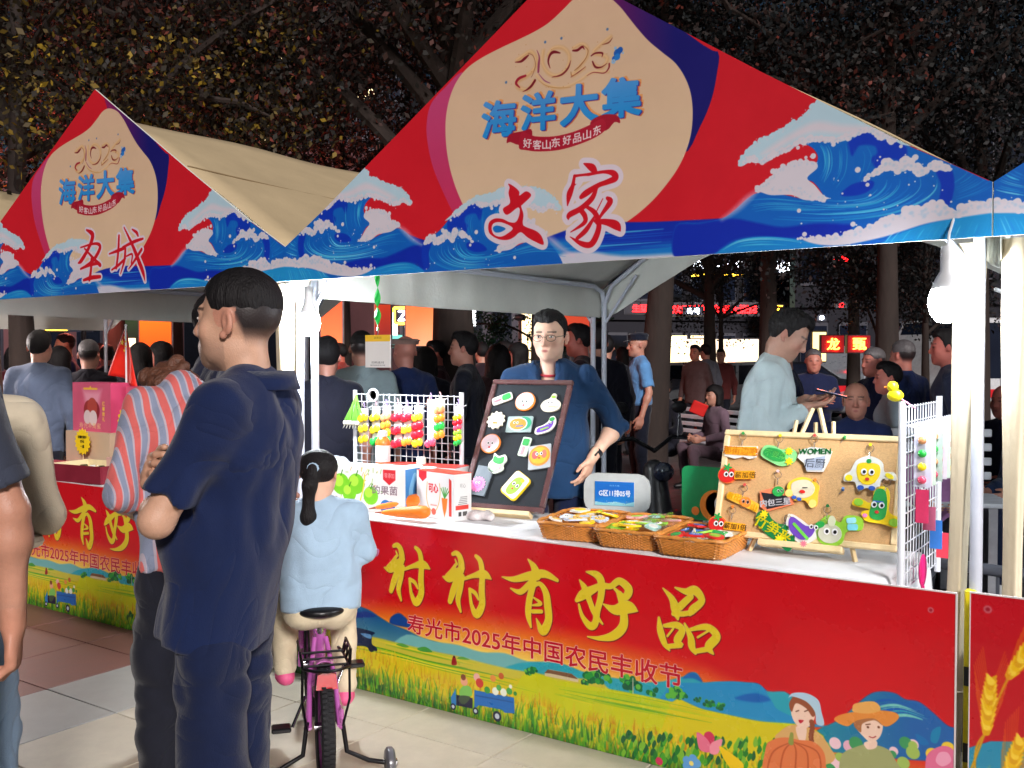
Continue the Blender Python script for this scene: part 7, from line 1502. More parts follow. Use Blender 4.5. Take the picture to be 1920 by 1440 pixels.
# the vendor
V_, k = person('stall holder with thin glasses and a teal navy jacket, one hand on the hip', stand(1033,4.93), facing(12), 1.715, topm=JACK, botm=TROU, vox=.012, hvox=.0036, near=True, sleeve='rolled', hair='short', skin=(240,196,170), headfat=1.04, hem=.78, fold=.011, bulk=1.06, mod={'vneck':1},
    head={'yaw':-.12,'pitch':.10,'off':(.0,-.03,.138)},
    arms={1:{'el':(.315,.08,1.13),'wr':(.215,-.06,.985),'hd':(-.35,-.15,-.9),'hn':(-.8,.3,.3),'ht':(-.2,-.9,.1),'curl':.35}, -1:{'el':(-.24,.02,1.12),'wr':(-.18,-.2,1.0)}})
collar(V_, k, JACK, .040, .076, 1.9)
hR, hc, s = k['hR'], k['hc'], k['s']; GL = mat('glasses_frame',(60,44,44),rough=.3,metal=.5)
def hp(x,y,z): return tuple(hc+hR@(np.array([x,y,z])*s))
for sx in (-1,1): b = MB(); b.tube([hp(sx*.034+.024*math.cos(a), -.102+.006*abs(math.cos(a)), .002+.016*math.sin(a)) for a in np.linspace(0,2*PI,21)[:-1]], .0013, 5, closed=True); b.build('glasses_rim', GL, V_, True)
b = MB(); b.tube([hp(-.010,-.104,.006),hp(0,-.107,.008),hp(.010,-.104,.006)], .0013, 5); b.build('glasses_bridge', GL, V_, True)
for sx in (-1,1): b = MB(); b.tube([hp(sx*.058,-.097,.006),hp(sx*.080,-.05,.008),hp(sx*.086,.02,.010)], .0014, 5); b.build('glasses_temple', GL, V_, True)
nk = k['nk']; b = MB(); b.tube([tuple(nk+np.array([math.cos(a)*.066, math.sin(a)*.070+.006, -.035+.022*-math.sin(a)*-1*0-.02*(math.sin(a) < 0)*-math.sin(a)])) for a in np.linspace(0,2*PI,25)[:-1]], .007, 6, closed=True); b.build('red_neckline', cloth('neck_red',(190,50,60)), V_, True)
wr = k['A'](.215,-.06,.985); el = k['A'](.315,.08,1.13); d = nrm(wr-el); p = wr-d*.035; b = MB(); R3 = Vector(d).to_track_quat('Z','Y').to_matrix(); b.lathe([(.027,-.011),(.033,-.011),(.033,.011),(.027,.011),(.027,-.011)], p, 20, R=R3); b.build('watch_strap', BLACKC, V_, True)
b = MB(); b.box(p+np.array([.0,-.030,.0]),(.030,.010,.034),R=R3,bev=.003); b.build('watch_face', mat('watch_face',(60,66,60),rough=.1), V_)
# man with the phone
P_, k = person('man in a loose pale grey blue shirt bending over a phone beyond the baskets', stand(1424,5.0), facing(-72), 1.74, topm=SHIRTG, botm=BLACKC, vox=.013, hvox=.006, near=True, eyes=False, sleeve='long', hair='short', skin=(196,150,130), hem=.80, fold=.013, bulk=1.08,
    chest=(0,-.05,1.27), head={'pitch':.55,'off':(0,-.060,.125)}, arms={1:{'el':(.22,-.04,1.09),'wr':(.08,-.22,1.24),'hd':(-.45,-.8,.15),'hn':(-.2,0,1),'ht':(-.9,0,.2),'curl':.25}, -1:{'el':(-.22,-.04,1.08),'wr':(-.08,-.22,1.21),'hd':(.4,-.8,.15),'hn':(.2,0,1),'ht':(.9,0,.2),'curl':.25}})
ph = thing('mobile_phone', 'dark mobile phone held flat by the man in the pale shirt', 'phone', (0,0,0)); rzp = math.atan2(facing(-72)[0], -facing(-72)[1]); Mp = Matrix.Translation(Vector(tuple(stand(1424,5.0)))) @ Matrix.Rotation(rzp,4,'Z')
pp = Mp @ Vector((0,-.34*k['s'],1.275*k['s'])); ph.location = pp; ph.rotation_euler = (.25,0,rzp); b = MB(); b.box((0,0,0),(.075,.155,.009),bev=.004); b.build('case', BLACKC, ph); b = MB(); b.box((0,0,.0055),(.068,.146,.0012)); b.build('screen', mat('phone_screen',(120,130,160),rough=.1,emit=.6), ph)

# ------------------------------------------------------------------ the crowd behind
def bg(label, px, w_, fa, H=1.70, top=(30,32,50), bot=(28,30,42), hair='short', hm=None, skin=(190,140,120), **k_):
    global _bgn; k_.setdefault('sleeve','long'); k_.setdefault('vox', .017 if w_ < 9 else .024); k_.setdefault('hvox', .0085 if w_ < 9 else .013)
    skin = tuple(int(.5*a_+.5*b_) for a_,b_ in zip(skin,(196,140,120)))  # red skin tones below hold the stage light in the colour, softened here
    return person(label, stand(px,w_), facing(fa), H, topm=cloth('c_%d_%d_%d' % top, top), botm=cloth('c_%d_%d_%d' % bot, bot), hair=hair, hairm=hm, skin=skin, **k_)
SIT = dict(seated=True, pel=(0,0,.50), chest=(0,-.02,.83), arms={1:{'el':(.235,-.02,.66),'wr':(.12,-.28,.62)}, -1:{'el':(-.235,-.02,.66),'wr':(-.12,-.28,.62)}}, legs={1:{'kn':(.13,-.42,.50),'an':(.13,-.38,.09)}, -1:{'kn':(-.13,-.42,.50),'an':(-.13,-.36,.09)}})
FOLD = {1:{'el':(.24,-.03,1.12),'wr':(-.02,-.2,1.15)}, -1:{'el':(-.24,-.03,1.12),'wr':(.03,-.22,1.18)}}
# left tent
bg('man in a grey blue shirt seen from behind at the left, over the pink box', 72, 7.2, 176, 1.68, (92,104,128))
bg('grey haired man in black seen from behind, left of the red flag', 165, 7.6, 172, 1.62, (24,22,34), hair='crew', hm=HAIR_GREY)
ch = bg('child in a dark top raised above the crowd at the left', 127, 10.5, 60, 1.74, (40,50,90), hair='crew', skin=(226,150,110))
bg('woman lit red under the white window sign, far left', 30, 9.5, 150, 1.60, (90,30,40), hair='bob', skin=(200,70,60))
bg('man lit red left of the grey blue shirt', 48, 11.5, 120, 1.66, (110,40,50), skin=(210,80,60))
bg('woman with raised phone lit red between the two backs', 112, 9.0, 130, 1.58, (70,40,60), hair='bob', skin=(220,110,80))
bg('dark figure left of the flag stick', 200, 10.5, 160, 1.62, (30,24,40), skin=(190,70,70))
bg('dark haired woman right of the flag', 262, 8.4, 178, 1.60, (26,22,34), hair='bob')
bg('short figure with round hair next to the dark jacket man', 286, 9.6, 178, 1.58, (60,30,40), hair='bob')
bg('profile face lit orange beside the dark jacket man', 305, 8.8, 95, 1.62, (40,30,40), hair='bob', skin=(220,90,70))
bg('short dark figure behind the grey haired man', 222, 12.5, 170, 1.66, (40,26,40))
bg('man in black between flag and grey hair, far', 186, 13.5, 165, 1.68, (36,30,46))
# left part of the main tent
bg('person in a black tee with a bag strap seen from behind by the left bulb', 612, 5.7, 170, 1.60, (26,28,44), sleeve='short', skin=(180,120,104))
bg('man in a pale grey tee seen from behind near the hanging badge', 678, 6.6, 172, 1.66, (150,168,172), hair='crew', sleeve='short')
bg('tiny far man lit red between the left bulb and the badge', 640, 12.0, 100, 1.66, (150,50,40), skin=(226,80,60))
M1,_ = bg('man in a navy jacket and flat cap right of the badge', 762, 6.9, 150, 1.64, (24,40,84), hair='none', skin=(196,120,110))
bg('dark haired woman in black right of the flat cap man', 797, 7.8, 165, 1.56, (22,22,36), hair='bob', hm=HAIR_BLACK)
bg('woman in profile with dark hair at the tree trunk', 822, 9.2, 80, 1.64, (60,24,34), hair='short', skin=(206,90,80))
bg('tall man in a black jacket in profile looking left, arms folded', 876, 7.0, 96, 1.665, (20,22,36), skin=(190,128,110), arms=FOLD)
bg('woman with long straight hair in a dark brown coat seen from behind', 934, 7.6, 176, 1.58, (58,36,40), hair='long')
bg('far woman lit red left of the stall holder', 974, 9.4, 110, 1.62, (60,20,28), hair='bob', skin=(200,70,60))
bg('small far figure between the trunk and the long haired woman', 905, 11.5, 160, 1.66, (40,26,34))
bg('small far figure just left of the glasses', 952, 13.0, 100, 1.70, (70,50,56))
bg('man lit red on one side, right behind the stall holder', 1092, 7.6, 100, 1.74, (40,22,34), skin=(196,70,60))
bg('dark man at the back post of the tent', 1122, 8.4, 170, 1.73, (24,24,38))
# right side, seen through the main tent
PO,kp = bg('police officer in a light blue short sleeved shirt and dark cap by the tree trunk', 1200, 10.4, 82, 1.74, (96,150,206), (20,24,40), hair='none', sleeve='short', skin=(196,140,120), vox=.017, hvox=.0085, hem=.98)
bg('seated man in black left of the tree bench', 1252, 11.6, 60, 1.66, (22,22,34), **SIT)
bg('seated woman in a pale top with a red bag on her knees', 1346, 11.2, 70, 1.58, (120,96,110), (90,70,80), hair='bob', **SIT)
bg('far standing man in a brown jacket left of the pale shirt man', 1305, 15.0, 40, 1.68, (90,70,70), skin=(200,120,90))
bg('far standing man in grey beside the brown jacket', 1325, 16.0, 150, 1.7, (90,90,100))
bg('far man in red walking near the lit shop front', 1352, 17.0, 20, 1.64, (110,50,50))
bg('man in dark blue standing just behind the phone man', 1476, 7.4, 110, 1.62, (24,30,66), hair='short')
bg('man in navy facing the camera with folded arms', 1525, 9.2, 12, 1.565, (26,34,70), hair='crew', hm=HAIR_GREY, skin=(206,120,104), arms=FOLD)
OM,_ = bg('laughing seated old man with thin grey hair above the cork board', 1606, 6.4, 20, 1.66, (26,40,86), hair='bald', hm=HAIR_GREY, skin=(206,140,120), near=True, eyes=False, hvox=.006, **{**SIT, 'pel':(0,0,.60),'chest':(0,-.02,.93), 'arms':{1:{'el':(.24,-.0,.76),'wr':(.16,-.25,.70)}, -1:{'el':(-.24,-.0,.76),'wr':(-.16,-.25,.70)}}})
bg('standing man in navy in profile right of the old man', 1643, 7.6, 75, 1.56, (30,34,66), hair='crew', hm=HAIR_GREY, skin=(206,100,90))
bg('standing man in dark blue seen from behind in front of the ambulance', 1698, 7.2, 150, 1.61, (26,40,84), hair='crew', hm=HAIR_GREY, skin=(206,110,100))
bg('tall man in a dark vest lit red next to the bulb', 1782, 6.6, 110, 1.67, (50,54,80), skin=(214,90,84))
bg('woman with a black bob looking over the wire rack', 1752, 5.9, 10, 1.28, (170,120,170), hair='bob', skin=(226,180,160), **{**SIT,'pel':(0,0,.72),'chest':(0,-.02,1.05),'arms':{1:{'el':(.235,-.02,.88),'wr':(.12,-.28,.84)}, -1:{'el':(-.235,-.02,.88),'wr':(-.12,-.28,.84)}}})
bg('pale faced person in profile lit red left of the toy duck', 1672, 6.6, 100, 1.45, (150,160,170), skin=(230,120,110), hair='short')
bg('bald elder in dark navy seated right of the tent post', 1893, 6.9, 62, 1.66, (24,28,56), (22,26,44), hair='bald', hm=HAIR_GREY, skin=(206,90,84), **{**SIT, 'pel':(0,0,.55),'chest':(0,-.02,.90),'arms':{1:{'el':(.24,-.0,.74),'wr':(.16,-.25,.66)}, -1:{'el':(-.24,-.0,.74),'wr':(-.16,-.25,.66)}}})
bg('person in a light blue shirt behind the elder at the right edge', 1908, 8.6, 90, 1.60, (150,176,210), skin=(206,150,140))
bg('seated person in dark trousers and white trainers at the right edge', 1945, 6.3, 75, 1.68, (40,60,100), (30,40,70), shoes=SHOE_W, **SIT)
bg('far woman in the crowd by the parked cars', 1168, 15, 150, 1.64, (40,30,40), hair='bob')
bg('man leaning on the scooter behind the police officer', 1136, 9.6, 175, 1.70, (22,22,32))
def cap_on(root, k_, m, brim=True, h=.07):
    hc, hR, s = k_['hc'], k_['hR'], k_['s']; R3 = Matrix(hR.tolist()); b = MB(); b.lathe([(.098*s,.0),(.100*s,.02*s),(.110*s,h*.75*s),(.09*s,h*s),(0,h*1.08*s)], hc+hR@(np.array([0,.010,.060])*s), 20, R=R3); b.build('cap', m, root, True)
    if brim: b = MB(); P = [tuple(hc+hR@(np.array([math.sin(a)*.085, -.06-math.cos(a)*.085, .058-.02*math.cos(a)])*s)) for a in np.linspace(-1.3,1.3,9)]; b.add(P+[tuple(np.array(p)+np.array([0,0,.006])) for p in P], [tuple(range(9))[::-1], tuple(range(9,18))]+[(i,i+1,i+10,i+9) for i in range(8)]+[(8,0,9,17)]); b.build('cap_brim', m, root)
cap_on(PO, kp, cloth('cap_navy',(22,28,46)))
k1 = dict(hc=np.array([0,-.03,1.575])*1.64/1.70, hR=np.eye(3), s=1.64/1.70); cap_on(M1, _ if isinstance(_,dict) and False else k1, cloth('cap_tan',(150,120,110)), h=.04)
# ------------------------------------------------------------------ the bicycle
PINKM = mat('bike_pink', (178,92,168), rough=.25, coat=.6); PINK2 = mat('bike_print', (196,110,180), rough=.3, var=.5, scale=60, coat=.6); RUB = mat('tyre_rubber', (22,22,26), rough=.75, bump=.4, bscale=200); BLK2 = mat('black_steel', (20,20,24), rough=.3, metal=.4); CHR = mat('chrome', (200,200,206), rough=.15, metal=1.); PLB = mat('black_plastic', (18,18,22), rough=.35)
bk = thing('kids_bicycle', 'pink kids bicycle with training wheels and a black rear rack, seen from behind', 'bicycle', (gx[0],gx[1],0), rzb)
def wheel(y, r, wdt, name, x=0., n=36):
    b = MB(); R_ = Matrix.Rotation(PI/2,3,'Y'); prof = [(r-.034,-wdt*.4),(r-.016,-wdt/2),(r-.005,-wdt*.38),(r,-wdt*.15),(r,wdt*.15),(r-.005,wdt*.38),(r-.016,wdt/2),(r-.034,wdt*.4),(r-.034,-wdt*.4)]
    b.lathe(prof, (x,y,r), n, R=R_)
    o = b.build(name, RUB, bk, True)
    b = MB()
    for i in range(n*2):
        a = 2*PI*i/(n*2)
        for sx in (-1,1): b.box((x+sx*wdt*.22, y+math.cos(a+sx*.03)*(r+.001), r+math.sin(a+sx*.03)*(r+.001)), (wdt*.34,.010,.007), R=Matrix.Rotation(a-PI/2,3,'X'))
    t_ = b.build('tread', RUB, o); t_['kind'] = 'stuff'
    b = MB(); b.lathe([(r-.042,-.010),(r-.034,-.012),(r-.034,.012),(r-.042,.010),(r-.042,-.010)], (x,y,r), n, R=R_); b.build('rim', PINKM, o, True)
    b = MB()
    for i in range(16): a = 2*PI*i/16; b.cyl((x+(.018 if i%2 else -.018),y,r),(x,y+math.cos(a)*(r-.038),r+math.sin(a)*(r-.038)),.0012,n=4)
    s_ = b.build('spokes', CHR, o); s_['kind'] = 'stuff'
    b = MB(); b.cyl((x-.035,y,r),(x+.035,y,r),.016,n=12); b.build('hub', CHR, o, True)
yr = .22; R16 = .205
wheel(yr, R16, .046, 'rear_wheel'); wheel(-.50, R16, .046, 'front_wheel')
def tb(nm, pts, r, m, n=10): b = MB(); b.tube(pts, r, n); return b.build(nm, m, bk, True)
tb('seat_tube', [(0,-.06,.22),(0,.02,.48)], .018, PINKM); tb('down_tube', [(0,-.06,.22),(0,-.40,.50)], .022, PINK2); tb('top_tube', [(0,0,.40),(0,-.22,.46),(0,-.40,.54)], .018, PINKM)
for sx in (-1,1):
    tb('chain_stay', [(sx*.035,-.06,.22),(sx*.050,.10,.20),(sx*.052,yr,R16)], .010, PINKM); tb('seat_stay', [(sx*.02,.02,.46),(sx*.045,.12,.33),(sx*.052,yr,R16)], .009, PINKM); tb('fork_blade', [(sx*.045,-.42,.42),(sx*.045,-.50,R16)], .012, PINKM)
tb('head_tube', [(0,-.40,.50),(0,-.38,.62)], .022, PINKM); tb('handlebar', [(-.24,-.30,.70),(-.16,-.36,.72),(0,-.38,.64),(.16,-.36,.72),(.24,-.30,.70)], .011, BLK2); tb('seat_post', [(0,.02,.46),(0,.035,.545)], .012, CHR)
f = F(); f.ell((0,.08,.575),(.085,.065,.026)); f.cap((0,.03,.575),(0,-.09,.572),.045,.022,.03,flat=((0,0,1),.5)); V, Fc = f.mesh(.006); mesh_np('saddle', V, Fc, PLB, parent=bk)
for sx in (-1,1): tb('saddle_spring', [(sx*.035+.010*math.cos(a),.07+.010*math.sin(a),.520+.0045*i) for i,a in enumerate(np.linspace(0,6*PI,10))], .003, BLK2, 5)
for sx in (-1,1): tb('rack_rail', [(sx*.065,.02,.42),(sx*.075,.10,.425),(sx*.078,.32,.44),(sx*.04,.37,.445),(0,.38,.445)], .0055, BLK2, 8)
for yy in (.10,.18,.26): tb('rack_bar', [(-.075,yy,.43),(.075,yy,.43)], .0045, BLK2, 6)
for sx in (-1,1): tb('rack_side', [(sx*.075,.08,.425),(sx*.085,.10,.475),(sx*.085,.28,.485),(sx*.078,.32,.44)], .0045, BLK2, 6); tb('rack_stay', [(sx*.078,.30,.44),(sx*.08,.29,.32),(sx*.062,yr+.01,R16)], .0045, BLK2, 6)
for sx in (-1,1): tb('rack_zigzag', [(sx*.085,.09,.475),(sx*.076,.13,.432),(sx*.085,.17,.478),(sx*.076,.21,.434),(sx*.085,.25,.482),(sx*.077,.29,.438)], .0035, BLK2, 6)
b = MB(); b.prism([(-.036,0),(.036,0),(.030,.05),(0,.062),(-.030,.05)], .012, 0, Matrix.Translation((0,.335,.37)) @ Matrix.Rotation(PI/2,4,'X')); b.build('reflector', mat('reflector_red',(190,30,40),rough=.15,coat=1.), bk)
# mudguard over the rear wheel
V = []; Fc = []; n = 26
for i in range(n):
    a = math.radians(88+72*i/(n-1))
    for j in range(7): u = (j-3)/3; rr = R16+.022-.012*u*u; V.append((u*.032, yr+math.cos(a)*rr, R16+math.sin(a)*rr))
Fc = np.array([(i*7+j,i*7+j+1,(i+1)*7+j+1,(i+1)*7+j) for i in range(n-1) for j in range(6)]); o = mesh_np('mudguard', np.array(V), Fc, PINK2, parent=bk); sm = o.modifiers.new('s','SOLIDIFY'); sm.thickness = .002
b = MB(); b.box((-.058,.07,.225),(.016,.32,.075),bev=.02); b.build('chain_guard', PINK2, bk)
for sx in (-1,1):
    tb('stabiliser_arm', [(sx*.060,yr,R16+.02),(sx*.075,yr+.01,.115),(sx*.15,yr+.01,.075),(sx*.205,yr+.01,.062)], .0085, BLK2)
    b = MB(); b.lathe([(.018,-.018),(.046,-.016),(.0555,-.008),(.0565,.0),(.0555,.008),(.046,.016),(.018,.018),(.018,-.018)], (sx*.225,yr+.01,.0565), 26, R=Matrix.Rotation(PI/2,3,'Y')); b.build('stabiliser_wheel', mat('stab_grey',(92,92,98),rough=.3,coat=.4), bk, True)
    b = MB(); b.sph((sx*.246,yr+.01,.0565),(.008,.016,.016),10); b.build('hub_cap', CHR, bk, True)
    b = MB(); b.box((sx*.14,-.06+sx*.06,.22-sx*.09),(.07,.06,.018),bev=.005); b.build('pedal', PLB, bk)
    tb('crank', [(sx*.05,-.06,.22),(sx*.10,-.06+sx*.06,.22-sx*.09)], .007, CHR)
for sx in (-1,1): b = MB(); b.cyl((sx*.19,-.335,.712),(sx*.25,-.295,.698),.016,n=10); b.build('grip', PINKM, bk, True)

# ------------------------------------------------------------------ trees of the square
BARK = mat('bark', (50,40,36), rough=.9, var=.3, scale=8, bump=.8, bscale=22, stretch=(1,1,.3))
LEAF = mat('leaf', (60,60,34), rough=.6, var=.0, vcol='Col', spec=.3)
def tree(px, w_, H, R, zc, n, label, tone, tr=.13, lean=0., seed=0, drop=0.):
    n = int(n*1.9)
    g = np.random.default_rng(seed+100); p = stand(px, w_); t = thing('tree', label, 'tree', p, group='trees of the square')
    top = np.array([lean, 0, zc+R*.3]); b = MB(); pts = [(0,0,-.02),(lean*.15,.02,zc*.3),(lean*.5,-.02,zc*.65),tuple(top)]; b.tube(curve(pts,5), list(np.linspace(tr*1.25,tr*.35,16)), 12); b.build('trunk', BARK, t, True)
    limbs = []
    for i in range(13):
        a = 2*PI*i/13*1.9+g.random(); z0 = zc*(.55+.5*g.random()); s0 = np.array([lean*.5,0,z0]); L = R*(.65+.4*g.random()); e = s0+np.array([math.cos(a)*L, math.sin(a)*L, L*(.15+.75*g.random())-drop*.3]); m_ = (s0+e)/2+np.array([0,0,.15*L])+.1*L*(g.random(3)-.5)
        b = MB(); b.tube(curve([s0,m_,e],5), list(np.linspace(tr*.42,.012,11)), 7); b.build('limb', BARK, t, True); limbs.append((s0,m_,e))
        for k in range(3):
            f = .45+.5*g.random(); q = s0+(e-s0)*f; e2 = q+(g.random(3)-.45)*np.array([1,1,.8])*L*.6; limbs.append((q,(q+e2)/2+.05,e2))
            if k < 2: b = MB(); b.tube([q,(q+e2)/2+.04,e2],[.03,.02,.008],5); b.build('branch', BARK, t, True)
    # leaves: clumps around twig ends and through the crown
    nc = max(40, n//70); C = []
    for i in range(nc):
        s0,m_,e = limbs[int(g.integers(len(limbs)))]; f = .35+.7*g.random(); c = s0+(e-s0)*f+(g.random(3)-.5)*R*.35; C.append(c)
    C = np.array(C); C[:,2] = np.maximum(C[:,2], zc-R*.78-drop); ci = g.integers(0,nc,n); cs = (.16+.30*g.random(nc))*R*.55
    d = g.normal(size=(n,3)); d /= np.linalg.norm(d,axis=1)[:,None]; P = C[ci]+d*(cs[ci]*g.random(n)**.45)[:,None]*np.array([1,1,.75]); P[:,2] -= .10*g.random(n)
    A = g.normal(size=(n,3)); A[:,2] -= .6; A /= np.linalg.norm(A,axis=1)[:,None]; B = np.cross(A, g.normal(size=(n,3))); B /= np.linalg.norm(B,axis=1)[:,None]; L = (.035+.045*g.random(n))[:,None]; Wd = L*.30
    V = np.stack([P, P+A*L*.5+B*Wd, P+A*L, P+A*L*.5-B*Wd],1).reshape(-1,3); Fc = np.arange(4*n).reshape(n,4)
    base = lin(tone[0])[None]*(1-0)+0; mixw = (g.random(n)**6)[:,None]*.9; cl = base*(1-mixw)+lin(tone[1])[None]*mixw; cl = cl*(.6+.8*(.5+.5*np.sin(ci*12.9898)))[:,None]*(.8+.4*g.random(n))[:,None]
    o = mesh_np('crown', V, Fc, LEAF, smooth=False, vcol=np.repeat(cl,4,0), parent=t); return t
TO_L = ((34,28,25),(120,60,48)); TO_M = ((30,28,25),(120,54,44)); TO_R = ((17,22,24),(66,44,40)); TO_Y = ((34,29,22),(150,122,34))  # second tones put the red and yellow light into scattered leaves
tree(40, 9.0, 8, 2.9, 4.1, 15000, 'broad tree with yellowish lit leaves above the left tent', TO_Y, seed=1)
tree(215, 12.5, 9, 3.6, 5.4, 18000, 'dark tree with reddish leaves behind the left tent peak', TO_L, seed=2)
tree(430, 10.5, 9, 3.2, 4.9, 18000, 'tree with bare crossing limbs between the two tents', TO_L, seed=3, lean=.3)
tree(640, 13.5, 10, 3.7, 6.0, 18000, 'dark tree rising behind the saddle between the tent roofs', TO_M, seed=4)
tree(848, 9.4, 9, 3.0, 4.9, 15000, 'tree whose thick trunk stands among the crowd left of the stall holder', TO_M, tr=.22, seed=5)
tree(1218, 11.2, 9, 3.3, 5.2, 17000, 'tree whose leaning trunk stands behind the police officer', TO_M, tr=.17, lean=.5, seed=6)
tree(1440, 13.5, 10, 4.0, 5.0, 20000, 'dark tree in front of the lit signs right of the centre', TO_R, tr=.14, seed=7, drop=.9)
tree(1662, 10.5, 9, 3.1, 5.4, 17000, 'dark tree above the right slope of the main tent', TO_R, tr=.13, seed=8)
tree(1835, 12.0, 9, 3.7, 5.2, 17000, 'dark bluish tree at the right edge behind the posts', TO_R, seed=9, drop=.4)
tree(1010, 15.0, 10, 4.2, 6.3, 16000, 'tall dark tree hidden behind the peak of the main tent', TO_M, seed=10)
tree(1330, 18.0, 9, 4.0, 4.4, 16000, 'low dark tree in front of the red lit letters', TO_R, seed=11, drop=1.0)
tree(1600, 19.0, 10, 4.6, 5.2, 15000, 'far dark tree behind the seated old man', TO_R, seed=12, drop=1.0)
tree(1352, 20.0, 6, 1.8, 3.3, 2600, 'small sparse tree whose leaves break up the red ticker', TO_R, tr=.07, seed=21); tree(1648, 17.0, 6, 1.6, 3.2, 4200, 'small dark tree above the neon characters', TO_R, tr=.07, seed=22); tree(1735, 15.0, 6, 1.5, 3.2, 4800, 'small dark tree behind the right bulb', TO_R, tr=.07, seed=23)
tree(330, 20.0, 11, 4.8, 6.6, 13000, 'far tree behind the left tent roof', TO_M, seed=13)
tree(-60, 16.0, 11, 4.6, 6.2, 13000, 'far tree at the left edge of the square', TO_Y, seed=14)
tree(1020, 17.0, 6, 1.3, 2.6, 5000, 'small green tree by the street lamps left of the tent post', ((30,66,44),(60,100,60)), tr=.06, seed=15)

# ------------------------------------------------------------------ buildings with lit signs behind the crowd
WALLM = mat('facade_render', (120,96,98), rough=.8, var=.12, scale=.5, bump=.1); GLASSD = mat('dark_glass', (26,32,48), rough=.12, spec=.8, var=.1, scale=2); FRM = mat('window_frame', (70,70,80), rough=.5)
def lightm(name, c, e): return mat(name, c, emit=e, var=0)
W1 = lightm('sign_white', (246,250,255), 6); W2 = lightm('shop_warm', (255,226,170), 1.6); O1 = lightm('banner_orange', (250,120,24), .9); R1 = lightm('neon_red', (255,30,34), 5); Y1 = lightm('neon_yellow', (255,200,50), 5)
def facade(label, pxa, pxb, wa, wb, H, floors, bays, wallm=WALLM, lit=()):
    a = np.array(stand(pxa,wa)); b_ = np.array(stand(pxb,wb)); L = np.linalg.norm(b_-a); rz = math.atan2(b_[1]-a[1], b_[0]-a[0]); t = thing('shop_building', label, 'building', a, rz)
    b = MB(); b.box((L/2,5,H/2),(L,10,H)); b.build('wall', wallm, t); fh = H/floors; bw = L/bays
    wm = None
    for f_ in range(floors):
        for i in range(bays):
            x = bw*(i+.5); z = fh*(f_+.5); lm = W2 if (f_,i) in lit else GLASSD; bb = MB(); bb.box((x,-.04,z),(bw*.72,.08,fh*.62)); o = bb.build('window', FRM, t); bb = MB(); bb.box((x,-.085,z),(bw*.66,.02,fh*.55)); bb.build('pane', lm, o)
    for f_ in range(1,floors): bb = MB(); bb.box((L/2,-.08,fh*f_),(L,.16,.22)); bb.build('ledge', wallm, t)
    bb = MB(); bb.box((L/2,5,H+.15),(L+.4,10.4,.3)); bb.build('roof', wallm, t)
    return t, a, rz, L
facade('long low shop building behind the crowd of the left tent', -260, 640, 34, 27, 7.0, 2, 14, mat('facade_red_lit', (122,80,84), rough=.8, var=.15, scale=.6), lit={(0,3),(0,8)})  # wall colour itself holds the pink of the red stage light
facade('grey building with pillars behind the stall holder', 690, 1075, 30, 31, 8.0, 2, 7, mat('facade_grey', (96,90,100), rough=.8, var=.12, scale=.5), lit={(0,5)})
facade('dark building with a bright shop front behind the parked cars', 1130, 1480, 36, 38, 9.0, 3, 7, mat('facade_dark', (26,25,36), rough=.8), lit={(0,1),(0,2),(0,3)})
facade('dark building at the right with red neon letters', 1490, 2300, 34, 30, 10.0, 3, 10, mat('facade_dark', (46,44,58)))
facade('tall dark apartment block with a few lit windows behind the trees', 470, 760, 50, 50, 20, 10, 6, mat('facade_night', (30,30,40), rough=.8), lit={(8,1),(5,2),(7,4),(9,0),(4,5),(6,0)})
def sign(px, py, w_, wd, ht, m, label, yaw=None, txt=None, tm=None, name='shop_sign', cat='sign', fm=None, grp=None, fr=None):
    p = at_w(px,py,w_); y = YAW if yaw is None else yaw; t = thing(name, label, cat, p, y, grp); b = MB(); b.box((0,.06,0),(wd,.12,ht)); b.build('box', fm or FRM, t); b = MB(); b.box((0,-.012,0),(wd*.96,.02,ht*.9)); b.build('face', m, t)
    if txt: b = glyph_mb(txt, 0, 0, ht*.62, 0, .03, 0, .006); b.T = Matrix(); o = b.build('lettering', tm or W1, t); o.rotation_euler = (PI/2,0,0); o.location = (0,-.03,0)
    if fr: 
        for c_,d_ in (((0,-.03,ht/2),(wd,.03,.05)),((0,-.03,-ht/2),(wd,.03,.05)),((-wd/2,-.03,0),(.05,.03,ht)),((wd/2,-.03,0),(.05,.03,ht))): b = MB(); b.box(c_,d_); b.build('light_edge', fr, t)
    return t
DK = mat('sign_dark', (30,32,50), rough=.5)
sign(20, 603, 24, .60, .32, W1, 'white light box at the far left under the canopy'); sign(53, 603, 24, .44, .32, W1, 'second white light box right of the dark pillar')
t = thing('led_sign', 'bright white LED tube sign with a curved end above the crowd at the left', 'sign', at_w(122,606,24), YAW)
for (x,z,l) in ((-.22,.03,.5),(.02,.10,.34),(.0,-.03,.5),(.02,-.09,.30),(.26,.0,.28),(.32,-.11,.12)): b = MB(); b.cyl((x-l/2,0,z),(x+l/2,0,z),.026,n=8); b.build('tube', W1, t, True)
b = MB(); b.tube([(.42+.12*math.sin(a),0,.11*math.cos(a)) for a in np.linspace(0,PI,10)], .022, 8); b.build('tube', Y1, t, True); b = MB(); b.box((.05,.05,0),(1.2,.06,.42)); b.build('back_plate', DK, t)
b = MB(); b.cyl((-.5,-.0,-.17),(.05,0,-.17),.010,n=6); b.build('tube', Y1, t, True)
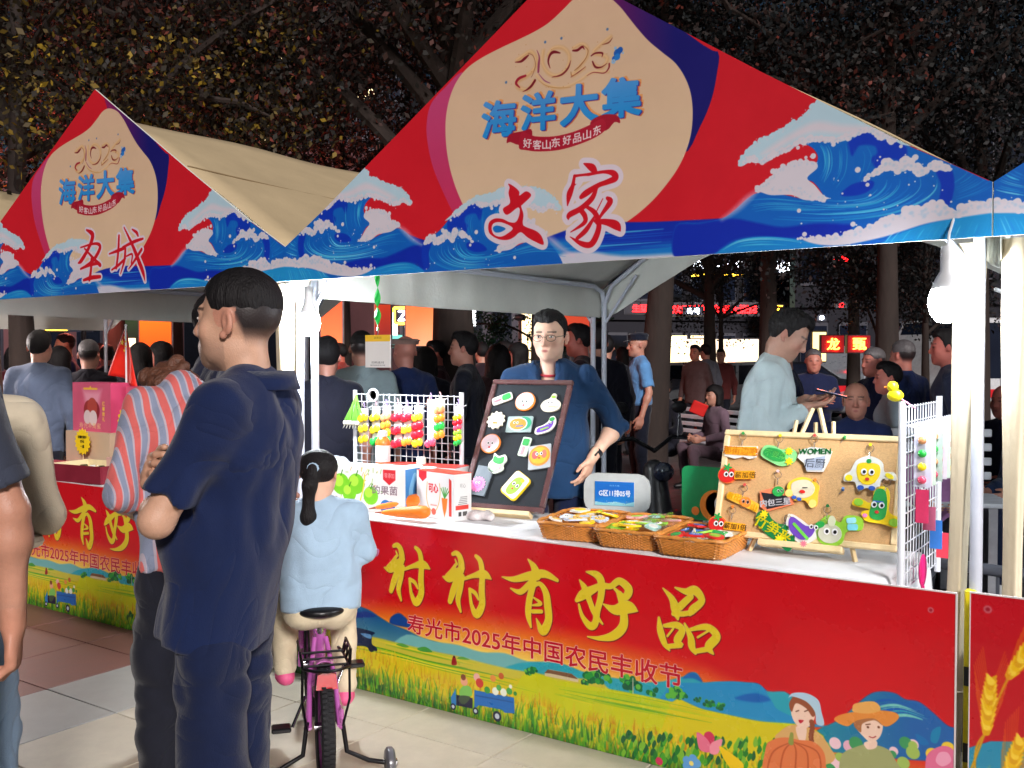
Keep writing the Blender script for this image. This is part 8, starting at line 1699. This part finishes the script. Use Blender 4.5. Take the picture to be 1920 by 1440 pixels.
# tall printed banners, their light put into the print as a glow
def banner(px, py0, py1, w_, wd, label, c0, c1, e=.55, hill=False):
    h_ = (py1-py0)/FPX*w_; c = Canvas(0,wd,0,h_,140,c0); c.tf = lambda p: p; Yv = np.linspace(0,1,c.H)[:,None,None]; c.A[:] = np.array(c0)*(1-Yv)+np.array(c1)*Yv
    if hill: c.fill([(0,h_*.22),(wd*.3,h_*.16),(wd*.6,h_*.10),(wd,h_*.20),(wd,0),(0,0)], (226,60,30), smooth=3); c.dot((wd*.75,h_*.2),3,(180,30,20))
    p = at_w(px,py1,w_); t = thing('event_banner', label, 'banner', (p[0],p[1],0), YAW, 'tall printed banners around the square'); z0 = p[2]
    im = c.image('banner_%d' % px); m = printm('banner_%d' % px, im, emit=e); b = MB(); b.box((0,.02,z0+h_/2),(wd,.03,h_)); b.build('back', FRM, t)
    sheet([(-wd/2,z0+.01),(wd/2,z0+.01),(wd/2,z0+h_-.01),(-wd/2,z0+h_-.01)], 'printed_panel', m, t, .003, lambda x,z: ((x+wd/2)/wd,(z-z0)/h_), FRM, -.006)
    for sx in (-1,1): b = MB(); b.cyl((sx*wd/2,.03,0),(sx*wd/2,.03,z0+h_),.02,n=8); b.build('pole', STEEL, t, True)
    return t
banner(292, 600, 658, 14, .45, 'orange sunset banner right of the red flag', (246,120,30), (236,90,30), hill=True); banner(240, 598, 634, 14.5, .30, 'green picture banner behind the tip of the red flag', (30,90,60), (20,60,50), .2)
banner(622, 555, 645, 12, .26, 'orange red banner right of the left bulb', (236,80,40), (240,110,60)); banner(798, 565, 650, 13, .52, 'pale orange banner by the tree trunk', (240,110,50), (226,150,110)); banner(718, 570, 640, 15, .24, 'narrow orange banner behind the hanging badge', (206,70,40), (150,50,50), .3)
banner(1076, 575, 640, 16, .5, 'orange banner behind the stall holder', (236,90,50), (200,60,50), .4)
sign(765, 592, 20, .55, .32, DK, 'dark sign with an orange light frame and white letters left of the pale banner', txt='ZN', fr=Y1)
sign(741, 610, 21, .10, .62, W1, 'vertical white light strip left of the framed sign'); sign(744, 640, 21, .24, .30, lightm('shop_teal',(120,206,196),.8), 'teal lit shop window under the framed sign', name='lit_window', cat='window'); sign(888, 590, 22, .10, .55, W1, 'vertical white light strip right of the trunk'); sign(868, 604, 22, .40, .10, W1, 'short white light strip right of the trunk')
sign(1010, 650, 26, .60, .70, W2, 'warm lit doorway of the grey building', name='lit_window', cat='window')
for i,(px,py,w_) in enumerate(((1073,600,17),(975,598,19))):
    p = at_w(px,py,w_); t = thing('street_lamp', ['street lamp with a round glowing head left of the tent post','grey street lamp with a bent arm behind the stall holder'][i], 'street lamp', (p[0],p[1],0), 0, 'street lamps of the square'); b = MB(); b.cyl((0,0,0),(0,0,p[2]),.05,.035,10); b.build('pole', mat('lamp_pole',(170,176,186),rough=.4), t, True); b = MB(); b.sph((0,0,p[2]+.03),(.13,.13,.07),12); b.build('lamp_head', lightm('lamp_glow',(240,246,255),4) if i == 0 else STEEL, t, True)
sign(1345, 496, 34, 2.2, .42, DK, 'white LED character sign glimpsed through the leaves below the banner', txt='维客家园超市', tm=W1); sign(1345, 516, 34, 1.9, .10, Y1, 'thin yellow LED line under the white characters'); sign(1460, 500, 34, .5, .6, DK, 'small white LED block right of the trunk', txt='酒店', tm=W1)
sign(1340, 580, 33, 3.2, .46, DK, 'red and white LED ticker seen through the trees', txt='欢迎光临 海鲜大酒店', tm=R1); sign(1215, 578, 33, 1.6, .40, DK, 'left end of the red LED ticker behind the leaning trunk', txt='生猛海鲜', tm=R1); sign(1300, 583, 32.5, .7, .3, DK, 'white part of the LED ticker', txt='寿光', tm=W1); sign(1458, 582, 26, .34, .40, DK, 'yellow neon character right of the tree trunk', txt='了', tm=Y1)
sign(1575, 487, 30, .5, .34, DK, 'red neon speck under the banner at the right', txt='火锅', tm=R1); sign(1577, 572, 30, .36, .2, DK, 'red neon block among dark leaves', txt='烤', tm=R1); sign(1540, 596, 30, .3, .2, DK, 'white lit speck by the dark tree', txt='串', tm=W1)
for px,ch,lab in ((1561,'龙','left red neon character in a lit box'),(1610,'甄','right red neon character 甄 in a lit box')): sign(px, 645, 18, .42, .34, lightm('neon_box',(120,14,20),.8), lab, txt=ch, tm=lightm('neon_orange',(255,150,60),4), grp='neon character boxes')
sign(1240, 660, 30, 1.6, 1.1, W2, 'bright shop window behind the seated figures', name='lit_window', cat='window'); sign(1345, 657, 30, 2.6, .75, lightm('shop_white',(255,226,190),.9), 'long white lit shop front behind the parked cars', name='lit_window', cat='window')
sign(1536, 650, 19, .26, .62, lightm('shop_y',(250,220,140),1.5), 'narrow yellow lit shop window left of the neon characters', name='lit_window', cat='window')
# ------------------------------------------------------------------ vehicles
def car(px, w_, face_, body, label, L=4.3, H=1.42, W_=1.75, van=False, stripe=None, cat='car'):
    rz = math.atan2(face_[0], -face_[1]); t = thing('parked_car' if not van else 'van', label, cat, stand(px,w_), rz, 'vehicles parked at the far side'); h = L/2
    if van: prof = [(-h,.30),(-h,1.0),(-h+.25,1.15),(-h+.85,H),(h-.05,H),(h,H-.1),(h,.30)]
    else: prof = [(-h,.35),(-h+.02,.70),(-h+.9,.86),(-h+1.55,H-.04),(h-1.35,H),(h-.55,.98),(h-.02,.92),(h,.38)]
    f = MB(); f.prism([(y,z) for y,z in prof], W_, 0, Matrix(((0,0,1,-W_/2),(1,0,0,0),(0,1,0,0),(0,0,0,1)))); o = f.build('body', body, t); bv = o.modifiers.new('b','BEVEL'); bv.width = .07; bv.segments = 3
    for sx in (-1,1):
        if van: win = [(-h+.35,1.12),(-h+.85,H-.10),(-h+1.5,H-.10),(-h+1.5,1.10)]; win2 = [(-h+1.6,1.10),(-h+1.6,H-.10),(h-.3,H-.10),(h-.3,1.10)]
        else: win = [(-h+1.1,.90),(-h+1.62,H-.10),(-.05,H-.09),(-.05,.92)]; win2 = [(.02,.92),(.02,H-.09),(h-1.38,H-.07),(h-.75,.98)]
        for wn in (win,win2): b = MB(); b.prism(wn, .012, 0, Matrix(((0,0,1,sx*W_/2-.006+sx*.004),(1,0,0,0),(0,1,0,0),(0,0,0,1)))); b.build('side_window', GLASSD, t)
        if stripe: b = MB(); b.box((sx*(W_/2+.004),0,.82),(.006,L-.3,.16)); b.build('stripe', stripe, t)
        b = MB(); b.sph((sx*(W_/2-.3),-h+.02,.66 if not van else .72),(.16,.05,.08),10); b.build('headlight', mat('headlight',(220,226,230),rough=.1), t, True)
        for y in (-h+.8,h-.8):
            b = MB(); b.lathe([(.0,-.11),(.30,-.11),(.325,-.08),(.325,.08),(.30,.11),(0,.11)], (sx*(W_/2-.09),y,.325), 20, R=Matrix.Rotation(PI/2,3,'Y')); w3 = b.build('wheel', RUB, t, True); b = MB(); b.lathe([(0,-.0),(.2,0),(.19,.01),(0,.02)], (sx*(W_/2+.022),y,.325), 16, R=Matrix.Rotation(sx*PI/2,3,'Y')); b.build('rim', CHR, w3, True)
    a = [(-h+.30,1.12),(-h+.84,H-.08)] if van else [(-h+1.0,.88),(-h+1.5,H-.08)]
    b = MB(); q = W_/2-.12; (y0,z0),(y1,z1) = a; nx = -(z1-z0); b.add([(-q,y0-.03,z0+.02),(q,y0-.03,z0+.02),(q,y1-.03,z1+.02),(-q,y1-.03,z1+.02)],[(0,1,2,3)]); o = b.build('windscreen', GLASSD, t); sm = o.modifiers.new('s','SOLIDIFY'); sm.thickness = .02
    return t
SILV = mat('paint_silver',(150,156,164),rough=.3,metal=.4,coat=.6); WHP = mat('paint_white',(206,208,212),rough=.3,coat=.6); BKP = mat('paint_black',(24,26,32),rough=.25,coat=.8); RDP = mat('stripe_red',(206,30,40),rough=.4)
car(1160, 24, facing(75), SILV, 'silver car parked behind the police officer'); car(1255, 23, facing(70), WHP, 'white car parked at the bright shop front'); car(1352, 22, facing(78), SILV, 'grey car parked right of the white one'); car(1040, 26, facing(80), BKP, 'black car parked behind the stall holder'); car(1440, 25, facing(70), BKP, 'black car behind the phone man')
car(1585, 31, facing(25), SILV, 'silver van facing the camera under the neon characters', L=4.6, H=1.85, W_=1.7, van=True, cat='van')
car(1905, 20, facing(72), WHP, 'white ambulance like van with a red stripe at the right edge', L=5.6, H=2.25, W_=2.0, van=True, stripe=RDP, cat='van')
car(1745, 21, facing(60), WHP, 'white car with a red stripe left of the tent post', L=4.4, stripe=RDP)
# scooter behind the vendor's elbow
sc = thing('scooter', 'black electric scooter parked behind the elbow of the stall holder', 'scooter', at_w(1160,672,6.3)*np.array([1,1,0]), YAW+.5)
for y in (-.55,.55): b = MB(); b.lathe([(.14,-.04),(.20,-.045),(.225,-.02),(.225,.02),(.20,.045),(.14,.04),(.14,-.04)], (0,y,.225), 26, R=Matrix.Rotation(PI/2,3,'Y')); o = b.build('wheel', RUB, sc, True); b = MB(); b.lathe([(0,-.02),(.13,-.012),(.14,0),(.13,.012),(0,.02)], (0,y,.225), 16, R=Matrix.Rotation(PI/2,3,'Y')); b.build('rim', STEEL, o, True)
f = F(); f.cap((0,.05,.30),(0,.55,.42),.11,.13,.05); f.cap((0,-.35,.28),(0,.1,.25),.10,.11,.04,flat=((0,0,1),.5)); f.cap((0,-.45,.35),(0,-.38,.80),.10,.07,.05); V, Fc = f.mesh(.02); mesh_np('body', V, Fc, PLB, parent=sc)
f = F(); f.cap((0,.10,.60),(0,.55,.62),.10,.09,.03,flat=((0,0,1),.5)); V, Fc = f.mesh(.02); mesh_np('seat', V, Fc, RUB, parent=sc)
b = MB(); b.tube([(-.32,-.28,.98),(-.15,-.36,1.0),(0,-.38,.92),(.15,-.36,1.0),(.32,-.28,.98)],.014,8); b.build('handlebar', BLK2, sc, True)
for sx in (-1,1): b = MB(); b.cyl((sx*.2,-.35,1.0),(sx*.22,-.34,1.14),.006,n=6); b.sph((sx*.22,-.34,1.18),(.06,.012,.04),10); b.build('mirror', BLK2, sc, True)
b = MB(); b.sph((0,-.47,.80),(.07,.05,.06),12); b.build('headlight', GLASSD, sc, True)
# benches: white slats on steel feet
def bench(px, w_, fa, L, label, zt_=.45):
    v = facing(fa); t = thing('bench', label, 'bench', stand(px,w_), math.atan2(v[0],-v[1]), 'slatted benches on the square')
    for i in range(7): b = MB(); b.box((0,-.21+.07*i,zt_),(L,.05,.03),bev=.006); b.build('slat', WIRE, t)
    for i in range(4): b = MB(); b.box((0,.27,zt_+.12+.09*i),(L,.02,.05),bev=.006); b.build('back_slat', WIRE, t)
    for sx in (-1,1): b = MB(); b.box((sx*(L/2-.12),.0,zt_/2),(.05,.40,zt_-.03)); b.build('foot', STEEL, t)
    return t
bench(1885, 6.9, 62, 1.6, 'white slatted bench under the elder right of the posts', .47); bench(1610, 6.6, 20, 1.3, 'bench of the laughing old man', .50); bench(1300, 11.9, 65, 2.2, 'pale bench under the seated figures by the trunk'); bench(1755, 6.0, 10, .8, 'bench of the woman behind the wire rack', .62)
b = MB(); b.box((0,0,0),(.17,.03,.14),bev=.01); o = b.build('handbag', mat('bag_red',(214,30,26),rough=.5)); o.location = at_w(1310,766,10.6); o.rotation_euler = (.2,.4,YAW); tag(o,'bright red bag on the knees of the seated woman','bag')
for i,(px,py) in enumerate(((1262,826),(1300,818))): b = MB(); b.box((0,0,.09),(.26,.16,.18),bev=.03); o = b.build('cloth_bag', mat('bag_orange_red',(200,60,30),rough=.6)); q = on_z(px,py,0); o.location = q; tag(o, ['red bag on the ground by the bench','orange bag on the ground under the seated woman'][i], 'bag')
# yellow and black crowd barrier behind the boards at the right
t = thing('crowd_barrier', 'yellow barrier with a grey top tube behind the seam of the two red boards', 'barrier', (2.65,.80,0), -.15)
b = MB(); b.tube([(0,0,.0),(0,0,.62),(.06,0,.70),(1.0,0,.70),(1.06,0,.62),(1.06,0,0)], .022, 10); b.build('frame', mat('barrier_grey',(70,74,84),rough=.4), t, True)
for i in range(7): b = MB(); b.cyl((.14+.13*i,0,.10),(.14+.13*i,0,.68),.007,n=6); b.build('bar', mat('barrier_grey',(70,74,84)), t, True)
t = thing('warning_strip', 'yellow warning strip seen in the gap between the two red boards', 'post', (2.935,.11,0)); b = MB(); b.box((0,0,.38),(.034,.03,.76),bev=.005); b.build('post', mat('warn_yellow',(240,220,20),rough=.5), t)
for i in range(2): b = MB(); b.box((0,-.0165,.25+.24*i),(.030,.002,.06)); b.build('black_patch', PLB, t)
# stage lamps that turn the crowd red, on a stand at the left
def stage(p, aim, col, e, label):
    t = thing('stage_lamp', label, 'stage lamp', (p[0],p[1],0), 0, 'red stage lamps'); b = MB(); b.cyl((0,0,0),(0,0,p[2]),.03,n=8); b.build('stand', BLK2, t, True); b = MB(); b.sph((0,0,p[2]+.1),(.16,.16,.14),12); b.build('lamp_head', lightm('stage_glow',(255,60,40),3), t, True)
    ld_ = bpy.data.lights.new('stage_light','POINT'); ld_.energy = e; ld_.color = col; ld_.shadow_soft_size = .3; lo = bpy.data.objects.new('stage_light', ld_); COL.objects.link(lo); lo.location = (p[0],p[1]-.0,p[2]+.45)
stage((-7.4,3.6,2.3), None, (1,.20,.14), 220, 'red stage lamp left of the crowd, hidden by the left tent')
# the dark sky behind everything comes from the world
